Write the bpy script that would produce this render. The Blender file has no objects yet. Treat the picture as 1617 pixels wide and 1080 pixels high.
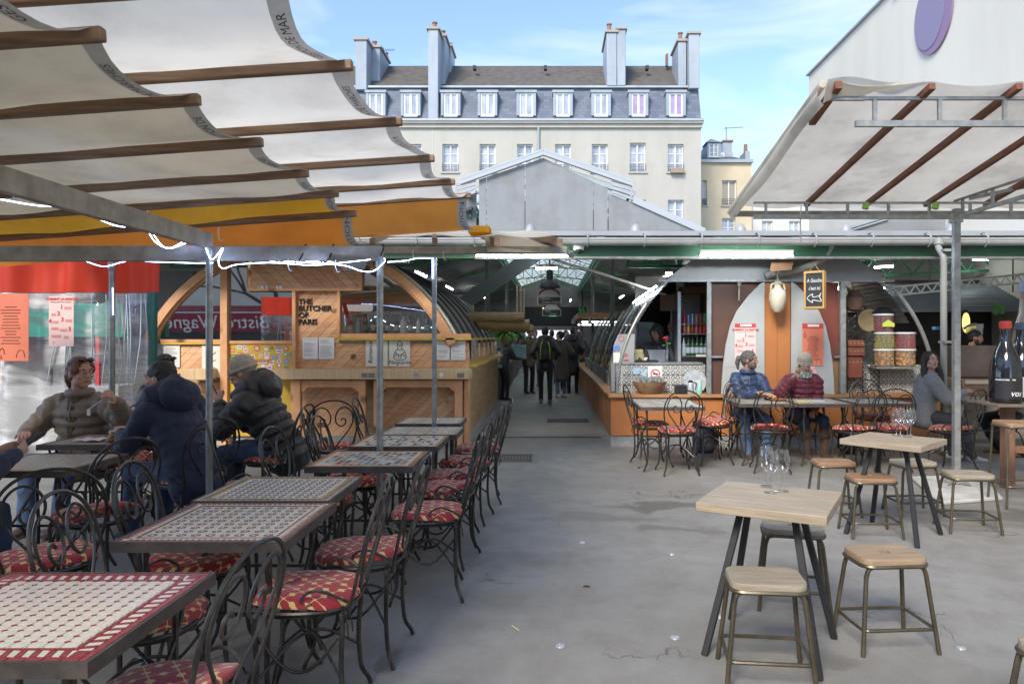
import bpy, bmesh, math, random
from math import sin, cos, pi, radians, sqrt, atan2
from mathutils import Vector, Matrix, Euler, noise
random.seed(7)
S = bpy.context.scene
COL = S.collection
# ---------------------------------------------------------------- camera, sky, sun, exposure
CAMZ = 1.55
cam_d = bpy.data.cameras.new('camera'); cam = bpy.data.objects.new('camera', cam_d); COL.objects.link(cam)
cam.location = (0, 0, CAMZ); cam.rotation_euler = (pi/2, 0, 0)
cam_d.sensor_width = 36; cam_d.lens = 25.05; cam_d.shift_x = -0.0368; cam_d.shift_y = -0.005
cam_d.clip_start = .05; cam_d.clip_end = 900
S.camera = cam
SUN_EL, SUN_AZ = radians(38), radians(205)      # azimuth clockwise from +Y
w = bpy.data.worlds.new('World'); S.world = w; w.use_nodes = True
nt = w.node_tree; nt.nodes.clear()
out = nt.nodes.new('ShaderNodeOutputWorld'); bg = nt.nodes.new('ShaderNodeBackground')
sky = nt.nodes.new('ShaderNodeTexSky'); sky.sky_type = 'NISHITA'; sky.sun_disc = False
sky.sun_elevation = SUN_EL; sky.sun_rotation = SUN_AZ; sky.air_density = .55; sky.dust_density = .15; sky.ozone_density = 1.7
tc = nt.nodes.new('ShaderNodeTexCoord'); mp = nt.nodes.new('ShaderNodeMapping'); mp.inputs['Scale'].default_value = (1.3, 1.3, 5.5)
mp.inputs['Rotation'].default_value = (0, radians(12), 0)
nz = nt.nodes.new('ShaderNodeTexNoise'); nz.inputs['Scale'].default_value = 2.3; nz.inputs['Detail'].default_value = 9; nz.inputs['Roughness'].default_value = .55; nz.inputs['Distortion'].default_value = .5
cr = nt.nodes.new('ShaderNodeValToRGB'); cr.color_ramp.elements[0].position = .47; cr.color_ramp.elements[1].position = .80
cr.color_ramp.elements[0].color = (.06, .06, .06, 1); cr.color_ramp.elements[1].color = (.7, .7, .7, 1)
mx = nt.nodes.new('ShaderNodeMix'); mx.data_type = 'RGBA'; mx.inputs[7].default_value = (2.7, 2.85, 2.9, 1)
nt.links.new(tc.outputs['Generated'], mp.inputs[0]); nt.links.new(mp.outputs[0], nz.inputs['Vector'])
nt.links.new(nz.outputs['Fac'], cr.inputs[0]); nt.links.new(cr.outputs[0], mx.inputs[0])
nt.links.new(sky.outputs[0], mx.inputs[6]); nt.links.new(mx.outputs[2], bg.inputs[0]); nt.links.new(bg.outputs[0], out.inputs[0])
bg.inputs[1].default_value = .12
sd = bpy.data.lights.new('sun', 'SUN'); sd.energy = 1.2; sd.angle = radians(20); sd.color = (1, .91, .79)
so = bpy.data.objects.new('sun', sd); COL.objects.link(so); so.location = (0, 0, 30)
sdir = Vector((sin(SUN_AZ)*cos(SUN_EL), cos(SUN_AZ)*cos(SUN_EL), sin(SUN_EL)))
so.rotation_euler = (-sdir).to_track_quat('-Z', 'Y').to_euler()
S.view_settings.view_transform = 'Standard'; S.view_settings.look = 'None'; S.view_settings.gamma = 1; S.view_settings.use_curve_mapping = False
S.view_settings.exposure = 1.95
S.render.engine = 'CYCLES'
try:
    S.cycles.use_denoising = True; S.cycles.denoiser = 'OPENIMAGEDENOISE'
    S.cycles.max_bounces = 8; S.cycles.transparent_max_bounces = 12; S.cycles.caustics_reflective = False; S.cycles.caustics_refractive = False
except Exception: pass

def PX(px, Y): return (px-868)/1125*Y
def PZ(py, Y): return CAMZ-(py-532)/1125*Y
def P(px, py, Y): return Vector((PX(px, Y), Y, PZ(py, Y)))
def hx(h):
    c = [int(h[i:i+2], 16)/255 for i in (0, 2, 4)]
    return tuple((x/12.92 if x <= .04045 else ((x+.055)/1.055)**2.4) for x in c)

# ---------------------------------------------------------------- materials
MATS = {}
def M(name, c, c2=None, rough=.6, metal=0, scale=6, stretch=(1, 1, 1), rot=(0, 0, 0), bump=0, bscale=None, spec=.5, emit=0, trans=0, lo=.35, hi=.65, detail=6, sheen=0, knots=0, grime=0, coat=0):
    if name in MATS: return MATS[name]
    if isinstance(c, str): c = hx(c)
    if isinstance(c2, str): c2 = hx(c2)
    m = bpy.data.materials.new(name); m.use_nodes = True; t = m.node_tree; n = t.nodes; L = t.links
    b = n['Principled BSDF']; b.inputs['Roughness'].default_value = rough; b.inputs['Metallic'].default_value = metal
    b.inputs['Specular IOR Level'].default_value = spec
    b.inputs['Base Color'].default_value = (*c, 1)
    if coat: b.inputs['Coat Weight'].default_value = coat
    if sheen: b.inputs['Sheen Weight'].default_value = sheen
    co = n.new('ShaderNodeTexCoord'); mpn = n.new('ShaderNodeMapping'); mpn.inputs['Scale'].default_value = stretch; mpn.inputs['Rotation'].default_value = rot
    L.new(co.outputs['Object'], mpn.inputs[0])
    base = None
    if c2 is not None:
        z = n.new('ShaderNodeTexNoise'); z.inputs['Scale'].default_value = scale; z.inputs['Detail'].default_value = detail; z.inputs['Roughness'].default_value = .6
        L.new(mpn.outputs[0], z.inputs['Vector'])
        mr = n.new('ShaderNodeMapRange'); mr.inputs[1].default_value = lo; mr.inputs[2].default_value = hi
        L.new(z.outputs['Fac'], mr.inputs[0])
        x = n.new('ShaderNodeMix'); x.data_type = 'RGBA'; x.inputs[6].default_value = (*c, 1); x.inputs[7].default_value = (*c2, 1)
        L.new(mr.outputs[0], x.inputs[0]); base = x.outputs[2]
        rr = n.new('ShaderNodeMapRange'); rr.inputs[3].default_value = max(0, rough-.08); rr.inputs[4].default_value = min(1, rough+.1)
        L.new(z.outputs['Fac'], rr.inputs[0]); L.new(rr.outputs[0], b.inputs['Roughness'])
    if knots:
        v = n.new('ShaderNodeTexVoronoi'); v.inputs['Scale'].default_value = knots; L.new(co.outputs['Object'], v.inputs['Vector'])
        k = n.new('ShaderNodeMapRange'); k.inputs[1].default_value = .07; k.inputs[2].default_value = .19; k.inputs[3].default_value = .85; k.inputs[4].default_value = 0
        L.new(v.outputs['Distance'], k.inputs[0])
        x = n.new('ShaderNodeMix'); x.data_type = 'RGBA'; x.inputs[7].default_value = (.05, .02, .008, 1)
        L.new(k.outputs[0], x.inputs[0])
        if base: L.new(base, x.inputs[6])
        else: x.inputs[6].default_value = (*c, 1)
        base = x.outputs[2]
    if grime:
        z = n.new('ShaderNodeTexNoise'); z.inputs['Scale'].default_value = 1.7; z.inputs['Detail'].default_value = 8; z.inputs['Roughness'].default_value = .7
        L.new(co.outputs['Object'], z.inputs['Vector'])
        k = n.new('ShaderNodeMapRange'); k.inputs[1].default_value = .48; k.inputs[2].default_value = .75; k.inputs[4].default_value = grime
        L.new(z.outputs['Fac'], k.inputs[0])
        x = n.new('ShaderNodeMix'); x.data_type = 'RGBA'; x.inputs[7].default_value = (.09, .08, .065, 1)
        L.new(k.outputs[0], x.inputs[0])
        if base: L.new(base, x.inputs[6])
        else: x.inputs[6].default_value = (*c, 1)
        base = x.outputs[2]
    if base: L.new(base, b.inputs['Base Color'])
    if bump:
        z = n.new('ShaderNodeTexNoise'); z.inputs['Scale'].default_value = bscale or scale*3; z.inputs['Detail'].default_value = 5
        L.new(mpn.outputs[0], z.inputs['Vector'])
        bm_ = n.new('ShaderNodeBump'); bm_.inputs['Strength'].default_value = bump; bm_.inputs['Distance'].default_value = .01
        L.new(z.outputs['Fac'], bm_.inputs['Height']); L.new(bm_.outputs[0], b.inputs['Normal'])
    if emit:
        b.inputs['Emission Color'].default_value = (*c, 1); b.inputs['Emission Strength'].default_value = emit
    if trans:
        o = n['Material Output']; tr = n.new('ShaderNodeBsdfTranslucent'); ms = n.new('ShaderNodeMixShader'); ms.inputs[0].default_value = trans
        if base: L.new(base, tr.inputs[0])
        else: tr.inputs[0].default_value = (*c, 1)
        L.new(b.outputs[0], ms.inputs[1]); L.new(tr.outputs[0], ms.inputs[2]); L.new(ms.outputs[0], o.inputs[0])
    MATS[name] = m; return m

def glass_pane(name, tint, refl=.35, diffuse=0.0, rough=.02, dcol=(.7, .72, .74), glare=0):
    if name in MATS: return MATS[name]
    m = bpy.data.materials.new(name); m.use_nodes = True; t = m.node_tree; n = t.nodes; L = t.links; n.clear()
    o = n.new('ShaderNodeOutputMaterial'); tr = n.new('ShaderNodeBsdfTransparent'); tr.inputs[0].default_value = (*tint, 1)
    g = n.new('ShaderNodeBsdfGlossy'); g.inputs['Roughness'].default_value = rough
    ms = n.new('ShaderNodeMixShader'); ms.inputs[0].default_value = refl
    L.new(tr.outputs[0], ms.inputs[1]); L.new(g.outputs[0], ms.inputs[2]); last = ms
    if diffuse:
        d = n.new('ShaderNodeBsdfDiffuse'); d.inputs[0].default_value = (*dcol, 1)
        m2 = n.new('ShaderNodeMixShader'); m2.inputs[0].default_value = diffuse
        L.new(ms.outputs[0], m2.inputs[1]); L.new(d.outputs[0], m2.inputs[2]); last = m2
        if glare:  # reflection glare painted as whitish streaks in the diffuse mix
            co = n.new('ShaderNodeTexCoord'); mpn = n.new('ShaderNodeMapping'); mpn.inputs['Rotation'].default_value = (0, radians(38), 0); mpn.inputs['Scale'].default_value = (.7, 1, 3.2)
            z = n.new('ShaderNodeTexNoise'); z.inputs['Scale'].default_value = 1.6; z.inputs['Detail'].default_value = 6; z.inputs['Distortion'].default_value = 1.2
            mr = n.new('ShaderNodeMapRange'); mr.inputs[1].default_value = .4; mr.inputs[2].default_value = .72; mr.inputs[3].default_value = diffuse*.45; mr.inputs[4].default_value = min(1, diffuse+glare)
            L.new(co.outputs['Object'], mpn.inputs[0]); L.new(mpn.outputs[0], z.inputs['Vector']); L.new(z.outputs['Fac'], mr.inputs[0]); L.new(mr.outputs[0], m2.inputs[0])
            bp = n.new('ShaderNodeBump'); bp.inputs['Strength'].default_value = .5; bp.inputs['Distance'].default_value = .05
            L.new(z.outputs['Fac'], bp.inputs['Height']); L.new(bp.outputs[0], g.inputs['Normal']); L.new(bp.outputs[0], d.inputs['Normal'])
    L.new(last.outputs[0], o.inputs[0]); MATS[name] = m; return m

# ---------------------------------------------------------------- mesh builder
class MB:
    def __init__(s): s.v = []; s.f = []; s.mi = []; s.cm = 0
    def add(s, vs, fs):
        o = len(s.v); s.v += [tuple(p) for p in vs]
        for f in fs: s.f.append(tuple(i+o for i in f)); s.mi.append(s.cm)
        return s
    def box(s, x0, x1, y0, y1, z0, z1):
        if x0 > x1: x0, x1 = x1, x0
        if y0 > y1: y0, y1 = y1, y0
        if z0 > z1: z0, z1 = z1, z0
        v = [(x0,y0,z0),(x1,y0,z0),(x1,y1,z0),(x0,y1,z0),(x0,y0,z1),(x1,y0,z1),(x1,y1,z1),(x0,y1,z1)]
        return s.add(v, [(0,3,2,1),(4,5,6,7),(0,1,5,4),(1,2,6,5),(2,3,7,6),(3,0,4,7)])
    def bar(s, p, q, w, h=None, up=(0, 0, 1)):
        p = Vector(p); q = Vector(q); h = h or w; d = (q-p).normalized(); up = Vector(up)
        if abs(d.dot(up)) > .99: up = Vector((0, 1, 0))
        a = d.cross(up).normalized()*w/2; b = a.cross(d).normalized()*h/2
        v = [p-a-b, p+a-b, p+a+b, p-a+b, q-a-b, q+a-b, q+a+b, q-a+b]
        return s.add(v, [(0,1,2,3),(4,7,6,5),(0,4,5,1),(1,5,6,2),(2,6,7,3),(3,7,4,0)])
    def tube(s, pts, r, n=8, closed=False, caps=True):
        pts = [Vector(p) for p in pts]; N = len(pts); rr = r if isinstance(r, (list, tuple)) else [r]*N
        rings = []; prev = None
        for i in range(N):
            a = pts[(i-1) % N] if (i > 0 or closed) else pts[i]; b = pts[(i+1) % N] if (i < N-1 or closed) else pts[i]
            d = (b-a)
            d = d.normalized() if d.length > 1e-9 else Vector((0, 0, 1))
            if prev is None:
                u = Vector((0, 0, 1)) if abs(d.z) < .9 else Vector((0, 1, 0))
                x = d.cross(u).normalized()
            else: x = (prev-d*prev.dot(d)).normalized()
            prev = x; y = d.cross(x)
            rings.append([pts[i]+(x*cos(2*pi*k/n)+y*sin(2*pi*k/n))*rr[i] for k in range(n)])
        vs = [p for rg in rings for p in rg]; fs = []
        for i in range(N if closed else N-1):
            j = (i+1) % N
            for k in range(n): fs.append((i*n+k, i*n+(k+1) % n, j*n+(k+1) % n, j*n+k))
        if caps and not closed: fs += [tuple(range(n-1, -1, -1)), tuple((N-1)*n+k for k in range(n))]
        return s.add(vs, fs)
    def prism(s, poly, vec):
        n = len(poly); poly = [Vector(p) for p in poly]; vec = Vector(vec)
        nor = Vector((0, 0, 0))
        for i in range(n): nor += poly[i].cross(poly[(i+1) % n])
        if nor.dot(vec) > 0: poly = poly[::-1]
        vs = poly+[p+vec for p in poly]
        return s.add(vs, [tuple(range(n)), tuple(range(2*n-1, n-1, -1))]+[(i, i+n, (i+1) % n+n, (i+1) % n) for i in range(n)])
    def lathe(s, prof, c=(0, 0, 0), n=16, ax=None):
        c = Vector(c); vs = []
        for r, z in prof: vs += [c+Vector((r*cos(2*pi*k/n), r*sin(2*pi*k/n), z)) for k in range(n)]
        fs = []
        for i in range(len(prof)-1):
            for k in range(n): fs.append((i*n+k, i*n+(k+1) % n, (i+1)*n+(k+1) % n, (i+1)*n+k))
        fs += [tuple(range(n-1, -1, -1)), tuple((len(prof)-1)*n+k for k in range(n))]
        return s.add(vs, fs)
    def sheet(s, fn, nu, nv, thick=0):
        vs = [fn(i/nu, j/nv) for j in range(nv+1) for i in range(nu+1)]
        return s.add(vs, [(j*(nu+1)+i, j*(nu+1)+i+1, (j+1)*(nu+1)+i+1, (j+1)*(nu+1)+i) for j in range(nv) for i in range(nu)])
    def ell(s, c, r, R=None, nu=14, nv=9):
        c = Vector(c); rx, ry, rz = (r, r, r) if not isinstance(r, (tuple, list)) else r; vs = []
        for j in range(1, nv):
            t = pi*j/nv
            for i in range(nu):
                p = Vector((rx*sin(t)*cos(2*pi*i/nu), ry*sin(t)*sin(2*pi*i/nu), -rz*cos(t)))
                vs.append(c+(R @ p if R else p))
        a = Vector((0, 0, -rz)); b = Vector((0, 0, rz)); vs += [c+(R @ a if R else a), c+(R @ b if R else b)]
        o = (nv-1)*nu; fs = []
        for j in range(nv-2):
            for i in range(nu): fs.append((j*nu+i, j*nu+(i+1) % nu, (j+1)*nu+(i+1) % nu, (j+1)*nu+i))
        for i in range(nu): fs.append((o, (i+1) % nu, i)); fs.append((o+1, (nv-2)*nu+i, (nv-2)*nu+(i+1) % nu))
        return s.add(vs, fs)
    def loft(s, secs, n=16, side=None):
        # secs: (centre, rx, ry); side = local right vector; closed with rounded caps
        N = len(secs); P_ = [Vector(q[0]) for q in secs]; rings = []
        side = Vector(side) if side is not None else None; prev = None
        def frame(i):
            nonlocal prev
            a = P_[max(0, i-1)]; b = P_[min(N-1, i+1)]; d = (b-a).normalized()
            if side is not None: x = (side-d*side.dot(d)).normalized()
            else:
                ref = prev if prev is not None else (Vector((1, 0, 0)) if abs(d.x) < .8 else Vector((0, 1, 0)))
                x = (ref-d*ref.dot(d)).normalized()
            prev = x; return d, x, d.cross(x)
        for i in range(N):
            d, x, y = frame(i); rx, ry = secs[i][1], secs[i][2]
            if i == 0:
                for f, o in ((.5, -.85), (.87, -.5)): rings.append([P_[i]+d*o*min(rx, ry)*.6+(x*cos(2*pi*k/n)*rx+y*sin(2*pi*k/n)*ry)*f for k in range(n)])
            rings.append([P_[i]+x*cos(2*pi*k/n)*rx+y*sin(2*pi*k/n)*ry for k in range(n)])
            if i == N-1:
                for f, o in ((.87, .5), (.5, .85)): rings.append([P_[i]+d*o*min(rx, ry)*.6+(x*cos(2*pi*k/n)*rx+y*sin(2*pi*k/n)*ry)*f for k in range(n)])
        vs = [p for r in rings for p in r]; K = len(rings)
        fs = [(i*n+k, i*n+(k+1) % n, (i+1)*n+(k+1) % n, (i+1)*n+k) for i in range(K-1) for k in range(n)]
        fs += [tuple(range(n-1, -1, -1)), tuple((K-1)*n+k for k in range(n))]
        return s.add(vs, fs)
    def merge(s, o): return s.add(o.v, o.f)
    def mesh(s, name):
        m = bpy.data.meshes.new(name); m.from_pydata(s.v, [], s.f); return m
    def remesh(s, vox, smooth=2, disp=None):
        m = s.mesh('tmp'); o = bpy.data.objects.new('tmp', m); COL.objects.link(o)
        r = o.modifiers.new('r', 'REMESH'); r.mode = 'VOXEL'; r.voxel_size = vox
        if smooth: q = o.modifiers.new('s', 'SMOOTH'); q.iterations = smooth; q.factor = .5
        dg = bpy.context.evaluated_depsgraph_get(); me = bpy.data.meshes.new_from_object(o.evaluated_get(dg))
        s2 = MB(); vs = [v.co.copy() for v in me.vertices]
        if disp:
            vs = [p+v.normal*disp(p) for p, v in zip(vs, me.vertices)]
        s2.add(vs, [tuple(p.vertices) for p in me.polygons])
        bpy.data.objects.remove(o); bpy.data.meshes.remove(m); bpy.data.meshes.remove(me); return s2
    def build(s, name, mat, parent=None, label=None, kind=None, bev=0, angle=38, local=False, flat=False):
        off = Vector((0, 0, 0)); q = parent
        if not local:
            while q is not None: off += q.location; q = q.parent
        if off.length and not local: s.v = [(a-off.x, b-off.y, c-off.z) for a, b, c in s.v]
        m = s.mesh(name); ms = mat if isinstance(mat, (list, tuple)) else [mat]
        for k in ms: m.materials.append(k)
        if len(ms) > 1: m.polygons.foreach_set('material_index', s.mi)
        if not flat:
            m.shade_smooth(); m.set_sharp_from_angle(angle=radians(angle))
        o = bpy.data.objects.new(name, m); COL.objects.link(o); o.parent = parent
        if label: o['label'] = label
        if kind: o['kind'] = kind
        if bev:
            b = o.modifiers.new('bevel', 'BEVEL'); b.width = bev; b.segments = 2; b.limit_method = 'ANGLE'
        return o
def thing(name, label, cat, loc=(0, 0, 0), rz=0, group=None):
    o = bpy.data.objects.new(name, None); COL.objects.link(o); o.location = loc; o.rotation_euler = (0, 0, rz); o.empty_display_size = .1
    o['label'] = label; o['category'] = cat
    if group: o['group'] = group
    return o
def tag(o, label, cat, group=None, kind=None):
    o['label'] = label; o['category'] = cat
    if group: o['group'] = group
    if kind: o['kind'] = kind
    return o
def struct(name, mb, mat, **k):
    o = mb.build(name, mat, **k); o['kind'] = 'structure'; return o
def dup(root, loc, rz, label=None, group=None):
    def cp(o, par):
        c = o.copy(); COL.objects.link(c); c.parent = par
        for ch in o.children: cp(ch, c)
        return c
    r = cp(root, None); r.location = loc; r.rotation_euler = (0, 0, rz)
    if label: r['label'] = label
    if group: r['group'] = group
    return r
def text_mb(s, size, extrude=0.0, align='CENTER', shear=0, offset=0):
    c = bpy.data.curves.new('t', 'FONT'); c.body = s; c.size = size; c.extrude = extrude; c.align_x = align; c.align_y = 'CENTER'; c.shear = shear; c.resolution_u = 3; c.offset = offset; c.space_line = .85
    o = bpy.data.objects.new('t', c); COL.objects.link(o)
    dg = bpy.context.evaluated_depsgraph_get(); me = bpy.data.meshes.new_from_object(o.evaluated_get(dg))
    mb = MB().add([v.co.copy() for v in me.vertices], [tuple(p.vertices) for p in me.polygons])
    bpy.data.objects.remove(o); bpy.data.curves.remove(c); bpy.data.meshes.remove(me); return mb
def text_on(s, size, loc, mat, parent, name='lettering', extrude=.002, rot=(pi/2, 0, 0), align='CENTER', shear=0, offset=0, label=None, sx=1):
    mb = text_mb(s, size, extrude, align, shear, offset); R = Euler(rot).to_matrix(); L = Vector(loc)
    mb.v = [tuple(L+R @ Vector((a*sx, b, c))) for a, b, c in mb.v]
    return mb.build(name, mat, parent, label=label, flat=True)
def bez(pts, n=8):
    # catmull-rom through pts
    pts = [Vector(p) for p in pts]; r = []
    for i in range(len(pts)-1):
        p0 = pts[max(0, i-1)]; p1 = pts[i]; p2 = pts[i+1]; p3 = pts[min(len(pts)-1, i+2)]
        for k in range(n):
            t = k/n
            r.append(.5*((2*p1)+(p2-p0)*t+(2*p0-5*p1+4*p2-p3)*t*t+(3*p1-p0-3*p2+p3)*t**3))
    r.append(pts[-1]); return r
def clip_poly(poly, n, d, keep=1):
    r = []
    for i in range(len(poly)):
        a = poly[i]; b = poly[(i+1) % len(poly)]; da = (a[0]*n[0]+a[1]*n[1]-d)*keep; db = (b[0]*n[0]+b[1]*n[1]-d)*keep
        if da >= 0: r.append(a)
        if (da >= 0) != (db >= 0):
            t = da/(da-db); r.append((a[0]+(b[0]-a[0])*t, a[1]+(b[1]-a[1])*t))
    return r

# shared materials
GALV = M('galvanised steel', 'A9ABA8', '8B8E8C', rough=.42, metal=.55, scale=14, bump=.05, grime=.25)
IRON = M('black wrought iron', (.035, .033, .031), (.075, .068, .06), rough=.36, metal=.5, scale=20, bump=.1)
BATT = M('weathered batten wood', (.33, .21, .135), (.18, .11, .065), rough=.75, scale=5, stretch=(.6, 9, 9), bump=.3)
BATT2 = M('red brown batten wood', (.23, .09, .045), (.14, .055, .03), rough=.65, scale=5, stretch=(6, .8, 6), bump=.25)
BEAMW = M('grey weathered beam', (.44, .40, .34), (.28, .255, .215), rough=.8, scale=4, stretch=(2, 2, 2), bump=.3, grime=.4)
GREEN = M('market green paint', (.035, .12, .055), (.025, .09, .045), rough=.5, scale=3, grime=.35)
GREEND = M('market green truss', (.07, .27, .14), (.05, .20, .10), rough=.5, scale=3)
ZINC = M('zinc sheet', (.38, .405, .42), (.31, .335, .35), rough=.55, metal=.15, scale=1.2, grime=.15)
DARKM = M('dark roof lining', (.22, .205, .18), (.15, .14, .122), rough=.85, scale=2)
BLACKP = M('black plastic', (.012, .012, .013), rough=.45)
WHITEP = M('white paper', (.72, .71, .68), rough=.7)
INK = M('black ink', (.03, .03, .03), rough=.7)
CREAM = M('cream render', (.44, .42, .365), (.385, .365, .315), rough=.85, scale=.5, stretch=(1.6, 1, .5), lo=.3, hi=.7, bump=.1, bscale=30, grime=.10)
# ================================================================ THE SETTING
# ground
def ground_mat():
    m = bpy.data.materials.new('worn grey concrete'); m.use_nodes = True; t = m.node_tree; n = t.nodes; L = t.links; b = n['Principled BSDF']
    co = n.new('ShaderNodeTexCoord')
    def noise_(sc, det=6, rough=.6, dist=0, src=None):
        z = n.new('ShaderNodeTexNoise'); z.inputs['Scale'].default_value = sc; z.inputs['Detail'].default_value = det; z.inputs['Roughness'].default_value = rough; z.inputs['Distortion'].default_value = dist
        L.new(src or co.outputs['Object'], z.inputs['Vector']); return z.outputs['Fac']
    def mr(x, a, b_, c=0, d=1):
        r = n.new('ShaderNodeMapRange'); r.inputs[1].default_value = a; r.inputs[2].default_value = b_; r.inputs[3].default_value = c; r.inputs[4].default_value = d; L.new(x, r.inputs[0]); return r.outputs[0]
    def mix(f, a, b_):
        x = n.new('ShaderNodeMix'); x.data_type = 'RGBA'; L.new(f, x.inputs[0])
        for s_, v in ((6, a), (7, b_)):
            if isinstance(v, tuple): x.inputs[s_].default_value = (*v, 1)
            else: L.new(v, x.inputs[s_])
        return x.outputs[2]
    big = noise_(.55, 7, .62, .4); mid = noise_(3.2, 8, .65, .3); fine = noise_(90, 3, .7); sp = noise_(260, 2, .5)
    dn0 = n.new('ShaderNodeTexNoise'); dn0.inputs['Scale'].default_value = 2.6; dn0.inputs['Detail'].default_value = 8; L.new(co.outputs['Object'], dn0.inputs['Vector'])
    sb0 = n.new('ShaderNodeVectorMath'); sb0.operation = 'SUBTRACT'; sb0.inputs[1].default_value = (.5, .5, .5); L.new(dn0.outputs['Color'], sb0.inputs[0])
    ad0 = n.new('ShaderNodeVectorMath'); ad0.operation = 'MULTIPLY_ADD'; ad0.inputs[1].default_value = (1.3, .8, 0); L.new(sb0.outputs[0], ad0.inputs[0]); L.new(co.outputs['Object'], ad0.inputs[2])
    c = mix(mr(big, .36, .66), (.235, .228, .21), (.315, .31, .295))
    c = mix(mr(mid, .42, .72, 0, .75), c, (.185, .17, .145))
    # damp patches
    wet = mr(noise_(.9, 6, .55, .8), .655, .70, 0, .5)
    c = mix(wet, c, (.10, .095, .085))
    # scuffs: soft darker and lighter wear at hand size
    c = mix(mr(noise_(9, 6, .7, .6), .5, .75, 0, .4), c, (.20, .195, .18))
    c = mix(mr(noise_(5.5, 7, .75, 1.5), .62, .8, 0, .5), c, (.40, .395, .375))
    # three damp patches where the photograph has them
    sx_ = n.new('ShaderNodeSeparateXYZ'); L.new(ad0.outputs[0], sx_.inputs[0])
    for cx, cy, rx_, ry_, st in ((1.25, 6.6, .75, .16, .75), (.98, 5.75, .35, .1, .5), (.5, 6.1, .55, .16, .35), (5.0, 6.2, 1.3, .22, .8), (4.2, 5.9, .9, .12, .5), (-.2, 5.0, .5, .18, .25)):
        def q_(o, c0, r0):
            a = n.new('ShaderNodeMath'); a.operation = 'MULTIPLY_ADD'; a.inputs[1].default_value = 1/r0; a.inputs[2].default_value = -c0/r0; L.new(o, a.inputs[0])
            b2 = n.new('ShaderNodeMath'); b2.operation = 'POWER'; b2.inputs[1].default_value = 2; ab = n.new('ShaderNodeMath'); ab.operation = 'ABSOLUTE'; L.new(a.outputs[0], ab.inputs[0]); L.new(ab.outputs[0], b2.inputs[0]); return b2.outputs[0]
        s2 = n.new('ShaderNodeMath'); s2.operation = 'ADD'; L.new(q_(sx_.outputs[0], cx, rx_), s2.inputs[0]); L.new(q_(sx_.outputs[1], cy, ry_), s2.inputs[1])
        c = mix(mr(s2.outputs[0], .6, 1.3, st, 0), c, (.11, .10, .085))
    # warm stains
    c = mix(mr(noise_(.38, 5, .5, .5), .52, .75, 0, .5), c, (.20, .165, .12))
    c = mix(mr(sp, .54, .70, 0, .7), c, (.07, .07, .065))
    c = mix(mr(fine, .62, .8, 0, .35), c, (.45, .45, .44))
    # cracks
    dn = n.new('ShaderNodeTexNoise'); dn.inputs['Scale'].default_value = 2.2; dn.inputs['Detail'].default_value = 6; L.new(co.outputs['Object'], dn.inputs['Vector'])
    ad = n.new('ShaderNodeVectorMath'); ad.operation = 'MULTIPLY_ADD'; ad.inputs[1].default_value = (.55, .55, .55); L.new(dn.outputs['Color'], ad.inputs[0]); L.new(co.outputs['Object'], ad.inputs[2])
    v = n.new('ShaderNodeTexVoronoi'); v.feature = 'DISTANCE_TO_EDGE'; v.inputs['Scale'].default_value = .9; L.new(ad.outputs[0], v.inputs['Vector'])
    crk = mr(v.outputs['Distance'], .0, .0045, 1, 0)
    brk = mr(noise_(.8, 3, .5), .53, .60)
    mu = n.new('ShaderNodeMath'); mu.operation = 'MULTIPLY'; L.new(crk, mu.inputs[0]); L.new(brk, mu.inputs[1])
    c = mix(mu.outputs[0], c, (.07, .066, .06))
    L.new(c, b.inputs['Base Color'])
    L.new(mr(wet, 0, .5, .66, .35), b.inputs['Roughness'])
    ma = n.new('ShaderNodeMath'); ma.operation = 'SUBTRACT'; L.new(fine, ma.inputs[0]); L.new(mu.outputs[0], ma.inputs[1])
    bp = n.new('ShaderNodeBump'); bp.inputs['Strength'].default_value = .25; bp.inputs['Distance'].default_value = .006; L.new(ma.outputs[0], bp.inputs['Height']); L.new(bp.outputs[0], b.inputs['Normal'])
    return m
struct('ground', MB().sheet(lambda u, v: (-150+300*u, -100+300*v, 0), 6, 6), ground_mat())
# metal things on the floor
g = thing('drain_cover', 'rectangular dark grate set in floor where the aisle starts', 'drain cover', (-.48, 9.1, 0))
MB().box(-.78, -.15, 8.78, 9.45, .001, .004).build('surround', M('pale patch', (.2, .185, .16), rough=.8), g)
mb = MB()
for i in range(12): mb.box(-.70+.04*i, -.675+.04*i, 8.88, 9.33, .004, .010)
mb.box(-.71, -.22, 8.87, 8.89, .004, .011); mb.box(-.71, -.22, 9.32, 9.34, .004, .011)
mb.build('grille', M('rusty drain', (.10, .085, .07), (.06, .05, .045), rough=.8), g)
o = MB().box(-1.1, .8, 10.95, 11.02, .001, .004); mb = o
for i in range(60): mb.box(-1.08+.031*i, -1.06+.031*i, 10.955, 11.015, .004, .008)
tag(mb.build('drain_channel', M('drain black', (.05, .048, .045), rough=.7)), 'narrow slotted drain line crossing the aisle floor', 'drain')
mb = MB().box(-.05, .72, 12.9, 13.5, .001, .004)
for i in range(14): mb.box(-.03+.053*i, .0+.053*i, 12.95, 13.45, .004, .008)
tag(mb.build('drain_grate', M('drain black', (.05, .048, .045), rough=.7)), 'low dark grate in the middle of the aisle', 'drain cover')
stud = None
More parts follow.
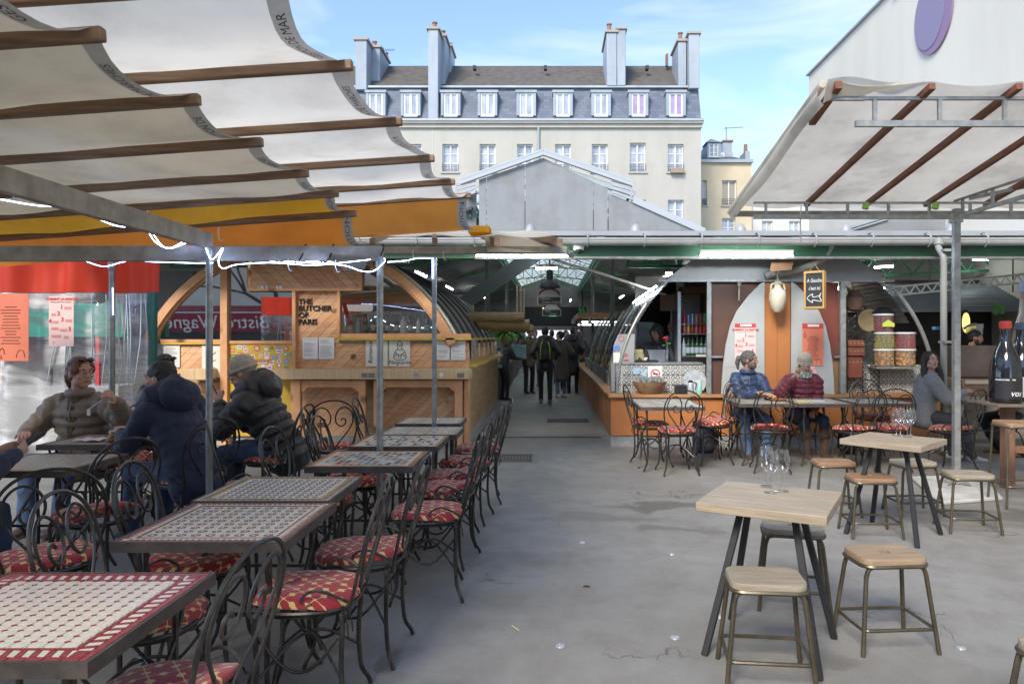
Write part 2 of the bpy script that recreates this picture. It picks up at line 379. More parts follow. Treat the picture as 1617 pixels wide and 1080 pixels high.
for px, py, lb in ((1066, 1007, 'shiny round floor stud left of the nearest wooden table'), (1517, 1023, 'shiny floor stud right of the stool with the square hole'), (1138, 974, 'small floor stud near the left leg of the nearest table'),
               (885, 1020, 'dull pale floor disc in the bottom middle of the floor'), (919, 857, 'tiny pale floor disc in the middle of the open floor'), (1061, 875, 'tiny pale floor disc left of the near table corner')):
    Y = 1744/(py-532)
    if stud is None:
        stud = MB().lathe([(.0, .001), (.026, .001), (.024, .006), (.012, .010), (.001, .011)], n=14).build('floor_stud', M('polished steel', (.55, .57, .58), rough=.3, metal=.6)); stud.location = (PX(px, Y), Y, 0); tag(stud, lb, 'floor stud', 'floor studs')
    else: dup(stud, (PX(px, Y), Y, 0), 0, lb)
Y = 1744/(926-532)
tag(MB().sheet(lambda u, v: (PX(926, Y)-.025+.05*u, Y-.015+.03*v*sin(pi*(u*.8+.1)), .004+.012*sin(3*u)*sin(5*v+1)), 6, 4).build('fallen_leaf', M('dry leaf', (.25, .07, .03), rough=.7)), 'small curled red brown leaf alone on the floor', 'leaf')
Y = 1744/(992-532)
tag(MB().tube([(PX(808, Y), Y+.03, .004), (PX(812, Y), Y, .006), (PX(820, Y), Y-.035, .004)], .004, 5).build('twig', M('straw', (.6, .52, .3), rough=.8)), 'tiny pale bent twig lying on the floor', 'twig')

# ---------------------------------------------------------------- far mansard apartment building
FY = 44.0; k = FY/1125
def FX(px): return (px-868)*k
def FZ(py): return 1.55+(532-py)*k
SLATE = bpy.data.materials.new('blue grey slate'); SLATE.use_nodes = True
def brickmat(m, c1, c2, mortar, scale, rough=.6):
    t = m.node_tree; n = t.nodes; L = t.links; b = n['Principled BSDF']; b.inputs['Roughness'].default_value = rough
    co = n.new('ShaderNodeTexCoord'); sep = n.new('ShaderNodeSeparateXYZ'); cb = n.new('ShaderNodeCombineXYZ')
    L.new(co.outputs['Object'], sep.inputs[0]); L.new(sep.outputs[0], cb.inputs[0]); L.new(sep.outputs[2], cb.inputs[1])
    br = n.new('ShaderNodeTexBrick'); br.inputs['Color1'].default_value = (*c1, 1); br.inputs['Color2'].default_value = (*c2, 1); br.inputs['Mortar'].default_value = (*mortar, 1)
    br.inputs['Scale'].default_value = scale; br.inputs['Mortar Size'].default_value = .012; br.inputs['Brick Width'].default_value = .5; br.inputs['Row Height'].default_value = .28
    L.new(cb.outputs[0], br.inputs['Vector'])
    z = n.new('ShaderNodeTexNoise'); z.inputs['Scale'].default_value = 1.2; z.inputs['Detail'].default_value = 8
    L.new(co.outputs['Object'], z.inputs['Vector'])
    x = n.new('ShaderNodeMix'); x.data_type = 'RGBA'; x.blend_type = 'MULTIPLY'; x.inputs[0].default_value = .6
    L.new(br.outputs['Color'], x.inputs[6]); L.new(z.outputs['Fac'], x.inputs[7])
    x2 = n.new('ShaderNodeMix'); x2.data_type = 'RGBA'; x2.inputs[0].default_value = .55; L.new(br.outputs['Color'], x2.inputs[7]); L.new(x.outputs[2], x2.inputs[6])
    L.new(x2.outputs[2], b.inputs['Base Color'])
brickmat(SLATE, (.11, .135, .18), (.17, .195, .245), (.08, .09, .12), 1.3)
BROWNT = M('mossy brown roof tiles', (.13, .115, .10), (.075, .068, .06), rough=.9, scale=2.5, stretch=(1, 1, 3), bump=.4, bscale=9)
CHIM = M('grey lead chimney cladding', (.33, .37, .41), (.26, .30, .34), rough=.65, scale=.8, stretch=(1, 1, .3), grime=.2)
POT = M('terracotta chimney pot', (.24, .13, .09), rough=.8)
WFRAME = M('white window paint', (.74, .74, .70), rough=.5)
WGL = M('curtained window glass', (.20, .23, .28), (.46, .48, .50), rough=.12, scale=1.6, stretch=(2.5, 1, .4), spec=.8)
WGLP = M('pink curtained glass', (.30, .18, .34), (.36, .33, .44), rough=.12, scale=1.6)
RAIL = M('dark balcony rail', (.08, .08, .09), rough=.5)
bd = thing('apartment_building', 'cream apartment building with slate mansard roof and zinc chimney walls', 'building', (0, FY, 0))
X0, X1 = FX(500), FX(1107)
# wall pieces around the windows
wins = [(653, 228, 268), (711, 228, 272), (770, 228, 272), (829, 228, 272), (889, 228, 272), (947, 228, 272), (1007, 226, 272), (1067, 228, 272)]
wins2 = [(p, 316, 362) for p, _, _ in wins]
wall = MB()
def wall_with_holes(mb, x0, x1, z0, z1, y0, y1, holes):
    zs = sorted({z0, z1}|{h[2] for h in holes}|{h[3] for h in holes})
    for a, b in zip(zs, zs[1:]):
        row = sorted([h for h in holes if h[2] <= a+1e-6 and h[3] >= b-1e-6]); x = x0
        for h in row: mb.box(x, h[0], y0, y1, a, b); x = h[1]
        mb.box(x, x1, y0, y1, a, b)
holes = [(FX(p-12.5), FX(p+12.5), FZ(b), FZ(a)) for p, a, b in wins+wins2]
holes += [(FX(p-12.5), FX(p+12.5), FZ(450), FZ(404)) for p, _, _ in wins]
wall_with_holes(wall, X0, X1, 0, FZ(193), FY, FY+.35, holes)
wo = wall.build('wall', CREAM, bd)
MB().box(X0, X1, FY+.36, FY+11, 0, FZ(193)).build('back_volume', CREAM, bd)
MB().box(X0-.05, X1+.06, FY-.18, FY, FZ(203), FZ(197)).box(X0-.1, X1+.1, FY-.34, FY+.2, FZ(197), FZ(193)).build('cornice', CREAM, bd)
MB().box(X0-.1, X1+.1, FY-.42, FY-.3, FZ(194), FZ(190.5)).build('gutter', ZINC, bd)
def window(cx, zt, zb, y, w, parent, glass=WGL, cols=2, rows=3, frame=.07, deep=.2, rail=False, surround=None, sill=True):
    x0, x1 = cx-w/2, cx+w/2
    f = MB().box(x0, x0+frame, y+deep, y+deep+.08, zb, zt).box(x1-frame, x1, y+deep, y+deep+.08, zb, zt).box(x0+frame, x1-frame, y+deep, y+deep+.08, zt-frame, zt).box(x0+frame, x1-frame, y+deep, y+deep+.08, zb, zb+frame)
    f.box(cx-frame*.6, cx+frame*.6, y+deep-.02, y+deep+.08, zb+frame, zt-frame)
    for r in range(1, rows):
        z = zb+(zt-zb)*r/rows; f.box(x0+frame, cx-frame*.6, y+deep+.02, y+deep+.06, z-.02, z+.02).box(cx+frame*.6, x1-frame, y+deep+.02, y+deep+.06, z-.02, z+.02)
    fo = f.build('window', WFRAME, parent)
    for s_ in (-1, 1):
        a, b = (x0+frame, cx-frame*.6) if s_ < 0 else (cx+frame*.6, x1-frame)
        MB().box(a, b, y+deep+.062, y+deep+.078, zb+frame, zt-frame).build('pane', glass, fo)
    if sill: MB().box(x0-.1, x1+.1, y-.1, y-.003, zb-.09, zb).build('sill', CREAM, fo)
    if rail:
        r_ = MB()
        for zz in (.08, .32, .45): r_.box(x0-.02, x1+.02, y-.06, y-.04, zb+zz, zb+zz+.025)
        for i in range(9):
            xx = x0+(x1-x0)*i/8; r_.box(xx-.01, xx+.01, y-.058, y-.042, zb+.08, zb+.45)
        r_.build('railing', RAIL, fo)
    return fo
for p, a, b in wins: window(FX(p), FZ(a), FZ(b), FY, 25*k, bd, rail=True)
for p, a, b in wins2: window(FX(p), FZ(a), FZ(b), FY, 25*k, bd)
for p, a, b in wins: window(FX(p), FZ(404), FZ(450), FY, 25*k, bd)
MB().box(FX(1058), FX(1078), FY-.35, FY-.07, FZ(275), FZ(268)).build('planter', M('planter terracotta', (.3, .22, .16), rough=.8), bd)
# mansard
zb_, zt_ = FZ(190), 1.55+391*44.8/1125
MB().prism([(X0, FY-.05, zb_), (X1, FY-.05, zb_), (X1, FY+.8, zt_), (X0, FY+.8, zt_)], (0, .3, 0)).build('mansard_slates', SLATE, bd)
MB().box(X0, X1, FY+.55, FY+.85, zt_+.01, zt_+.13).build('zinc_edge', ZINC, bd)
MB().prism([(X0, FY+.8, zt_+.1), (X1, FY+.8, zt_+.1), (X1, FY+4.3, 19.9), (X0, FY+4.3, 19.9)], (0, .25, -.1)).build('roof', BROWNT, bd)
MB().box(X0, X1, FY+.86, FY+9, FZ(193)+.003, zt_+.005).build('attic', CREAM, bd)
MB().prism([(X1-.02, FY+.3, zb_), (X1-.02, FY+9, zb_), (X1-.02, FY+4.4, 19.7)], (.1, 0, 0)).build('gable', CHIM, bd)
for i, p in enumerate((594, 649, 712, 770, 831, 889, 949, 1008, 1067)):
    cx = FX(p)
    s_ = MB().box(cx-.60, cx-.43, FY-.13, FY+.9, FZ(184), FZ(148)).box(cx+.43, cx+.60, FY-.13, FY+.9, FZ(184), FZ(148)).box(cx-.66, cx+.66, FY-.19, FY+.9, FZ(148)+.002, FZ(144)).box(cx-.43, cx+.43, FY-.13, FY+.9, FZ(186.5), FZ(184)-.002)
    dm = s_.build('dormer', CHIM, bd)
    x0, x1, zb, zt = cx-.425, cx+.425, FZ(184), FZ(148)-.003
    f = MB()
    for a, b in ((x0, x0+.09), (cx-.06, cx+.06), (x1-.09, x1)): f.box(a, b, FY-.06, FY+.02, zb, zt)
    for a, b in ((x0+.09, cx-.06), (cx+.06, x1-.09)): f.box(a, b, FY-.06, FY+.02, zt-.1, zt).box(a, b, FY-.06, FY+.02, zb, zb+.1)
    f.build('window_frame', WFRAME, dm); MB().box(x0+.09, x1-.09, FY-.01, FY-.004, zb+.1, zt-.1).build('pane', WGLP if i >= 7 else WGL, dm)
# chimney walls
def chimney(px0, px1, top, bot, yn, yf, dy_top=0, parent=bd, name='chimney', pots=()):
    FX = lambda p: (p-868)*yn/1125
    FZ = lambda p: 1.55+(532-p)*yn/1125
    mb = MB().prism([(FX(px0), yn, FZ(bot)), (FX(px1), yn, FZ(bot)), (FX(px1), yn, FZ(top)), (FX(px0), yn, FZ(top))], (0, yf-yn, 0))
    c = mb.build(name, CHIM, parent, bev=.04)
    MB().box(FX(px0)-.1, FX(px1)+.1, yn-.1, yf+.1, FZ(top), FZ(top)+.14).build('capping', M('chimney cap', (.35, .30, .25), rough=.9), c)
    for q, yy, h in pots: MB().lathe([(.17, 0), (.2, .08), (.14, .2), (.12, h), (.17, h+.03), (.17, h+.1), (.1, h+.12)], (FX(q), yy, FZ(top)+.14), 10).build('chimney_pot', POT, c)
    return c
chimney(561, 579, 64, 142, FY+.4, FY+1.6); chimney(582, 600, 76, 142, FY+1.8, FY+4.5, pots=((588, FY+2.4, .4), (594, FY+3.2, .3), (597, FY+4, .3)))
chimney(676, 692, 47, 190, FY-.22, FY+1.2, pots=((684, FY+.4, .45),)); chimney(694, 703, 58, 142, FY+1.3, FY+3, pots=((697, FY+2, .4),)); chimney(704, 712, 74, 142, FY+3.2, FY+5.2, pots=((708, FY+4, .3),))
c = chimney(958, 974, 52, 136, FY+.5, FY+3.6, pots=((963, FY+1, .5), (966, FY+2.4, .3))); c = chimney(974.5, 988, 47, 136, FY+.5, FY+3.6)
MB().ell((FX(981), FY+1.6, FZ(46)), (.27, .5, .4)).build('cowl', CHIM, c)
chimney(1071, 1084, 66, 136, FY+.9, FY+3.2, pots=((1077, FY+1.5, .55),)); chimney(1088, 1104.5, 54, 140, FY+.35, FY+2.6); 
MB().box(FX(1065.5), FX(1069), FY+3.2, FY+3.6, 19.5, 20.3).build('chimney_pot', POT, bd)
MB().tube([(FX(850.5), FY-.12, FZ(194)), (FX(850.5), FY-.12, FZ(205)), (FX(850.5), FY-.1, FZ(300))], .07, 8).build('downpipe', CHIM, bd)
MB().box(FX(683)-.03, FX(683)+.03, FY-.02, FY-.003, 0, FZ(204)).build('party_wall_seam', M('seam', (.5, .46, .38), rough=.9), bd)
for p in (743, 861, 1030): MB().box(FX(p)-.1, FX(p)+.1, FY+2.2, FY+2.6, 18.9, 19.15).build('roof_vent', INK, bd)
def antenna(x, y, z0, h, parent, s=1):
    mb = MB().tube([(x, y, z0), (x, y, z0+h)], .03, 5).tube([(x-.2*s, y, z0+h*.93), (x+1.2*s, y, z0+h)], .02, 5)
    for i in range(8): xx = x+.15*i*s; mb.tube([(xx, y-.25, z0+h*(.945+.006*i)), (xx, y+.25, z0+h*(.945+.006*i))], .012, 4)
    mb.build('antenna', RAIL, parent)
antenna(FX(581), FY+2.2, FZ(76), .75, bd, 1)

# neighbouring lower house
kk = 50/1125
def GX(px): return (px-868)*kk
def GZ(py): return 1.55+(532-py)*kk
sh = thing('corner_house', 'small ochre house with slate attic and dormer, right of the big building', 'house', (GX(1147), 50, 0))
OCH = M('ochre render', (.60, .50, .34), (.53, .44, .30), rough=.85, scale=1)
hl = [(GX(1140), GX(1163), GZ(325), GZ(285)), (GX(1140), GX(1161), GZ(367), GZ(345)), (GX(1108.5), GX(1116), GZ(325), GZ(285))]
mb = MB(); wall_with_holes(mb, GX(1100), GX(1187), 0, GZ(258), 50, 50.35, hl); mb.build('wall', OCH, sh)
MB().box(GX(1100), GX(1187), 50.36, 57, 0, GZ(258)).build('back_volume', OCH, sh)
MB().box(GX(1100), GX(1188.5), 49.75, 50.4, GZ(258)+.003, GZ(253)).build('cornice', ZINC, sh)
MB().prism([(GX(1100), 50.1, GZ(253)), (GX(1186), 50.1, GZ(253)), (GX(1176), 53, GZ(231)), (GX(1100), 53, GZ(231))], (0, .3, 0)).build('roof', M('dark slate', (.14, .14, .15), (.10, .10, .11), rough=.7), sh)
MB().box(GX(1112), GX(1176), 53.2, 56, GZ(253)+.01, GZ(222)).build('attic', ZINC, sh)
window(GX(1151.5), GZ(285), GZ(325), 50, 23*kk, sh, glass=M('brown shutter', (.36, .31, .25), rough=.7), rows=1, rail=True)
window(GX(1150.5), GZ(345), GZ(367), 50, 21*kk, sh, rail=False); window(GX(1112.3), GZ(285), GZ(325), 50, 7*kk, sh, rail=True, frame=.04)
d = MB().box(GX(1117), GX(1119.5), 49.95, 52, GZ(250), GZ(226)).box(GX(1134.5), GX(1138), 49.95, 52, GZ(250), GZ(226)).prism([(GX(1114), 49.85, GZ(226)+.01), (GX(1140), 49.85, GZ(226)+.01), (GX(1127), 50.9, GZ(214))], (0, 1.5, 0)).build('dormer', ZINC, sh)
window(GX(1127), GZ(227), GZ(249), 49.95, 15*kk, sh, frame=.08, sill=False, deep=.05)
MB().box(GX(1141), GX(1161), 53.1, 53.19, GZ(236), GZ(224)).build('roof_window', WFRAME, sh)
MB().box(GX(1143), GX(1159), 53.07, 53.098, GZ(235), GZ(226)).build('pane', WGL, sh)
c = MB().box(GX(1161), GX(1176), 53.5, 55, GZ(240), GZ(203)).build('chimney', CHIM, sh); MB().box(GX(1160), GX(1178), 53.4, 55.1, GZ(203)+.01, GZ(200)).build('capping', POT, c)
c = MB().box(GX(1180), GX(1187.5), 50.5, 52, GZ(262), GZ(236)).build('chimney', CHIM, sh); MB().lathe([(.16, 0), (.13, .5), (.13, .6)], (GX(1183.5), 51, GZ(236)), 8).build('chimney_pot', POT, c)
antenna(GX(1169), 54, GZ(202), 1.2, sh, 1.1)
# distant pale building between market roof and right canopy
pb = thing('pale_building', 'long pale building seen low behind the market roof at right', 'building', (GX(1400), 58, 0))
mb = MB(); q = 58/1125; hs = [((px-868)*q, (px-868+17)*q, 1.55+(532-372)*q, 1.55+(532-349)*q) for px in (1203, 1246, 1290, 1330)]
wall_with_holes(mb, (1189-868)*q, (1560-868)*q, 0, 1.55+(532-318)*q, 58, 58.3, hs); mb.build('wall', M('pale render', (.66, .63, .56), rough=.85), pb)
MB().box((1189-868)*q, (1560-868)*q, 58.31, 64, 0, 1.55+(532-318)*q).build('back_volume', CREAM, pb)
for h in hs: window((h[0]+h[1])/2, h[3], h[2], 58, h[1]-h[0], pb, rows=2)

# tall white blind wall on the right
WR = M('white render wall', (.68, .64, .55), (.61, .57, .485), rough=.9, scale=.5, stretch=(1, 1.4, .4), bump=.08, bscale=20)
wb = thing('white_building', 'tall white blind wall with a purple disc above the right canopy', 'building', (8, 15, 0))
MB().box(8, 20, -14, 16.4, 0, 9.42).build('near_block', WR, wb)
MB().box(8.004, 20, 16.402, 22, 0, 9.60).build('far_block', WR, wb)
MB().box(7.93, 8.2, -14, 16.5, 9.42, 9.47).box(7.93, 8.2, 16.5, 22.05, 9.60, 9.65).build('coping', ZINC, wb)
n_ = 40; MB().prism([(7.98, 14.8+.72*cos(2*pi*i/n_), 8.22+.78*sin(2*pi*i/n_)) for i in range(n_)], (-.03, 0, 0)).build('disc', M('mauve disc', (.26, .17, .28), rough=.6), wb)
MB().prism([(7.948, 14.93+.58*cos(2*pi*i/n_), 8.28+.70*sin(2*pi*i/n_)) for i in range(n_)], (-.012, 0, 0)).build('disc_inset', M('grey mauve', (.24, .21, .32), rough=.6), wb)

# ---------------------------------------------------------------- market hall
hall = thing('market_hall', 'covered market hall with grey gable, zinc eave and green steel trusses', 'market hall', (0, 12, 0))
HG = M('grey gable panel', (.245, .258, .258), (.205, .218, .22), rough=.6, scale=1.3, stretch=(2, 1, .4), grime=.4)
GY = 14.0
def gz(px, py, y=GY): return (PX(px, y), y, PZ(py, y))
# vertical gable panels with joints
xs = [756, 768, 829, 937, 960]
def top_at(px): return 250+(858-px)*(37/110) if px < 858 else 250+(px-858)*(52/110)
for a, b in zip(xs, xs[1:]):
    ps = [gz(a+.5, 364), gz(b-.5, 364), gz(b-.5, top_at(b-.5))]
    if a < 858 < b: ps.append(gz(858, 250))
    ps.append(gz(a+.5, top_at(a+.5))); MB().prism(ps, (0, .06, 0)).build('gable_panel', HG, hall)
MB().prism([gz(961, 364), gz(1108, 364), gz(961, 306)], (0, .06, 0)).build('gable_panel', HG, hall)
MB().prism([gz(755, 364, GY+.1), gz(1000, 364, GY+.1), gz(860, 300, GY+.1)], (0, .05, 0)).build('backing', DARKM, hall)
rt = MB()
for a, b in (((728, 293), (858, 247)), ((858, 247), (998, 296))):
    p, q_ = Vector(gz(*a)), Vector(gz(*b)); rt.prism([p, q_, q_+Vector((0, 0, .09)), p+Vector((0, 0, .09))], (0, -.12, 0)); rt.bar(p+Vector((0, -.1, .1)), q_+Vector((0, -.1, .1)), .05, .04)
rt.bar(gz(1000, 316), gz(1112, 366), .10, .12).build('roof_edge', M('pale roof edge', (.38, .41, .43), rough=.5), hall)
for sx, c0 in ((1, (966, 306)), (-1, (751, 306))):
    lv = MB()
    for i in range(4):
        a = Vector(gz(c0[0]+sx*(0), c0[1]-3-6*i, GY-.05)); b = Vector(gz(c0[0]+sx*32, c0[1]+8-7*i, GY-.05)); lv.bar(a, b, .04, .05)
    lv.bar(gz(c0[0]+sx*30, c0[1]+10, GY-.06), gz(c0[0]+sx*31, c0[1]-16, GY-.06), .03, .03); lv.build('louvre', ZINC, hall, kind='stuff')

# lantern and side slopes, running back
YE = 41.0
GLZ = M('lantern glazing', (.85, .88, .86), (.72, .76, .74), rough=.4, scale=.8, stretch=(1, .2, 1), trans=.88)
MB().prism([(-1.72, GY+.2, 4.42), (0, GY+.2, 5.0), (0, YE, 5.0), (-1.72, YE, 4.42)], (0, 0, .02)).prism([(0.004, GY+.2, 5.0), (1.72, GY+.2, 4.42), (1.72, YE, 4.42), (0.004, YE, 5.0)], (0, 0, .02)).build('lantern_glazing', GLZ, hall)
mb = MB()
for i in range(28): y = GY+.6+i; mb.bar((-1.7, y, 4.41), (0, y, 4.985), .03, .03).bar((1.7, y, 4.41), (0, y, 4.985), .03, .03)
mb.build('glazing_bars', M('glazing bar', (.5, .5, .48), rough=.6), hall, kind='stuff')
MB().prism([(1.55, GY+.2, 4.10), (3.5, GY+.2, 3.40), (3.5, YE, 3.40), (1.55, YE, 4.10)], (0, 0, .05)).prism([(3.501, GY+.2, 3.40), (14, GY+.2, 3.40), (14, YE, 3.40), (3.501, YE, 3.40)], (0, 0, .05)).prism([(-1.55, GY+.2, 4.10), (-3.5, GY+.2, 3.40), (-3.5, YE, 3.40), (-1.55, YE, 4.10)], (0, 0, .05)).prism([(-3.501, GY+.2, 3.40), (-14, GY+.2, 3.40), (-14, YE, 3.40), (-3.501, YE, 3.40)], (0, 0, .05)).build('roof_slope', [DARKM], hall)
# front lean-to
MB().prism([(-12, 9.55, 2.93), (14, 9.55, 2.93), (14, GY+.15, 3.6), (-12, GY+.15, 3.6)], (0, 0, .03)).build('front_roof', M('zinc front roof', (.50, .53, .54), (.42, .45, .46), rough=.5, scale=2), hall)
MB().prism([(-12, 9.75, 2.915), (14, 9.75, 2.915), (14, GY+.15, 3.575), (-12, GY+.15, 3.575)], (0, 0, .015)).build('front_lining', DARKM, hall)
g_ = MB(); n_ = 10
prof = [(9.42+.075*cos(a), 2.83+.075*sin(a)) for a in [pi+pi*i/8 for i in range(9)]]
for i in range(8):
    (y0, z0), (y1, z1) = prof[i], prof[i+1]; g_.add([(-12, y0, z0), (14, y0, z0), (14, y1, z1), (-12, y1, z1)], [(0, 1, 2, 3)])
g_.box(-12, 14, 9.335, 9.35, 2.83, 2.85); g_.build('gutter', M('gutter zinc', (.47, .48, .46), (.40, .41, .39), rough=.5, scale=3, grime=.3), hall)
for i in range(34):
    x = -11.5+.75*i
    MB().tube([(x, 9.56, 2.93), (x, 9.40, 2.925), (x, 9.33, 2.85), (x, 9.34, 2.78), (x, 9.42, 2.742)], .012, 5).build('gutter_bracket', ZINC, hall)
mb = MB().box(-12, 14, 9.5, 9.56, 2.90, 2.965); mb.build('eave_edge', ZINC, hall)
for i in range(16):
    x = -10.2+1.42*i; MB().lathe([(.075, 0), (.07, .05), (.045, .10), (.01, .12)], (x, 9.62, 2.955), 10).build('roof_cap', ZINC, hall)
MB().box(-12, 14, 9.55, 9.70, 2.62, 2.80).build('eave_beam', GREEN, hall)
MB().box(-12, 14, 9.53, 9.72, 2.80, 2.815).box(-12, 14, 9.53, 9.72, 2.60, 2.618).build('beam_flange', GREEN, hall)
MB().tube([(-1, 9.50, 2.60), (14, 9.50, 2.60)], .018, 6).build('conduit', GALV, hall)
MB().tube([(.05, 9.6, 2.58), (.6, 10.2, 2.50), (2.2, 11.3, 2.1)], .02, 6).build('sloping_conduit', M('pale conduit', (.5, .48, .42), rough=.6), hall)
# right rear parapet
MB().prism([gz(1322, 366, GY+.4), gz(1760, 366, GY+.4), gz(1760, 338, GY+.4), gz(1440, 338, GY+.4), gz(1400, 343, GY+.4)], (0, .08, 0)).build('parapet', HG, hall)
MB().bar(gz(1320, 366, GY+.38), gz(1402, 341, GY+.38), .06, .05).bar(gz(1326, 369, GY+.36), gz(1402, 346, GY+.36), .03, .03).build('parapet_edge', ZINC, hall)
MB().prism([gz(560, 366, GY+.4), gz(752, 366, GY+.4), gz(752, 296, GY+.4), gz(560, 340, GY+.4)], (0, .08, 0)).build('left_wall_panel', HG, hall)
# trusses across the nave
def truss(y, tr):
    m = MB(); hw = 1.62
    def top(x): return 4.92-.30*abs(x)/hw
    def bot(x): return 4.32-.14*(x/hw)**2
    N = 8; xs_ = [-hw+2*hw*i/N for i in range(N+1)]
    for a, b in zip(xs_, xs_[1:]): m.bar((a, y, top(a)), (b, y, top(b)), .05, .05).bar((a, y, bot(a)), (b, y, bot(b)), .05, .05)
    for i, x in enumerate(xs_): m.bar((x, y, bot(x)), (x, y, top(x)), .035, .035)
    for i, (a, b) in enumerate(zip(xs_, xs_[1:])):
        if (i < N/2): m.bar((a, y, top(a)), (b, y, bot(b)), .03, .03)
        else: m.bar((a, y, bot(a)), (b, y, top(b)), .03, .03)
    m.build('truss', GREEND, hall)
for y in (15.4, 19.6, 24, 28.5, 33, 38): truss(y, 0)
def girder(p, q, h, n, r=.03, mat=GREEND, name='girder', dirv=(0, 0, 1)):
    p = Vector(p); q = Vector(q); up = Vector(dirv)*h; m = MB().bar(p, q, r*1.5).bar(p+up, q+up, r*1.5)
    for i in range(n):
        a = p+(q-p)*i/n; b = p+(q-p)*(i+.5)/n; c = p+(q-p)*(i+1)/n
        m.bar(a, b+up, r).bar(b+up, c, r)
    return m.build(name, mat, hall)
for sx in (-1, 1):
    girder((sx*1.6, GY+.3, 3.98), (sx*1.6, YE, 3.98), .38, 36)
    for y in (15.4, 19.6, 24, 28.5, 33): 
        girder((sx*1.7, y, 3.75), (sx*7, y, 2.9), .3, 10)
girder((-1.7, 10.6, 2.62), (-5.8, 10.9, 2.62), .28, 12); girder((4.2, 13, 2.58), (12, 13.0, 2.95), .3, 16); girder((1.1, 10.1, 2.55), (5.2, 13.8, 2.9), .3, 14)
girder((4.3, 12.2, 2.10), (12, 11.2, 2.85), .14, 44, r=.02, mat=M('white lattice', (.55, .55, .52), rough=.5), name='white_lattice')
for x in (5.2, 6.4, 7.8): MB().tube([(x, 12, 2.3), (x, 12, 3.2)], .012, 5).build('hanger_rod', RAIL, hall)
# arched tie and plates at left of nave
pts = [P(610, 432, 13), P(700, 405, 13), P(760, 437, 13)]
MB().prism([P(725, 470, 15), P(745, 483, 15), P(862, 405, 14.6), P(830, 398, 14.6)], (0, .05, 0)).build('duct_panel', M('grey duct', (.22, .26, .27), rough=.5), hall)
# end wall of the aisle
MB().box(-9, 9, YE, YE+.2, 0, 4.9).build('end_wall', DARKM, hall)
MB().box(-1.4, 1.9, YE-4.1, YE-4, 2.1, 3.1).build('dark_lintel', BLACKP, hall)
MB().box(-1.3, 1.6, YE-3, YE-2.9, .9, 1.9).build('lit_shopfront', M('bright shopfront', (.75, .82, .95), emit=.35), hall)
MB().box(-.05, .35, YE-4.15, YE-4.11, 2.62, 2.78).build('exit_sign', M('exit green', (.1, .6, .3), emit=.8), hall)
MB().box(-.35, .25, YE-4.2, YE-4.12, 3.0, 3.06).build('lit_strip', M('warm strip', (1, .85, .5), emit=1), hall)
COLM = M('dark column', (.05, .07, .055), rough=.6)
for sx in (-1, 1):
    for y in (19.6, 28.5, 38): MB().tube([(sx*1.62+(.1 if sx > 0 else -.1), y, 0), (sx*1.62+(.1 if sx > 0 else -.1), y, 3.98)], .06, 10).build('column', COLM, hall)
# fluorescent fittings (lit)
TUBE = M('lit fluorescent tube', (.85, .95, 1.0), emit=24)
def fluo(a, b, label, body=True):
    a = Vector(a); b = Vector(b); t = thing('strip_light', label, 'light', (a+b)/2)
    if body: MB().bar(a+Vector((0, 0, .05)), b+Vector((0, 0, .05)), .06, .045).build('fitting', M('cream fitting', (.6, .58, .52), rough=.5), t)
    MB().tube([a, b], .011, 8).build('tube', TUBE, t)
fluo(P(1106, 404, 9.3), P(1252, 404, 9.3), 'lit strip light under the green eave above the grey arch')
fluo(P(752, 404, 9.3), P(898, 404, 9.3), 'lit strip light by the left canopy end above the aisle')
fluo(P(1358, 463, 11.6), P(1396, 455, 10.6), 'lit strip light above the olive tubs', False)
fluo(P(1000, 478, 12.5), P(1036, 452, 10.4), 'sloping lit strip inside the curved stall front', False)
fluo(P(1381, 423, 12.5), P(1410, 421, 12.5), 'short warm strip light high under the dark roof at right')
fluo(P(1536, 410, 12.5), P(1560, 410, 12.5), 'short strip light behind the two steel poles')
fluo(P(846, 424, 14), P(880, 424, 14), 'round ended strip light under the arched tie over the aisle')
for i, (x, y) in enumerate(((-3.2, 17), (3.0, 17.5), (-3.2, 22), (3.0, 22.5), (-2.6, 27), (2.8, 27), (0.9, 30))): fluo((x, y, 3.1), (x, y+1.5, 3.1), 'added lit strip light %s brightening the hall' % ('on the near left slope', 'on the near right slope', 'deeper on the left slope', 'deeper on the right slope', 'far back on the left slope', 'far back on the right slope', 'far back near the middle')[i])  # extra lamps added to brighten the dark hall
# ================================================================ LEFT WOODEN KIOSK
KY = 10.2
def kx(px): return PX(px, KY)
def kz(py): return PZ(py, KY)
PINE = [M('pine plank %s' % n_, c1, c2, rough=.55, scale=4, stretch=(1.2, 9, 9), rot=(0, radians(45), 0), bump=.15, knots=3.1, coat=.1) for n_, c1, c2 in
        (('amber', (.74, .44, .23), (.60, .32, .155)), ('honey', (.76, .47, .26), (.62, .34, .175)), ('russet', (.66, .37, .185), (.52, .25, .12)))]
ORW = M('orange pine frame', (.70, .38, .185), (.56, .28, .13), rough=.5, scale=5, stretch=(1, 1, 1), bump=.15, knots=2.2)
LEDG = M('butcher block ledge', (.66, .48, .27), (.52, .36, .19), rough=.5, scale=5, stretch=(9, .5, .5), bump=.1)
YEL = M('yellow paint', (.62, .42, .05), (.5, .33, .04), rough=.5, scale=3)
PLY = M('brown plywood', (.46, .31, .165), (.34, .22, .115), rough=.6, scale=2.5, stretch=(1, .5, 4), bump=.1)
PLINTH = M('grey plinth', (.42, .43, .43), (.30, .30, .29), rough=.7, scale=5, grime=.4)
KGL = glass_pane('kiosk window glass', (.45, .45, .44), refl=.68, rough=.015)
kio = thing('wooden_kiosk', 'barrel roofed pine kiosk with bolted letters THE BUTCHER OF PARIS', 'kiosk', (-3.5, KY, 0))
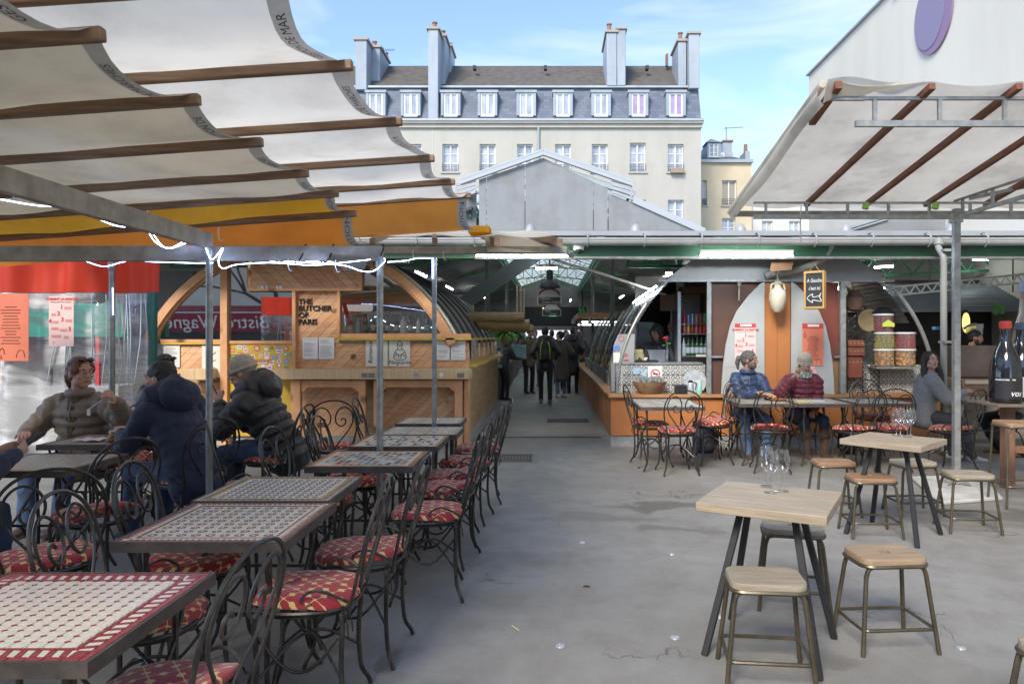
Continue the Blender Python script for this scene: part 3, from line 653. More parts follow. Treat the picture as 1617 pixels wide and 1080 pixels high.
def planks(px0, px1, py0, py1, y, parent, wpx=10, sgn=1, th=.014, step=None, label=None):
    # diagonal boards, clipped to the rectangle; py0 = top
    x0, x1, z0, z1 = PX(px0, y), PX(px1, y), PZ(py1, y), PZ(py0, y)
    wd = wpx*y/1125; n = (1/sqrt(2), -sgn/sqrt(2)); ds = [x*n[0]+z*n[1] for x in (x0, x1) for z in (z0, z1)]; d = min(ds)
    MB().box(x0, x1, y, y+.01, z0, z1).build('backing', DARKM, parent)
    while d < max(ds):
        p = [(x0, z0), (x1, z0), (x1, z1), (x0, z1)]
        p = clip_poly(p, n, d+.002, 1); p = clip_poly(p, n, d+wd-.002, -1) if len(p) > 2 else p
        if len(p) > 2:
            a = abs(sum(p[i][0]*p[(i+1) % len(p)][1]-p[(i+1) % len(p)][0]*p[i][1] for i in range(len(p))))/2
            if a > 2e-4: MB().prism([(q[0], y-.001, q[1]) for q in p], (0, -th-random.uniform(0, .003), 0)).build('plank', random.choice(PINE), parent)
        d += wd
# front base wall: boards above ledge
planks(470, 741, 542, 586, KY, kio, 11); planks(470, 536, 457, 541, KY, kio, 11); planks(258, 321, 546, 590, KY, kio, 11)
planks(397, 572, 418, 455, KY-.06, kio, 12, -1)
# lower bays
for a, b in ((478, 566), (603, 719), (290, 330), (322, 352)): planks(a, b, 604, 690, KY+.05, kio, 10)
MB().box(kx(258), kx(741), KY+.02, KY+.3, kz(707)+.01, kz(688)).build('plinth', PLINTH, kio)
MB().box(kx(258), kx(738), KY+.065, KY+.12, 0.17, kz(541)).build('inner_wall', PLY, kio)
# posts, header, ledge
for a, b in ((459, 474), (566, 577), (590, 601), (718, 730), (283, 290)):
    MB().box(PX(a, 9.95), PX(b, 9.95), 9.95, 10.05, 0, PZ(600, 9.95)).build('post', ORW, kio, bev=.004)
for a, b in ((478, 566), (603, 719)):
    MB().box(PX(a-4, 9.95), PX(b, 9.95), 9.97, 10.02, PZ(612, 9.95), PZ(600.5, 9.95)).build('header_board', ORW, kio, bev=.003)
    for s_, e in ((1, a-3), (-1, b)):
        x = PX(e, 9.95); MB().prism([(x, 9.975, PZ(612, 9.95)), (x+s_*.09, 9.975, PZ(612, 9.95)), (x+s_*.03, 9.975, PZ(618, 9.95)), (x, 9.975, PZ(619, 9.95))], (0, .04, 0)).build('bracket', ORW, kio)
MB().box(PX(740, 10), PX(733, 10), 10.0, 10.25, 0, PZ(600, 10)).build('corner_post', ORW, kio, bev=.004)
ld = MB().box(PX(425, 9.85), PX(741, 9.85), 9.85, KY-.02, PZ(599, 9.85), PZ(583, 9.85)).build('ledge', LEDG, kio, bev=.006)
for a, b in ((571, 580), (582, 592), (722, 733)): MB().box(PX(a, 9.85), PX(b, 9.85), 9.844, 9.8495, PZ(596, 9.85), PZ(589, 9.85)).build('ledge_badge', M('grey badge', (.2, .18, .16), rough=.6), ld)
for a in (657, 697): MB().prism([(PX(a, 9.85)+.03*cos(t*pi/6), 9.846, PZ(592, 9.85)+.03*sin(t*pi/6)) for t in range(12)], (0, .003, 0)).build('ledge_sticker', M('blue sticker', (.25, .3, .5)) if a < 690 else WHITEP, ld)
MB().box(PX(285, 9.85), PX(326, 9.85), 9.85, KY-.02, PZ(600, 9.85), PZ(583, 9.85)).build('ledge', LEDG, kio, bev=.006)
# sills and mullions
MB().box(kx(536), kx(746), KY-.10, KY+.0, kz(537), kz(533.5)).build('sill', YEL, kio, bev=.003)
MB().box(kx(536), kx(744), KY-.07, KY+.02, kz(533.5)+.002, kz(527)).build('sill_board', ORW, kio)
MB().box(kx(258), kx(352), KY-.06, KY+.02, kz(544), kz(541)).build('sill', YEL, kio); MB().box(kx(256), kx(352), KY-.05, KY+.03, kz(541)+.002, kz(536)).build('sill_board', ORW, kio)
MB().box(kx(362), kx(466), KY-.05, KY+.03, kz(543), kz(538)).build('sill_board', ORW, kio)
for a, b, t, bt in ((352, 363, 415, 706), (464.5, 470, 455, 600), (535, 539.5, 455, 533)): MB().box(kx(a), kx(b), KY-.09, KY+.04, kz(bt), kz(t)).build('mullion', ORW, kio, bev=.004)
# sign board frame
f = MB().box(kx(395), kx(468), KY-.10, KY+.0, kz(460), kz(455.5)).box(kx(468.01), kx(574), KY-.10, KY+.0, kz(460), kz(455.2)).box(kx(569), kx(574), KY-.10, KY, kz(455), kz(400)).box(kx(394), kx(397), KY-.10, KY, kz(455), kz(400)); f.build('board_trim', ORW, kio)
# arch
AC, AZ, AR = kx(475), .48, 2.44
def arc(R, a0, a1, n, y, c=(AC, AZ)): return [(c[0]+R*cos(a0+(a1-a0)*i/n), y, c[1]+R*sin(a0+(a1-a0)*i/n)) for i in range(n+1)]
a_low = math.asin((kz(541)-AZ)/AR)
def ring(R0, R1, a0, a1, n, y0, y1, c=(AC, AZ)):
    o = arc(R1, a0, a1, n, y0, c); i_ = arc(R0, a0, a1, n, y0, c); m = MB()
    for k_ in range(n): m.prism([o[k_], o[k_+1], i_[k_+1], i_[k_]], (0, y1-y0, 0))
    return m
ring(AR-.11, AR, a_low, pi-a_low, 40, KY-.10, KY+.02).build('arch_frame', ORW, kio); ring(AR-.145, AR-.112, a_low, pi-a_low, 40, KY-.05, KY+.02).build('arch_bead', PINE[2], kio)
# glass
def arch_glass(x0, x1, z0, ztop, y, mat, name='window_pane', R=AR-.12, c=(AC, AZ), n=20):
    up = []
    for i in range(n+1):
        x = x0+(x1-x0)*i/n; z = c[1]+sqrt(max(0.0, R*R-(x-c[0])**2)); up.append((x, y, max(z0+.001, min(ztop, z))))
    m = MB()
    for a, b in zip(up, up[1:]): m.prism([(a[0], y, z0), (b[0], y, z0), b, a], (0, .006, 0))
    return m.build(name, mat, kio, flat=True)
arch_glass(kx(256), kx(352), kz(536), 2.9, KY-.02, KGL); arch_glass(kx(363), kx(464), kz(538), kz(462), KY-.02, KGL); arch_glass(kx(363), kx(396), kz(461.5), 2.8, KY-.02, KGL)
KG2 = glass_pane('bar window glass', (.75, .76, .76), refl=.16, rough=.02)
arch_glass(kx(540), kx(716), kz(527), kz(400), KY-.02, KG2)
# barrel roof behind arch, ribs, inside
BARR = M('olive grey corrugated sheet', (.30, .30, .25), (.21, .21, .175), rough=.6, scale=3, bump=.2)
def barrel(c, R, a0, a1, y0, y1, mat, parent, corr=.012, name='barrel_roof', pitch=.076):
    n = 160
    m = MB().sheet(lambda u, v: (c[0]+(R+corr*sin(2*pi*(a0+(a1-a0)*u)*R/pitch))*cos(a0+(a1-a0)*u), y0+(y1-y0)*v, c[1]+(R+corr*sin(2*pi*(a0+(a1-a0)*u)*R/pitch))*sin(a0+(a1-a0)*u)), n*2, 1)
    return m.build(name, mat, parent)
barrel((AC, AZ), AR-.03, a_low-.05, pi-a_low, KY+.05, 16.5, BARR, kio)
for y in (10.9, 11.7, 12.6, 13.6, 14.6, 15.6):
    MB().tube(arc(AR+.01, a_low-.05, pi/2, 26, y), .022, 6).build('roof_rib', RAIL, kio)
MB().tube(arc(AR+.015, a_low-.03, pi/2, 26, KY+.12), .02, 6).build('roof_rib', M('pale rib', (.55, .55, .5), rough=.5), kio)
MB().box(kx(258), -1.9, 12.6, 12.65, .1, 2.0).build('back_wall', DARKM, kio)
MB().box(-4.4, -2.9, 11.2, 11.26, 2.72, 2.76).build('added_fill_strip', M('added kiosk fill strip', (1, .93, .8), emit=14), kio)  # added glowing strip, out of sight, to brighten the kiosk inside
MB().box(kx(540), kx(735), 11.3, 11.6, 1.2, 1.5).build('back_counter', M('steel counter', (.4, .4, .4), rough=.35, metal=.6), kio)
# aisle side of kiosk
SX = -1.19
MB().box(SX-.04, SX, KY+.26, 16.4, 0.12, 1.10).build('side_panel', PLY, kio); MB().box(SX-.05, SX+.006, KY+.26, 16.4, 0, .12).build('side_plinth', PLINTH, kio)
MB().box(SX-.14, SX+.12, KY+.02, 16.4, 1.105, 1.15).build('side_counter', YEL, kio, bev=.004)
for i in range(7):
    y = KY+.15+.95*i; MB().box(SX-.10, SX-.06, y, y+.04, 1.152, 1.5).build('side_mullion', ORW, kio)
    MB().box(SX-.09, SX-.07, y+.05, y+.90, 1.16, 1.34).build('side_board', PINE[i % 3], kio); MB().box(SX-.085, SX-.075, y+.05, y+.90, 1.36, 1.48).build('side_glass', KG2, kio)
    if i < 6: MB().box(SX-.088, SX-.06, y+.40, y+.56, 1.2, 1.44).build('leaflet', WHITEP, kio)
MB().box(SX-.12, SX-.04, KY+.02, 16.4, 1.50, 1.53).build('side_rail', YEL, kio)
# lettering
LET = M('black cut letters', (.015, .015, .015), rough=.4)
for i, s_ in enumerate(('THE', 'BUTCHER', 'OF', 'PARIS')):
    text_on(s_, .108, (kx(472.5), KY-.022, kz(477+10.6*i)), LET, kio, 'lettering', .012, align='LEFT', offset=.0022)
# small stickers on sign board edge
for i, (p, wd) in enumerate(((412, 2), (416, 5), (424, 3), (432, 6), (440, 4), (445, 5))):
    MB().box(kx(p), kx(p+wd), KY-.106, KY-.102, kz(457), kz(452.5)).build('edge_sticker', [WHITEP, WHITEP, WHITEP, M('orange sticker', (.7, .35, .1)), WHITEP, WHITEP][i], kio)
# sticker covered yellow panel
MB().box(kx(363), kx(464), KY-.03, KY+.02, kz(688), kz(543.3)).build('yellow_panel', YEL, kio)
SC = [(.75, .74, .7), (.75, .74, .7), (.72, .70, .66), (.1, .1, .1), (.55, .12, .1), (.15, .3, .55), (.5, .15, .4), (.2, .4, .2), (.7, .45, .4), (.3, .35, .3)]
R_ = random.Random(3); used = []
for i in range(420):
    big = R_.random(); rw = .05+.07*big*R_.random(); x = R_.uniform(kx(366), kx(461)); z = R_.uniform(kz(586), kz(548)); rh = rw*R_.uniform(.5, 1)
    if any(abs(x-u[0]) < (rw+u[2])/2+.006 and abs(z-u[1]) < (rh+u[3])/2+.006 for u in used): continue
    used.append((x, z, rw, rh)); mt = M('sticker %d' % (i % 10), SC[i % 10], rough=.5); mt2 = M('sticker %d' % ((i+4) % 10), SC[(i+4) % 10], rough=.5); y = KY-.0315
    if R_.random() < .5:
        rh = rw = min(rw, .09); st = MB().prism([(x+rw/2*cos(t*pi/8), y, z+rw/2*sin(t*pi/8)) for t in range(16)], (0, -.0015, 0)).build('sticker', mt, kio)
        MB().prism([(x+rw/3.2*cos(t*pi/8), y-.0018, z+rw/3.2*sin(t*pi/8)) for t in range(16)], (0, -.001, 0)).build('print', mt2, st)
    else:
        st = MB().box(x-rw/2, x+rw/2, y-.0015, y, z-rh/2, z+rh/2).build('sticker', mt, kio); MB().box(x-rw*.36, x+rw*.36, y-.0028, y-.0018, z-rh*.2, z+rh*.22).build('print', mt2, st)
    if len(used) > 74: break
text_on('PLEBSGAMES', .05, (kx(415), KY-.037, kz(570)), M('red print', (.5, .03, .04)), kio, 'print', .0005)
# notices and drawings on the kiosk
def notice(px0, px1, py0, py1, y, label, lines=16, mat=WHITEP, ink=None, parent=None, name='notice', tilt=0, group=None):
    x0, x1, z0, z1 = PX(px0, y), PX(px1, y), PZ(py1, y), PZ(py0, y)
    t = MB().box(x0, x1, y-.004, y, z0, z1).build(name, mat); tag(t, label, 'notice', group)
    m = MB(); rr = random.Random(int(px0)); h = z1-z0; ww = x1-x0
    for i in range(lines):
        if rr.random() < .12: continue
        z = z1-h*(.08+.86*i/lines); a = x0+ww*.1; m.box(a, a+ww*rr.uniform(.45, .8), y-.0052, y-.0042, z-h*.012, z+h*.006)
    m.build('print', ink or M('grey print', (.25, .25, .26)), t); return t
notice(478, 502, 533.5, 567, KY-.03, 'white printed menu sheet right below the black letters, left one'); notice(503.5, 528, 533.5, 567, KY-.03, 'white printed menu sheet right below the black letters, right one')
notice(689, 710, 535.5, 568.5, KY-.03, 'white menu sheet near the right end of the kiosk, behind the steel pole'); notice(712, 735, 535.5, 568.5, KY-.03, 'rightmost white menu sheet on the wooden kiosk')
notice(259, 284, 545, 580, KY-.03, 'white menu sheet at the left end of the wooden kiosk')
PAPER = M('cream drawing paper', (.66, .65, .56), rough=.8)
def drawing(px0, px1, py0, py1, y, label, strokes, txt=None):
    t = MB().box(PX(px0, y), PX(px1, y), y-.004, y, PZ(py1, y), PZ(py0, y)).build('drawing', PAPER); tag(t, label, 'poster')
    m = MB()
    for s_ in strokes:
        pp = bez([(PX(px0+(px1-px0)*a, y), y-.006, PZ(py0+(py1-py0)*b, y)) for a, b in s_], 5)
        for a, b in zip(pp, pp[1:]):
            if (a-b).length > 1e-4: m.bar(a, b, .008, .003, up=(0, 1, 0))
    m.build('print', INK, t)
    if txt: text_on(txt, .072, (PX((px0+px1)/2, y), y-.006, PZ(py1-6, y)), INK, t, 'lettering', .001, shear=.3)
    return t
monk = [[(.5, .08), (.38, .2), (.42, .36), (.3, .45), (.22, .7), (.5, .78), (.8, .7), (.72, .45), (.6, .36), (.62, .2), (.5, .08)], [(.45, .2), (.5, .28), (.57, .2)], [(.3, .5), (.5, .6), (.7, .5)], [(.42, .36), (.5, .42), (.6, .36)], [(.25, .66), (.4, .55), (.45, .72)], [(.75, .66), (.6, .55), (.55, .72)]]
drawing(614.5, 648, 535, 578.5, KY-.03, 'cream poster with ink drawing of a seated figure, between the two poles', monk, 'Marguerite')
d_ = drawing(577.5, 612.5, 535, 578.5, KY-.03, 'cream poster with vertical handwriting, partly behind the thick pole', [[(.6, .12), (.5, .25), (.6, .4), (.72, .3), (.6, .12)], [(.5, .5), (.7, .55), (.8, .75)]])
text_on('Romance', .085, (kx(586), KY-.036, kz(557)), INK, d_, 'lettering', .001, rot=(pi/2, -pi/2, 0), shear=.3)
drawing(319, 351, 546, 596, KY-.03, 'cream poster with faint plant drawing left of the kiosk door post', [[(.4, .1), (.5, .3), (.45, .6)], [(.5, .3), (.7, .2)], [(.48, .4), (.3, .33)], [(.47, .5), (.7, .45)], [(.3, .7), (.5, .66), (.7, .72)]])
# bottles and shelf inside the bar window
BG = {'g': M('green bottle glass', (.03, .10, .05), rough=.1, spec=.8), 'c': M('pale bottle glass', (.45, .5, .5), rough=.1, spec=.8), 'b': M('brown bottle glass', (.10, .05, .02), rough=.1, spec=.8), 'w': M('white bottle', (.7, .7, .68), rough=.3), 'r': M('red bottle', (.5, .05, .04), rough=.3), 'k': M('dark bottle glass', (.012, .014, .016), rough=.08, spec=.8)}
BPROTO = {}
def bottle(x, y, z, h, r, kind, label, labcol=None, group=None, cat='bottle', cap=None):
    key = (kind, round(h, 3), round(r, 3), labcol, cap)
    if key in BPROTO: return dup(BPROTO[key], (x, y, z), 0, label, group)
    t = thing('bottle', label, cat, (x, y, z), 0, group)
    MB().lathe([(r*.3, 0), (r*.97, .002), (r, .01*h), (r, h*.55), (r*.9, h*.62), (r*.5, h*.72), (r*.32, h*.78), (r*.3, h*.94), (r*.36, h*.945)], n=14).build('glass_body', BG[kind], t, local=True)
    if labcol: MB().lathe([(r*1.01, h*.14), (r*1.025, h*.145), (r*1.025, h*.44), (r*1.01, h*.445)], n=14).build('bottle_label', M('label %s' % (labcol,), labcol, rough=.6), t, local=True)
    MB().lathe([(r*.34, h*.93), (r*.4, h*.94), (r*.38, h*.995), (r*.2, h)], n=10).build('cap', M('cap %s' % (cap,), cap or (.05, .05, .05), rough=.5), t, local=True)
    BPROTO[key] = t; return t
sh_ = MB().box(kx(541), kx(712), KY+.02, KY+.3, kz(527)-.02, kz(526)).build('shelf', ORW, kio)
bt = [(549, 'w', .13, 'white jar with gold label at the left end of the bar window'), (562, 'c', .25, None), (574, 'g', .27, None), (586, 'b', .26, None), (609, 'b', .25, None), (623, 'k', .25, None), (634, 'w', .27, None), (645, 'b', .26, None), (658, 'w', .24, None), (672, 'g', .26, None), (697, 'r', .24, None)]
names_ = ['', 'clear bottle beside the white jar in the bar window', 'green bottle second from the jar in the bar window', 'brown bottle just left of the thick pole in the bar window', 'brown bottle just right of the thick pole in the bar window', 'dark bottle left of the tall white one in the bar window', 'tall white bottle in the middle of the bar window', 'brown bottle with pale label right of the tall white one', 'short white bottle left of the green labelled one in the bar window', 'wide green labelled bottle by the thin pole in the bar window', 'red labelled bottle at the far right of the bar window']
lc = [(.5, .4, .1), None, (.1, .3, .15), (.6, .55, .4), (.6, .55, .45), (.55, .5, .4), (.7, .7, .65), (.62, .58, .45), (.7, .7, .66), (.35, .5, .3), (.6, .1, .1)]
for (px, kd, h, lb), nn, lcc in zip(bt, names_, lc): bottle(kx(px), KY+.14, kz(526)+.002, h, .036 if px not in (634, 672) else .048, kd, lb or nn, lcc, 'bottles in the bar window')
for i, px in enumerate((563, 586, 608, 622, 634, 646, 660, 672)):   # bottles on optics, higher
    pass
# optics rail with shining drinks strings
MB().tube([(kx(545), KY+.5, kz(497)), (kx(700), KY+.5, kz(497))], .012, 5).build('optic_rail', GALV, kio)
for px in (575, 600, 622, 634, 647, 660, 672, 683): MB().lathe([(.015, 0), (.02, .05), (.012, .12), (.008, .16)], (kx(px), KY+.5, kz(505)), 8).build('pourer', GALV, kio)
tag(MB().tube(bez([(kx(566), KY+.7, kz(505)), (kx(580), KY+.6, kz(498)), (kx(598), KY+.7, kz(511)), (kx(625), KY+.6, kz(515)), (kx(660), KY+.6, kz(517)), (kx(700), KY+.7, kz(512))], 6), .007, 5).build('rope_light', M('bar rope light', (.5, .7, 1), emit=2)), 'faint blue rope light hanging inside the bar window', 'rope light')
tag(MB().tube(bez([(kx(540), KY+.1, kz(478)), (kx(546), KY+.1, kz(500)), (kx(553), KY+.12, kz(512))], 5), [.03]*11, 8).build('red_hose', M('red hose', (.55, .03, .03), rough=.4)), 'short red sloping tube inside the bar window left edge', 'tube')

# the facade and awning behind the camera that the windows mirror
rf = thing('restaurant_front', 'beige restaurant front with a red awning, mirrored in the kiosk windows', 'building', (-10, -6, 0))
MB().box(-22, -5.5, -6.3, -6, 0, 9).box(-5.499, 4, -6.3, -6, 0, 4.6).build('wall', M('beige stone wall', (.76, .70, .56), (.66, .6, .47), rough=.9, scale=1), rf)
MB().prism([(-20, -3.0, 1.72), (-6, -3.0, 1.72), (-6, -3.0, 2.42), (-20, -3.0, 2.42)], (0, -.03, 0)).build('awning_valance', M('red awning cloth', (.34, .03, .045), (.28, .025, .035), rough=.7, scale=3), rf)
MB().prism([(-20, -3.02, 2.425), (-6, -3.02, 2.425), (-6, -4.6, 2.62), (-20, -4.6, 2.62)], (0, 0, .02)).build('awning_cloth', M('red awning cloth', (.4, .03, .05)), rf)
MB().box(-20, -6, -2.985, -2.98, 2.33, 2.37).build('awning_stripe', WHITEP, rf)
text_on('Bistro Wagner', .62, (-11.0, -2.975, 2.02), M('cream lettering', (.8, .75, .65)), rf, 'lettering', .004, rot=(pi/2, 0, pi), shear=.15)
MB().box(-20, -6, -5.99, -5.9, 0, 1.9).build('shopfront', DARKM, rf)
tr = thing('bare_tree', 'bare winter tree standing in front of the mirrored restaurant', 'tree', (-9.5, -4.6, 0))
def branches(mb, p, d, L_, r, dep, rr):
    q = p+d*L_; mb.tube([p, p+d*L_*.5+Vector((rr.uniform(-.05, .05), rr.uniform(-.05, .05), 0))*L_, q], [r, r*.85, r*.7], 6)
    if dep <= 0: return
    for i in range(3):
        nd = (d+Vector((rr.uniform(-.9, .9), rr.uniform(-.6, .6), rr.uniform(-.2, .7)))).normalized(); branches(mb, q, nd, L_*rr.uniform(.6, .85), r*.62, dep-1, rr)
mb = MB().tube([(-9.5, -4.6, 0), (-9.45, -4.6, 2.4)], [.14, .11], 8); mb.build('trunk', M('bark', (.09, .07, .055), rough=.9), tr)
mb = MB(); branches(mb, Vector((-9.45, -4.6, 2.35)), Vector((-.2, 0, 1)), 1.1, .09, 5, random.Random(4)); branches(mb, Vector((-9.45, -4.6, 2.35)), Vector((-1, 0, .6)).normalized(), 1.4, .08, 5, random.Random(9)); branches(mb, Vector((-9.45, -4.6, 2.35)), Vector((1, 0, .5)).normalized(), 1.3, .08, 5, random.Random(19)); mb.build('crown', M('bark', (.09, .07, .055)), tr)

# ================================================================ RIGHT KIOSK
RY = 10.05
def rx(px): return PX(px, RY)
def rz_(py): return PZ(py, RY)
ORP = M('orange painted panel', (.50, .195, .06), (.42, .155, .045), rough=.45, scale=2.5, grime=.12)
ORL = M('light wood counter edge', (.45, .24, .10), (.36, .18, .075), rough=.45, scale=5, stretch=(.6, .6, 6))
GREYP = M('grey painted panel', (.36, .36, .37), (.30, .30, .31), rough=.55, scale=1.4, grime=.1)
GREYD = M('pale grey door', (.43, .45, .44), (.37, .39, .38), rough=.5, scale=2, grime=.12)
rk = thing('grey_kiosk', 'round roofed food kiosk with orange base and patterned cement tiles', 'kiosk', (3.2, RY, 0))
RC, RZ0, RR = rx(1225), .72, 2.24
MB().box(.865, rx(1484), RY, RY+.06, .16, rz_(628)).build('front_panel', ORP, rk)
MB().box(.865, rx(1484), RY+.02, RY+.06, 0, .155).build('plinth', PLINTH, rk)
for p in (1112, 1355): MB().box(rx(p), rx(p)+.012, RY-.004, RY-.001, .17, rz_(629)).build('panel_joint', DARKM, rk)
MB().box(.83, rx(1486), RY-.06, RY+.5, rz_(627.5), rz_(622.5)).build('counter_edge', ORL, rk, bev=.004)
MB().box(.865, .925, RY+.065, 24, .12, .72).build('side_panel', M('orange side panel', (.40, .17, .06), (.30, .13, .05), rough=.5, scale=2), rk)
MB().box(.87, .93, RY+.065, 24, 0, .118).build('side_plinth', PLINTH, rk)
MB().box(.80, 1.35, RY+.51, 24, .725, .77).build('side_counter', ORL, rk, bev=.004)
MB().box(rx(970), rx(1122), RY+.35, RY+.40, .9, rz_(577)).build('tile_backing', PLINTH, rk)
# fascia: circular segment above the doors
ft = rz_(445); a0 = math.asin((ft-RZ0)/RR); n_ = 32; cc = arc(RR, a0, pi-a0, n_, RY-.02, (RC, RZ0))
m_ = MB()
for a, b in zip(cc, cc[1:]): m_.prism([(a[0], RY-.02, ft), a, b, (b[0], RY-.02, ft)], (0, .05, 0))
m_.build('fascia', GREYP, rk)
MB().box(rx(1040), rx(1410), RY-.05, RY+.03, rz_(445.5), rz_(442)).build('head_rail', GALV, rk)
for a, b in ((1115.5, 1122), (1325, 1333.5)): MB().box(rx(a), rx(b), RY-.05, RY+.02, rz_(622), rz_(445.7)).build('door_post', GALV, rk)
for y0, y1 in ((562, 565),):
    for a, b in ((1122, 1141), (1316, 1325)): MB().box(rx(a), rx(b), RY-.03, RY+.01, rz_(y1), rz_(y0)).build('mid_rail', GALV, rk)
BRN = M('dark brown board', (.11, .055, .035), (.085, .04, .027), rough=.6, scale=2)
RED = M('red brown board', (.19, .05, .032), (.15, .04, .027), rough=.6, scale=2)
MB().box(rx(1122), rx(1206), RY+.03, RY+.05, rz_(622), rz_(446)).build('brown_board', BRN, rk)
MB().box(rx(1248), rx(1325), RY+.03, RY+.05, rz_(565), rz_(446)).build('red_board', RED, rk); MB().box(rx(1248), rx(1325), RY+.03, RY+.05, rz_(622), rz_(565.5)).build('wood_board', M('tan wood', (.3, .17, .07), (.2, .11, .04), rough=.6, scale=4), rk)
MB().box(rx(1206.3), rx(1227), RY+.0, RY+.025, rz_(622), rz_(446)).box(rx(1227.4), rx(1247.7), RY+.0, RY+.025, rz_(622), rz_(446)).build('orange_door', ORP, rk)
for s_, cxp in ((-1, 1206), (1, 1248)):
    ed = [(0, 445), (8, 450), (26, 468), (44, 492), (54, 515), (61, 545), (65, 575), (67, 600), (68, 622)]
    m_ = MB(); pl = [(rx(cxp+s_*d), RY-.012, rz_(z)) for d, z in ed]
    for a, b in zip(pl, pl[1:]): m_.prism([(rx(cxp), RY-.012, a[2]), a, b, (rx(cxp), RY-.012, b[2])], (0, -.025, 0))
    m_.build('arched_door', GREYD, rk)
    for z in (580, 600): MB().box(rx(cxp+s_*5), rx(cxp+s_*60), RY-.040, RY-.038, rz_(z), rz_(z-1)).build('door_crease', PLINTH, rk)
for a, b in ((1164, 1167),): MB().box(rx(a), rx(b), RY-.05, RY-.035, rz_(475), rz_(447)).lathe([(.03, 0), (.03, .06)], (rx(1165.5), RY-.06, rz_(453)), 8).build('latch', M('old brass', (.25, .22, .15), rough=.5, metal=.5), rk)
MB().box(2.0, rx(1100), RY+2.2, RY+2.25, 2.62, 2.66).box(rx(1345), rx(1440), RY+1.3, RY+1.35, 2.3, 2.35).build('added_fill_strip', M('added kiosk fill strip', (1, .93, .8)), rk, kind='stuff')  # added glowing strips, tucked out of view, to fill the stall with light
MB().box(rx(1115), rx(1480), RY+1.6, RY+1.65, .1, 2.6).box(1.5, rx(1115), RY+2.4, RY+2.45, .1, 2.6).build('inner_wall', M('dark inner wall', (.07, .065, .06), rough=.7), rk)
MB().box(rx(1333), rx(1484), RY+.45, RY+.5, .9, rz_(578)).build('tile_backing', PLINTH, rk)
# barrel lining
barrel((RC, RZ0), RR-.05, radians(28), radians(152), RY+.1, 13.6, M('kiosk barrel lining', (.16, .16, .16), (.1, .1, .1), rough=.6, scale=3), rk, corr=.004)
# bent tubes
for i, y in enumerate((RY-.02, 10.75, 11.45, 12.2, 13.0, 13.9, 14.9, 16, 17.2, 18.6)):
    MB().tube(arc(RR, pi-.62, pi+.0, 16, y, (RC, RZ0)), .024 if i < 1 else .018, 8).build('bent_tube', GALV if i in (0,) else (M('dark bent tube', (.12, .12, .12), rough=.4, metal=.4) if i % 2 else GALV), rk)
MB().tube(arc(RR, -.02, .72, 16, RY-.02, (RC, RZ0)), .028, 8).build('bent_tube', GALV, rk)
for y in (10.9, 12.2): MB().tube(arc(RR-.05, .1, .9, 16, y+.3, (RC, RZ0)), .02, 8).build('bent_tube', M('dark bent tube', (.12, .12, .12)), rk)
# curved glass + display cases along the aisle
SG = glass_pane('stall glass', (.8, .82, .82), refl=.10, diffuse=.05)
for i in range(9):
    y0 = RY+.7+.95*i
    MB().sheet(lambda u, v: (RC-(RR-.03)*cos(.02+.50*v), y0+.02+.9*u, RZ0+.06+(RR-.03)*sin(.02+.50*v)), 1, 8).build('curved_glass', SG, rk)
    MB().box(.95, 1.5, y0+.05, y0+.85, .775, 1.0).build('display_case', M('steel case', (.3, .3, .3), rough=.35, metal=.5), rk)
rr = random.Random(5); FRC = [(.5, .12, .05), (.55, .3, .06), (.15, .25, .06), (.45, .38, .2), (.3, .1, .08)]
for c_i in range(5):
    m_ = MB()
    for i in range(26): m_.ell((rr.uniform(1.0, 1.45), rr.uniform(10.8, 18.5), 1.0+rr.uniform(.02, .08)), rr.uniform(.035, .06), nu=8, nv=6)
    tag(m_.build('deli_food', M('food %d' % c_i, FRC[c_i], rough=.5)), ('red', 'orange', 'green', 'pale', 'dark')[c_i]+' food heaped in the glass cases along the aisle stall', 'food', kind='stuff')
# cement tiles
def cement_tile_parts():
    pass
TW = M('cement tile white', (.60, .60, .55), rough=.45); TG = M('cement tile grey', (.09, .11, .15), rough=.45); TY = M('cement tile ochre', (.50, .42, .22), rough=.45)
def cement_tile(sz):
    m = MB(); h = sz/2-.003; m.cm = 0; m.box(-h, h, -.008, 0, -h, h)
    def rg(cx, cz, r0, r1, mi, n=8, y=-.0095):
        m.cm = mi
        for i in range(n):
            a, b = 2*pi*(i+.5)/n, 2*pi*(i+1.5)/n
            m.add([(cx+r0*cos(a), y, cz+r0*sin(a)), (cx+r1*cos(a), y, cz+r1*sin(a)), (cx+r1*cos(b), y, cz+r1*sin(b)), (cx+r0*cos(b), y, cz+r0*sin(b))], [(0, 1, 2, 3)])
    q = sz/4
    for sx in (-1, 1):
        for sz_ in (-1, 1):
            rg(sx*q, sz_*q, q*.55, q*.90, 1); rg(sx*q, sz_*q, .0005, q*.34, 2, 6)
    rg(0, 0, .0005, q*.30, 1, 4)
    return m
ct = cement_tile(.142); ctm = None
def tile_field(px0, px1, py0, py1, y, parent):
    global ctm
    x0, x1, z0, z1 = PX(px0, y), PX(px1, y), PZ(py1, y), PZ(py0, y); nx = round((x1-x0)/.142); nz_ = round((z1-z0)/.142)
    for i in range(nx):
        for j in range(nz_):
            if ctm is None: o = ct.build('cement_tile', [TW, TG, TY], parent, local=True, flat=True); ctm = o.data
            else: o = bpy.data.objects.new('cement_tile', ctm); COL.objects.link(o); o.parent = parent
            o.location = Vector((x0+.142*(i+.5), y, z1-.142*(j+.5)))-parent.location
            o.scale = ((x1-x0)/nx/.142, 1, (z1-z0)/nz_/.142)
tile_field(974, 1115, 577, 621, RY+.34, rk); tile_field(1334, 1482, 576, 621, RY+.44, rk)
MB().box(rx(968), rx(974), RY+.3, RY+.5, rz_(621), rz_(575)).build('tile_end', GALV, rk)
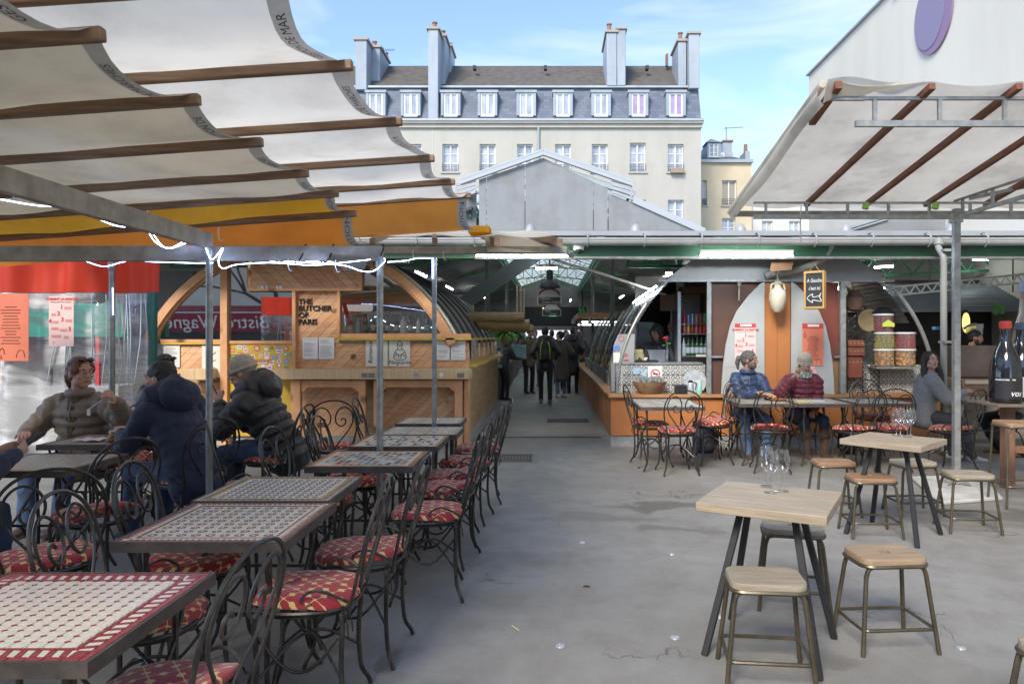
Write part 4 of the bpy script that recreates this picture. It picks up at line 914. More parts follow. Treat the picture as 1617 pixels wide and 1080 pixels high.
MB().box(rx(970), rx(1118), RY+.33, RY+.75, rz_(577)+.001, rz_(575)+.01).build('steel_worktop', GALV, rk)
fx_ = lambda p: PX(p, RY+.86)
# fridge
fr = thing('drinks_fridge', 'open drinks fridge with cans and green bottles behind the counter', 'fridge', (fx_(1095), RY+.9, 0))
MB().box(fx_(1069), fx_(1074), RY+.8, RY+1.4, .8, rz_(455)).box(fx_(1068), fx_(1116), RY+1.36, RY+1.4, .8, rz_(455)).build('case', M('fridge steel', (.45, .46, .47), rough=.3, metal=.5), fr)
for z in (508, 524.5, 563): MB().box(fx_(1074.5), fx_(1117), RY+.85, RY+1.35, rz_(z)-.03, rz_(z)-.015).build('shelf', GALV, fr)
MB().box(fx_(1075), fx_(1116), RY+.83, RY+.86, rz_(577), rz_(566)).build('lower_panel', BLACKP, fr)
MB().box(fx_(1098), fx_(1115), RY+.82, RY+.83, rz_(566), rz_(562)).build('price_strip', WHITEP, fr)
tag(MB().box(fx_(1044), fx_(1070), RY+.95, RY+1.0, rz_(487), rz_(458)).build('wine_crate', M('crate dark wood', (.16, .09, .05), rough=.7)), 'dark stacked crate left of the drinks fridge top', 'crate')
tag(MB().box(fx_(1078), fx_(1116), RY+.9, RY+1.2, rz_(455)-.02, rz_(446)).build('stacked_boxes', M('brown boxes', (.22, .13, .07), (.1, .06, .03), rough=.7, scale=14, stretch=(8, 1, 1))), 'row of brown boxes on top of the drinks fridge', 'boxes')
CANC = [((.55, .05, .04), 'red'), ((.2, .3, .55), 'blue'), ((.3, .35, .5), 'grey blue'), ((.55, .3, .3), 'pink'), ((.5, .1, .08), 'dark red'), ((.08, .35, .12), 'green')]
CANR2 = [((.55, .15, .15), 'coral'), ((.6, .45, .1), 'yellow'), ((.5, .06, .05), 'red'), ((.55, .2, .2), 'pink'), ((.45, .04, .04), 'crimson'), ((.5, .02, .02), 'scarlet')]
for row, (cols, zb) in enumerate(((CANC, 508), (CANR2, 524.5))):
    for i, (c, nm) in enumerate(cols):
        t = MB().lathe([(.022, 0), (.031, .006), (.031, .15), (.024, .16), (.022, .162)], n=12).build('can', M('can %s %d' % (nm, row), c, rough=.3, metal=.3)); t.location = (fx_(1082+6.3*i), RY+.92, rz_(zb)-.014)
        tag(t, '%s can on the %s shelf of the drinks fridge' % (nm, ('upper', 'second')[row]), 'can', 'cans in the fridge')
for i in range(6):
    bottle(fx_(1081+7*i), RY+.92, rz_(563)-.012, .29, .037, 'c' if i == 0 else 'g', ('clear', 'first green', 'second green', 'third green', 'fourth green', 'rightmost green')[i]+' bottle on the bottom shelf of the fridge', (.5, .6, .7), 'bottles in the fridge')
tag(MB().lathe([(.07, 0), (.07, .9)], (rx(1022), RY+1.5, rz_(575)), 12).build('steel_flue', GALV), 'round steel flue behind the hooded worker', 'pipe')
tag(MB().box(rx(1023), rx(1060), RY+1.7, RY+1.75, rz_(575), rz_(505)).build('grey_cabinet', M('grey cabinet', (.28, .32, .32), rough=.3)), 'grey glazed cabinet behind the two kiosk workers', 'cabinet')
# counter items
sc_ = thing('counter_screen', 'clear counter screen with payment stickers at the kiosk corner', 'screen', (rx(990), RY+.4, rz_(575)))
MB().prism([(rx(971), RY+.36, rz_(575)), (rx(1006), RY+.36, rz_(575)), (rx(1007), RY+.36, rz_(527)), (rx(980), RY+.36, rz_(528)), (rx(973), RY+.36, rz_(545))], (0, .008, 0)).build('screen_sheet', glass_pane('milky screen', (.85, .85, .83), refl=.12, diffuse=.35), sc_)
for a, b, c, d, mt in ((972, 982, 546, 556, M('blue card sticker', (.1, .25, .55))), (972, 983, 556, 574, WHITEP), (989, 997, 569, 571, M('red print', (.5, .03, .04)))): MB().box(rx(a), rx(b), RY+.352, RY+.357, rz_(d), rz_(c)).build('sticker', mt, sc_)
for i, c in enumerate(((.1, .2, .6), (.6, .1, .1), (.6, .4, .05), (.1, .1, .1))): MB().box(rx(972.5+2.5*i), rx(974.5+2.5*i), RY+.349, RY+.351, rz_(557.5), rz_(554.5)).build('card_logo', M('card logo %d' % i, c), sc_)
text_on('OR', .075, (rx(990), RY+.352, rz_(562)), M('red print', (.5, .03, .04)), sc_, 'print', .0005)
MB().tube([(rx(985)+.04*cos(t*pi/6), RY+.355, rz_(535)+.04*sin(t*pi/6)) for t in range(12)], .004, 4, closed=True).build('print', M('red print', (.5, .03, .04)), sc_)
tag(MB().lathe([(.0, 0), (.032, .004), (.034, .12), (.028, .17), (.012, .22), (.012, .3), (.014, .31)], (rx(1063), RY+.5, rz_(575)+.012), 12).build('glass_vase', glass_pane('vase glass', (.8, .86, .84), refl=.2)), 'slim clear bottle vase holding the red flower', 'vase')
fl = thing('red_flower', 'single red flower standing in the clear bottle on the counter', 'flower', (rx(1063), RY+.5, rz_(550)))
MB().tube([(rx(1063), RY+.5, rz_(560)), (rx(1062), RY+.5, rz_(545)), (rx(1060), RY+.5, rz_(538))], .004, 5).build('stem', M('stem green', (.08, .22, .05)), fl)
m_ = MB()
for i in range(9): m_.ell((rx(1060)+.02*cos(i*.7), RY+.5+.02*sin(i*.7), rz_(536)+.006*i*.6), (.022, .022, .016), nu=8, nv=6)
m_.build('bloom', M('flower red', (.65, .03, .04), rough=.6), fl); m_ = MB().ell((rx(1066), RY+.5, rz_(543)), (.03, .01, .012)).ell((rx(1057), RY+.5, rz_(546)), (.025, .01, .01)); m_.build('leaf', M('stem green', (.08, .22, .05)), fl)
tag(MB().box(rx(1008), rx(1024), RY+.5, RY+.75, rz_(575)+.012, rz_(566)).box(rx(1009), rx(1024), RY+.5, RY+.75, rz_(566)+.002, rz_(560)).box(rx(1008.5), rx(1023), RY+.5, RY+.75, rz_(560)+.002, rz_(553)).build('paper_stack', M('yellowish paper stack', (.42, .38, .2), rough=.8), bev=.006), 'stack of yellowish wrapping papers beside the hooded worker', 'paper')
tag(MB().box(rx(1010), rx(1047), RY+.42, RY+.7, rz_(575)+.012, rz_(573)+.02).build('black_tray', BLACKP), 'black tray on the kiosk counter', 'tray')
tag(MB().sheet(lambda u, v: (rx(1012)+.16*u, RY+.45+.15*v, rz_(571.5)+.02+.03*sin(7*u+3*v)), 8, 6).build('crumpled_napkins', WHITEP), 'crumpled white napkins on the black tray', 'napkins')
# no smoking sign
ns = thing('no_smoking_sign', 'white square no smoking sign on the patterned tiles', 'sign', (rx(1039), RY+.33, rz_(592)))
MB().box(rx(1028), rx(1051.5), RY+.32, RY+.328, rz_(604), rz_(580)).build('plate', WHITEP, ns)
m_ = MB().tube([(rx(1040)+.062*cos(t*pi/12), RY+.316, rz_(592)+.062*sin(t*pi/12)) for t in range(24)], .007, 5, closed=True).bar((rx(1040)-.043, RY+.314, rz_(592)+.043), (rx(1040)+.043, RY+.314, rz_(592)-.043), .011, .004, up=(0, 1, 0)); m_.build('red_ring', M('sign red', (.6, .03, .03)), ns)
MB().box(rx(1036), rx(1044), RY+.312, RY+.317, rz_(592.8), rz_(591.2)).build('cigarette', INK, ns)
for i, (a, b, c, d) in enumerate(((1003.5, 1014.5, 582.5, 592.5), (1014.8, 1019.5, 584, 589), (1018, 1026, 588, 597))): tag(MB().box(rx(a), rx(b), RY+.322, RY+.328, rz_(d), rz_(c)).build('blue_sticker', M('pale blue card', (.22, .45, .6), (.5, .6, .6), rough=.5, scale=18)), 'pale blue card on the tiles, %s of three left of the no smoking sign' % ('largest', 'smallest', 'rightmost')[i], 'card')
pl_ = tag(MB().lathe([(.0, 0), (.12, .012), (.17, .02), (.165, .026), (.1, .018), (.001, .012)], n=24).build('patterned_plate', M('plate glaze', (.62, .63, .6), (.3, .36, .42), rough=.25, scale=16)), 'round patterned plate leaning on the tiles behind the green bottle', 'plate'); pl_.location = (rx(1104), RY+.30, rz_(605)); pl_.rotation_euler = (pi/2-.12, 0, 0)
CZ = rz_(622.5)+.001
bk = thing('wicker_basket', 'wide wicker basket with red stitches filled with wrapped glasses', 'basket', (rx(1028), RY+.1, CZ))
WK = M('wicker', (.42, .30, .16), (.30, .20, .10), rough=.8, scale=20, stretch=(1, 1, 8), bump=.6)
m_ = MB().lathe([(.01, .0), (.13, .0), (.15, .01), (.235, .15), (.245, .17), (.22, .165), (.13, .03), (.01, .025)], (rx(1028), RY+.12, CZ), 28); m_.build('basket_body', WK, bk)
for s_ in (-.13, .06, .12): MB().bar((rx(1028)+s_, RY-.08, CZ+.14), (rx(1028)+s_+.09, RY-.06, CZ+.08), .006, .014, up=(0, 1, 0)).build('stitch', M('stitch red', (.45, .04, .05)), bk)
rr = random.Random(2); m_ = MB()
for i in range(34): a, b = rr.uniform(0, 2*pi), rr.uniform(0, .19); m_.lathe([(.002, -.03), (.026, -.02), (.032, .05)], (rx(1028)+b*cos(a), RY+.12+b*sin(a), CZ+.17+rr.uniform(-.01, .03)), 8)
tag(m_.build('wrapped_glasses', glass_pane('cloudy glass', (.8, .85, .86), refl=.3, diffuse=.25)), 'heap of small clear glasses piled in the wicker basket', 'glasses', kind='stuff')
tag(MB().box(rx(1067), rx(1085), RY, RY+.14, CZ, CZ+.13).build('black_box', M('black tin', (.02, .02, .022), rough=.3), bev=.01), 'small black napkin box beside the steel shaker', 'box')
th = thing('coffee_pot', 'steel insulated coffee pot with black lid on the orange counter', 'pot', (rx(1091), RY+.03, CZ))
MB().lathe([(.01, 0), (.05, .003), (.052, .02), (.046, .13), (.035, .16), (.03, .165)], (rx(1091), RY+.03, CZ), 14).build('pot_body', M('polished steel', (.8, .82, .84)), th); MB().lathe([(.036, .165), (.036, .18), (.01, .195)], (rx(1091), RY+.03, CZ), 12).build('lid', BLACKP, th); MB().tube(bez([(rx(1091)+.03, RY+.03, CZ+.165), (rx(1091)+.08, RY+.03, CZ+.15), (rx(1091)+.07, RY+.03, CZ+.06)], 5), .008, 6).build('handle', BLACKP, th)
gb = thing('soap_bottle', 'mint green plastic pump bottle on the orange counter', 'bottle', (rx(1096), RY+.0, CZ))
MB().lathe([(.01, 0), (.035, .003), (.036, .02), (.034, .11), (.018, .14), (.014, .145)], (rx(1096+.5), RY-.02, CZ), 12).v
MB().lathe([(.01, 0), (.035, .003), (.036, .02), (.034, .12), (.018, .15), (.014, .155)], (rx(1104), RY-.02, CZ), 12).build('bottle_body', M('mint plastic', (.25, .55, .42), rough=.3), gb); MB().lathe([(.014, .155), (.016, .19), (.006, .2)], (rx(1104), RY-.02, CZ), 10).build('pump', WHITEP, gb)
# posters with instructions (shared builder)
def how_poster(x0, x1, z0, z1, y, label, pink=True, banner=True):
    base = M('pink poster', (.74, .55, .52), rough=.7) if pink else M('orange poster', (.72, .22, .13), (.62, .17, .1), rough=.7, scale=2)
    t = thing('poster', label, 'poster', ((x0+x1)/2, y, z0)); w_ = x1-x0; h = z1-z0
    zt = z1-(h*.12 if banner else 0)
    MB().box(x0, x1, y-.003, y, z0, zt).build('sheet', base, t)
    RP = M('poster red print', (.55, .05, .05), rough=.7); DK = M('poster dark print', (.2, .04, .03), rough=.7)
    if banner:
        MB().box(x0, x1, y-.004, y, zt+.004, z1).build('header_band', RP, t); MB().box(x0+w_*.25, x1-w_*.2, y-.006, y-.0045, zt+h*.04, z1-h*.02).build('header_print', WHITEP, t)
    if pink:
        text_on('COMMENT ÇA MARCHE', w_*.115, ((x0+x1)/2, y-.004, zt-h*.06), RP, t, 'lettering', .0005, offset=.002)
        text_on('NON NON ET NON !', w_*.09, ((x0+x1)/2, y-.004, zt-h*.12), DK, t, 'lettering', .0005)
        for n_, (a, b) in zip('12345', ((.52, .22), (.4, .35), (.55, .47), (.06, .5), (.85, .66))): text_on(n_, w_*.24, (x0+w_*a, y-.004, zt-h*b), RP, t, 'lettering', .0005, offset=.002)
        m = MB()
        for a, b, c in ((.62, .22, .3), (.1, .35, .2), (.66, .47, .28), (.15, .5, .25), (.1, .63, .3), (.45, .66, .3), (.1, .78, .4), (.6, .8, .2)):
            for q in range(3): m.box(x0+w_*a, x0+w_*(a+c), y-.0045, y-.0032, zt-h*(b+.02*q)-h*.004, zt-h*(b+.02*q)+h*.004)
        m.build('print', RP, t); MB().prism([(x0+w_*.2+w_*.04*cos(k_*pi/5)*(1 if k_ % 2 else .45), y-.0033, z0+h*.08+w_*.04*sin(k_*pi/5)*(1 if k_ % 2 else .45)) for k_ in range(10)], (0, -.001, 0)).build('star', RP, t)
    else:
        m = MB(); rr = random.Random(1)
        for q in range(13):
            l_ = rr.uniform(.3, .62); m.box((x0+x1)/2-w_*l_/2, (x0+x1)/2+w_*l_/2, y-.0045, y-.0032, zt-h*(.2+.045*q)-h*.007, zt-h*(.2+.045*q)+h*.007)
        m.tube([(x0+w_*.12, y-.004, zt-.02), (x0+w_*.12, y-.004, zt-h*.12)], .003, 4)
        for q in range(2): m.tube([(x0+w_*.12+w_*.07*cos(k_*pi/3), y-.004, zt-h*(.17)+h*.05*sin(k_*pi/3)*(1-.4*q)) for k_ in range(6)], .003, 4, closed=True)
        m.tube(bez([(x0+w_*.05, y-.004, z0+h*.03), (x0+w_*.25, y-.004, z0+h*.05), (x0+w_*.15, y-.004, z0+h*.12), (x0+w_*.28, y-.004, z0+h*.19), (x0+w_*.32, y-.004, z0+h*.1)], 5), .004, 4)
        m.tube(bez([(x0+w_*.65, y-.004, z0+h*.05), (x0+w_*.72, y-.004, z0+h*.15), (x0+w_*.85, y-.004, z0+h*.15), (x0+w_*.9, y-.004, z0+h*.05)], 5), .003, 4)
        m.build('print', DK, t, kind='stuff')
    return t
how_poster(rx(1159), rx(1192), rz_(567), rz_(511), RY-.045, 'pink numbered instruction poster above the ponytailed man', True)
how_poster(rx(1265), rx(1298), rz_(577), rz_(511), RY-.045, 'orange text poster above the woman in maroon', False)
tag(MB().box(rx(1275), rx(1287), RY-.046, RY-.042, rz_(592), rz_(579)).build('small_flyer', M('pink flyer', (.7, .5, .52), (.5, .2, .25), rough=.7, scale=20)), 'small pink flyer behind the shoulder of the woman in maroon', 'flyer')
# amphora
am = thing('amphora', 'beige clay amphora hanging above the orange doors', 'amphora', (rx(1228), RY-.25, rz_(495)))
CL = M('beige clay', (.56, .51, .40), (.46, .41, .31), rough=.8, scale=5, bump=.2)
z0 = PZ(494, RY-.25); x0 = PX(1228, RY-.25); MB().lathe([(.01, 0), (.05, .01), (.085, .06), (.112, .17), (.115, .24), (.10, .30), (.05, .345), (.04, .37), (.045, .40), (.055, .41), (.05, .42), (.03, .42)], (x0, RY-.25, z0), 20).build('clay_body', CL, am)
for s_ in (-1, 1): MB().tube(bez([(x0+s_*.045, RY-.25, z0+.395), (x0+s_*.085, RY-.25, z0+.385), (x0+s_*.095, RY-.25, z0+.30)], 5), .013, 7).build('handle', CL, am)
MB().tube([(x0-.04, RY-.25, z0+.38), (x0, RY-.25, z0+.48), (x0-.03, RY-.25, z0+.62)], .006, 5).tube([(x0+.04, RY-.25, z0+.38), (x0+.0, RY-.25, z0+.48)], .006, 5).build('hanging_rope', M('rope', (.35, .30, .22), rough=.9), am)
# slate sign
ssn = thing('chalkboard', 'hanging wood framed chalkboard with French words and a left arrow', 'sign', (PX(1286, 9.2), 9.2, PZ(458, 9.2)), radians(-38))
OK_ = M('golden oak frame', (.55, .33, .10), (.45, .26, .08), rough=.45, scale=6)
m_ = MB().box(-.13, -.105, -.02, .02, -.245, .245).box(.105, .13, -.02, .02, -.245, .245).box(-.105, .105, -.02, .02, .215, .245).box(-.105, .105, -.02, .02, -.245, -.215); m_.build('frame', OK_, ssn, local=True, bev=.003)
MB().box(-.13, .13, .035, .06, -.25, .24).build('back_board', OK_, ssn, local=True)
MB().box(-.105, .105, -.008, .008, -.215, .215).build('slate', M('slate black', (.03, .035, .035), rough=.8), ssn, local=True)
CH = M('chalk white', (.8, .8, .8), rough=.9)
def loctext(s_, size, x, z, parent, mat, y=-.0095, shear=.2, sx=1):
    mb = text_mb(s_, size, .0005, 'CENTER', shear, .002); mb.v = [(a*sx+x, y+0*c, b+z) for a, b, c in mb.v]; return mb.build('lettering', mat, parent, local=True, flat=True)
loctext('A Gauche', .066, 0, .12, ssn, CH, sx=.72); loctext("c'est ici", .062, 0, .02, ssn, CH, sx=.8)
MB().tube(bez([(.085, -.010, -.04), (.06, -.010, -.08), (-.02, -.010, -.09), (-.02, -.010, -.05), (-.09, -.010, -.105), (-.02, -.010, -.165), (-.02, -.010, -.13), (.09, -.010, -.15), (.07, -.010, -.10), (.085, -.010, -.04)], 4), .005, 4).build('arrow', CH, ssn, local=True)
MB().tube([(-.06, 0, .245), (0, 0, .34), (.06, 0, .245)], .005, 5).build('hanging_string', M('rope', (.35, .3, .22)), ssn, local=True)
# cardboard and elbow pipe
tag(MB().prism([P(1219, 402, 9.75), P(1256, 402, 9.75), P(1250, 426, 9.7), P(1216, 429, 9.7)], (0, .01, 0)).build('cardboard_flap', M('cardboard', (.36, .19, .11), rough=.9)), 'brown cardboard flap tucked above the orange doors', 'cardboard')
pv = thing('drain_elbow', 'old grey plastic drain pipe elbow below the gutter', 'pipe', P(1290, 410, 9.6))
PVCM = M('dirty grey pvc', (.38, .38, .35), (.25, .24, .22), rough=.5, scale=6, grime=.5)
MB().tube(bez([P(1308, 381, 9.62), P(1311, 392, 9.62), P(1300, 406, 9.62), P(1262, 425, 9.9), P(1222, 434, 10.0)], 7), .056, 12).build('pipe_run', PVCM, pv); MB().tube([P(1298, 407, 9.64), P(1291, 411, 9.66)], .066, 12).build('collar', PVCM, pv); MB().tube([P(1313, 383, 9.60), P(1308, 399, 9.61)], .064, 12).build('collar', PVCM, pv)
MB().tube([P(1224, 430, 9.97), P(1208, 437, 10)], .06, 12).build('pipe_end', PVCM, pv)
# security camera
sc2 = thing('security_camera', 'white dome security camera on the green eave beam', 'camera', (PX(914, 9.5), 9.5, 2.65)); MB().lathe([(.07, .05), (.072, .0), (.06, -.02)], (PX(914, 9.5), 9.5, 2.72), 16).build('housing', WHITEP, sc2); MB().ell((PX(914, 9.5), 9.48, 2.70), .05).build('lens_dome', BLACKP, sc2)

# right opening things
AX = RY+.28
urn = thing('clay_urn', 'large brown clay urn hanging behind the brass tray', 'urn', (PX(1353, AX), AX, PZ(492, AX)))
MB().lathe([(.02, 0), (.10, .03), (.155, .13), (.15, .2), (.08, .26), (.075, .29), (.10, .31), (.09, .32)], (PX(1353, AX), AX+.1, PZ(492, AX)), 18).build('clay_body', M('brown clay', (.28, .17, .11), (.2, .12, .08), rough=.8, scale=6), urn)
MB().tube([(PX(1353, AX), AX+.1, PZ(458, AX)), (PX(1340, AX), AX+.1, 2.6)], .006, 4).build('hanging_rope', M('rope', (.35, .3, .22)), urn)
bp_ = tag(MB().lathe([(.001, .0), (.13, .0), (.155, .012), (.160, .02), (.15, .022), (.12, .010), (.001, .008)], n=28).build('brass_tray', M('aged brass', (.34, .27, .14), (.24, .19, .10), rough=.45, metal=.6, scale=8)), 'round aged brass tray hanging left of the olive tubs', 'tray'); bp_.location = (PX(1370.5, AX), AX-.02, PZ(506, AX)); bp_.rotation_euler = (pi/2, 0, 0)
sb = thing('leather_bag', 'red brown studded leather saddle bag hanging on the iron lattice', 'bag', (PX(1347, AX), AX-.05, PZ(596, AX)))
LE = M('red brown leather', (.20, .06, .035), (.13, .04, .025), rough=.5, scale=8, bump=.3)
MB().box(PX(1336, AX), PX(1360, AX), AX-.05, AX-.02, PZ(596, AX), PZ(537, AX)).build('strap', LE, sb, bev=.01)
for a, b in ((538, 548), (549, 562)): MB().box(PX(1335, AX), PX(1361.5, AX), AX-.09, AX-.052, PZ(b, AX), PZ(a, AX)).build('pouch', LE, sb, bev=.012)
MB().box(PX(1337, AX), PX(1359, AX), AX-.06, AX-.052, PZ(596, AX), PZ(563, AX)).build('apron', LE, sb, bev=.01)
for i in range(4):
    for zz in (543, 555, 572): MB().ell((PX(1339+6.3*i, AX), AX-.094 if zz < 563 else AX-.062, PZ(zz, AX)), (.014, .008, .014), nu=8, nv=6).build('stud', M('aged brass', (.34, .27, .14)), sb)
il = thing('iron_lattice', 'black ornamental iron lattice in front of the right tiles', 'lattice', (PX(1362, AX), AX, PZ(622, AX))); m_ = MB()
for p in (1338, 1362, 1388): m_.bar((PX(p, AX), AX, PZ(621, AX)), (PX(p, AX), AX, PZ(490, AX)), .012)
for i in range(8):
    for j in range(3):
        c_ = (PX(1344+18*j, AX), AX, PZ(505+15*i, AX)); m_.tube([(c_[0]+.055*cos(t*pi/5), AX, c_[2]+.055*sin(t*pi/5)) for t in range(10)], .005, 4, closed=True)
        m_.bar((c_[0]-.07, AX, c_[2]-.06), (c_[0]+.07, AX, c_[2]+.06), .007).bar((c_[0]-.07, AX, c_[2]+.06), (c_[0]+.07, AX, c_[2]-.06), .007)
m_.build('ironwork', IRON, il)
def tub(px0, px1, py0, py1, y, label, c, sz, lid=None, n=150):
    x0, x1, z0, z1 = PX(px0, y), PX(px1, y), PZ(py1, y), PZ(py0, y); t = thing('food_tub', label, 'tub', ((x0+x1)/2, y, z0), 0, 'stacked tubs of olives'); r = (x1-x0)/2-.003
    cx, cy = (x0+x1)/2, y+r; h = z1-z0
    MB().lathe([(r*.9, .004), (r*.93, h*.86), (r*.8, h*.88)], (cx, cy, z0), 22).build('contents_core', M('core %s' % label[:8], tuple(v*.5 for v in c)), t)
    m = MB(); rr = random.Random(int(px0+py0)); cnt = min(n, int(pi*r*h*.8/(sz*sz*3.0)))
    for i in range(cnt): a = rr.uniform(pi, 2*pi); m.ell((cx+(r-sz*1.1)*cos(a), cy+(r-sz*1.1)*sin(a), z0+rr.uniform(sz, h*.82)), (sz, sz, sz*rr.uniform(.85, 1.1)), nu=7, nv=5)
    m.build('olives', M('olives %s' % (c,), c, rough=.25, spec=.7), t, kind='stuff')
    MB().lathe([(r*.95, .002), (r*.99, h*.9), (r*.97, h*.9), (r*.93, .006)], (cx, cy, z0), 22).build('tub_wall', glass_pane('tub plastic', (.93, .93, .92), refl=.10, diffuse=.06), t)
    MB().lathe([(r*1.0, h*.89), (r*1.03, h*.9), (r*1.03, h*.99), (r*.9, h*.995), (r*.01, h*.995)], (cx, cy, z0), 22).build('tub_rim', lid or M('milky rim', (.72, .72, .70), rough=.4), t); return t
TYY = RY+.12
t = tub(1384.5, 1418, 495, 524.5, TYY, 'tub of dark red olives with black lid on top of the left stack', (.22, .02, .03), .012); 
MB().lathe([(.16, 0), (.165, .02), (.14, .045), (.09, .09), (.02, .1)], (PX(1401, TYY), TYY+.15, PZ(495, TYY)), 20).build('black_cover', BLACKP, t)
MB().prism([(PX(1393, TYY)+.0, TYY-.012, PZ(516, TYY)), (PX(1412, TYY), TYY-.012, PZ(516, TYY)), (PX(1412, TYY), TYY-.012, PZ(511, TYY)), (PX(1402, TYY), TYY-.012, PZ(505, TYY)), (PX(1393, TYY), TYY-.012, PZ(511, TYY))], (0, .004, 0)).build('tub_label', M('lime label', (.5, .6, .08)), t)
tub(1387, 1419, 524.5, 551, TYY, 'tub of green olives in the middle of the left stack', (.30, .26, .05), .012); tub(1387, 1419, 551, 579, TYY, 'tub of orange balls at the bottom of the left stack', (.62, .28, .04), .026)
tub(1420.5, 1453, 524.5, 551, TYY, 'tub of small red berries on the right stack', (.33, .04, .05), .010); tub(1421, 1453, 551, 579, TYY, 'tub of orange balls at the bottom of the right stack', (.64, .30, .05), .026)
MB().box(PX(1384, TYY), PX(1455, TYY), TYY-.0, TYY+.35, PZ(579, TYY)-.03, PZ(579, TYY)-.004).build('tub_shelf', GALV, rk)
# stall behind at right
st = thing('dark_stall', 'dark food stall with blue grey corrugated roof behind the woman in grey', 'stall', (6.5, 12, 0))
m_ = MB().sheet(lambda u, v: (4.7+7.5*u, 11.6+1.3*v, 1.95+.55*v+.012*sin(2*pi*v*1.5/.09)+.02*u), 1, 90); m_.build('corrugated_roof', M('blue grey corrugated', (.17, .20, .22), (.13, .15, .17), rough=.5, scale=2), st)
MB().box(4.6, 12, 13.2, 13.3, 0, 2.6).build('back_wall', M('brown back wall', (.12, .085, .055), (.07, .05, .035), rough=.7, scale=1.5), st)
MB().box(4.7, 5.7, 13.0, 13.1, 1.45, 2.0).build('lit_menu', M('warm board', (.50, .36, .2), emit=.35), st)
MB().box(5.85, 9, 12.9, 13.0, 1.4, 2.2).build('black_board', BLACKP, st)
MB().box(4.35, 5.2, 11.0, 11.5, .9, 1.45).build('glass_counter', M('grey steel front', (.33, .35, .35), (.25, .26, .26), rough=.3, metal=.3, scale=3), st)
MB().box(4.3, 12, 10.9, 11.6, 0, .9).build('counter_front', M('beige front', (.32, .28, .22), rough=.6), st)
MB().lathe([(.001, 0), (.13, 0), (.13, .03), (.001, .03)], (0, 0, 0), 20).v
dsk = MB().lathe([(.001, 0), (.21, 0), (.21, .06), (.001, .06)], n=22).build('round_lit_sign', M('black sign', (.02, .02, .02)), st, local=True); dsk.location = (PX(1513, 11.5)-6.5, -.6, PZ(510, 11.5)); dsk.rotation_euler = (pi/2, 0, .7)
dsk2 = MB().lathe([(.001, .061), (.16, .061), (.16, .066), (.001, .066)], n=22).build('sign_face', M('sign amber', (.75, .6, .2), (.1, .08, .02), scale=12, emit=.5), dsk, local=True)
m_ = MB().box(PX(1516, 10.4), PX(1581, 10.4), 10.4, 10.8, PZ(596, 10.4), PZ(546, 10.4)); o_ = tag(m_.build('black_cabinet', M('scuffed black board', (.035, .03, .028), (.07, .05, .04), rough=.5, scale=3), bev=.01), 'scuffed black cabinet standing behind the two steel poles', 'cabinet')
o_ = tag(MB().box(PX(1517, 10.3), PX(1582, 10.3), 10.25, 10.7, PZ(628, 10.3), PZ(598, 10.3)).build('old_trunk', M('old trunk leather', (.07, .045, .03), (.12, .085, .06), rough=.5, scale=5), bev=.015), 'old dark trunk under the scuffed black cabinet', 'trunk')
MB().box(PX(1520, 10.3), PX(1558, 10.3), 10.235, 10.248, PZ(606, 10.3), PZ(600, 10.3)).build('trunk_slat', M('slat grey wood', (.26, .23, .19), rough=.7), o_)
tag(MB().box(PX(1517, 9.9), PX(1700, 9.9), 9.7, 10.2, PZ(631.5, 9.9), PZ(629, 9.9)).bar((PX(1525, 9.9), 9.95, 0), (PX(1525, 9.9), 9.95, .70), .05).bar((PX(1690, 9.9), 9.95, 0), (PX(1690, 9.9), 9.95, .70), .05).build('long_table', M('grey board', (.4, .38, .34), rough=.6)), 'long pale board table under the old trunk at right', 'table')
for i, (px, c) in enumerate(((1461, (.1, .35, .5)), (1466, (.1, .3, .45)))): tag(MB().box(PX(px, 11.5), PX(px+6, 11.5), 11.2, 11.3, PZ(521, 11.5), PZ(516, 11.5)).build('blue_box', M('blue box', c)), ('left', 'right')[i]+' of two small blue boxes on the stall behind the arch tube', 'box')
cf = tag(MB().box(PX(1522, 11.4), PX(1540, 11.4), 11.2, 11.5, PZ(528, 11.4), PZ(519, 11.4)).tube([P(1522, 519, 11.2), P(1530, 514, 11.2), P(1542, 512, 11.2)], .02, 8).box(PX(1530, 11.4), PX(1541, 11.4), 11.2, 11.5, PZ(519, 11.4), PZ(512, 11.4)).build('coffee_machine', GALV), 'steel coffee machine beside the bearded barman', 'coffee machine')
lp = thing('hanging_plant', 'small green leaves hanging above the bearded barman', 'plant', P(1575, 490, 11.5)); m_ = MB(); rr = random.Random(8)
for i in range(26): c_ = P(1572+rr.uniform(-9, 9), 488+rr.uniform(-7, 7), 11.5+rr.uniform(-.1, .1)); m_.prism([c_, c_+Vector((.05, .01, .02)), c_+Vector((.07, 0, -.02)), c_+Vector((.03, 0, -.03))], (0, .002, 0))
m_.build('leaves', M('leaf green', (.08, .25, .05), rough=.5), lp); MB().tube([P(1575, 470, 11.5), P(1577, 495, 11.5), P(1585, 506, 11.5)], .006, 4).build('stem', M('stem green', (.08, .22, .05)), lp); MB().ell(P(1586, 513, 11.5), (.03, .03, .05)).build('red_pepper', M('flower red', (.6, .05, .05)), lp)

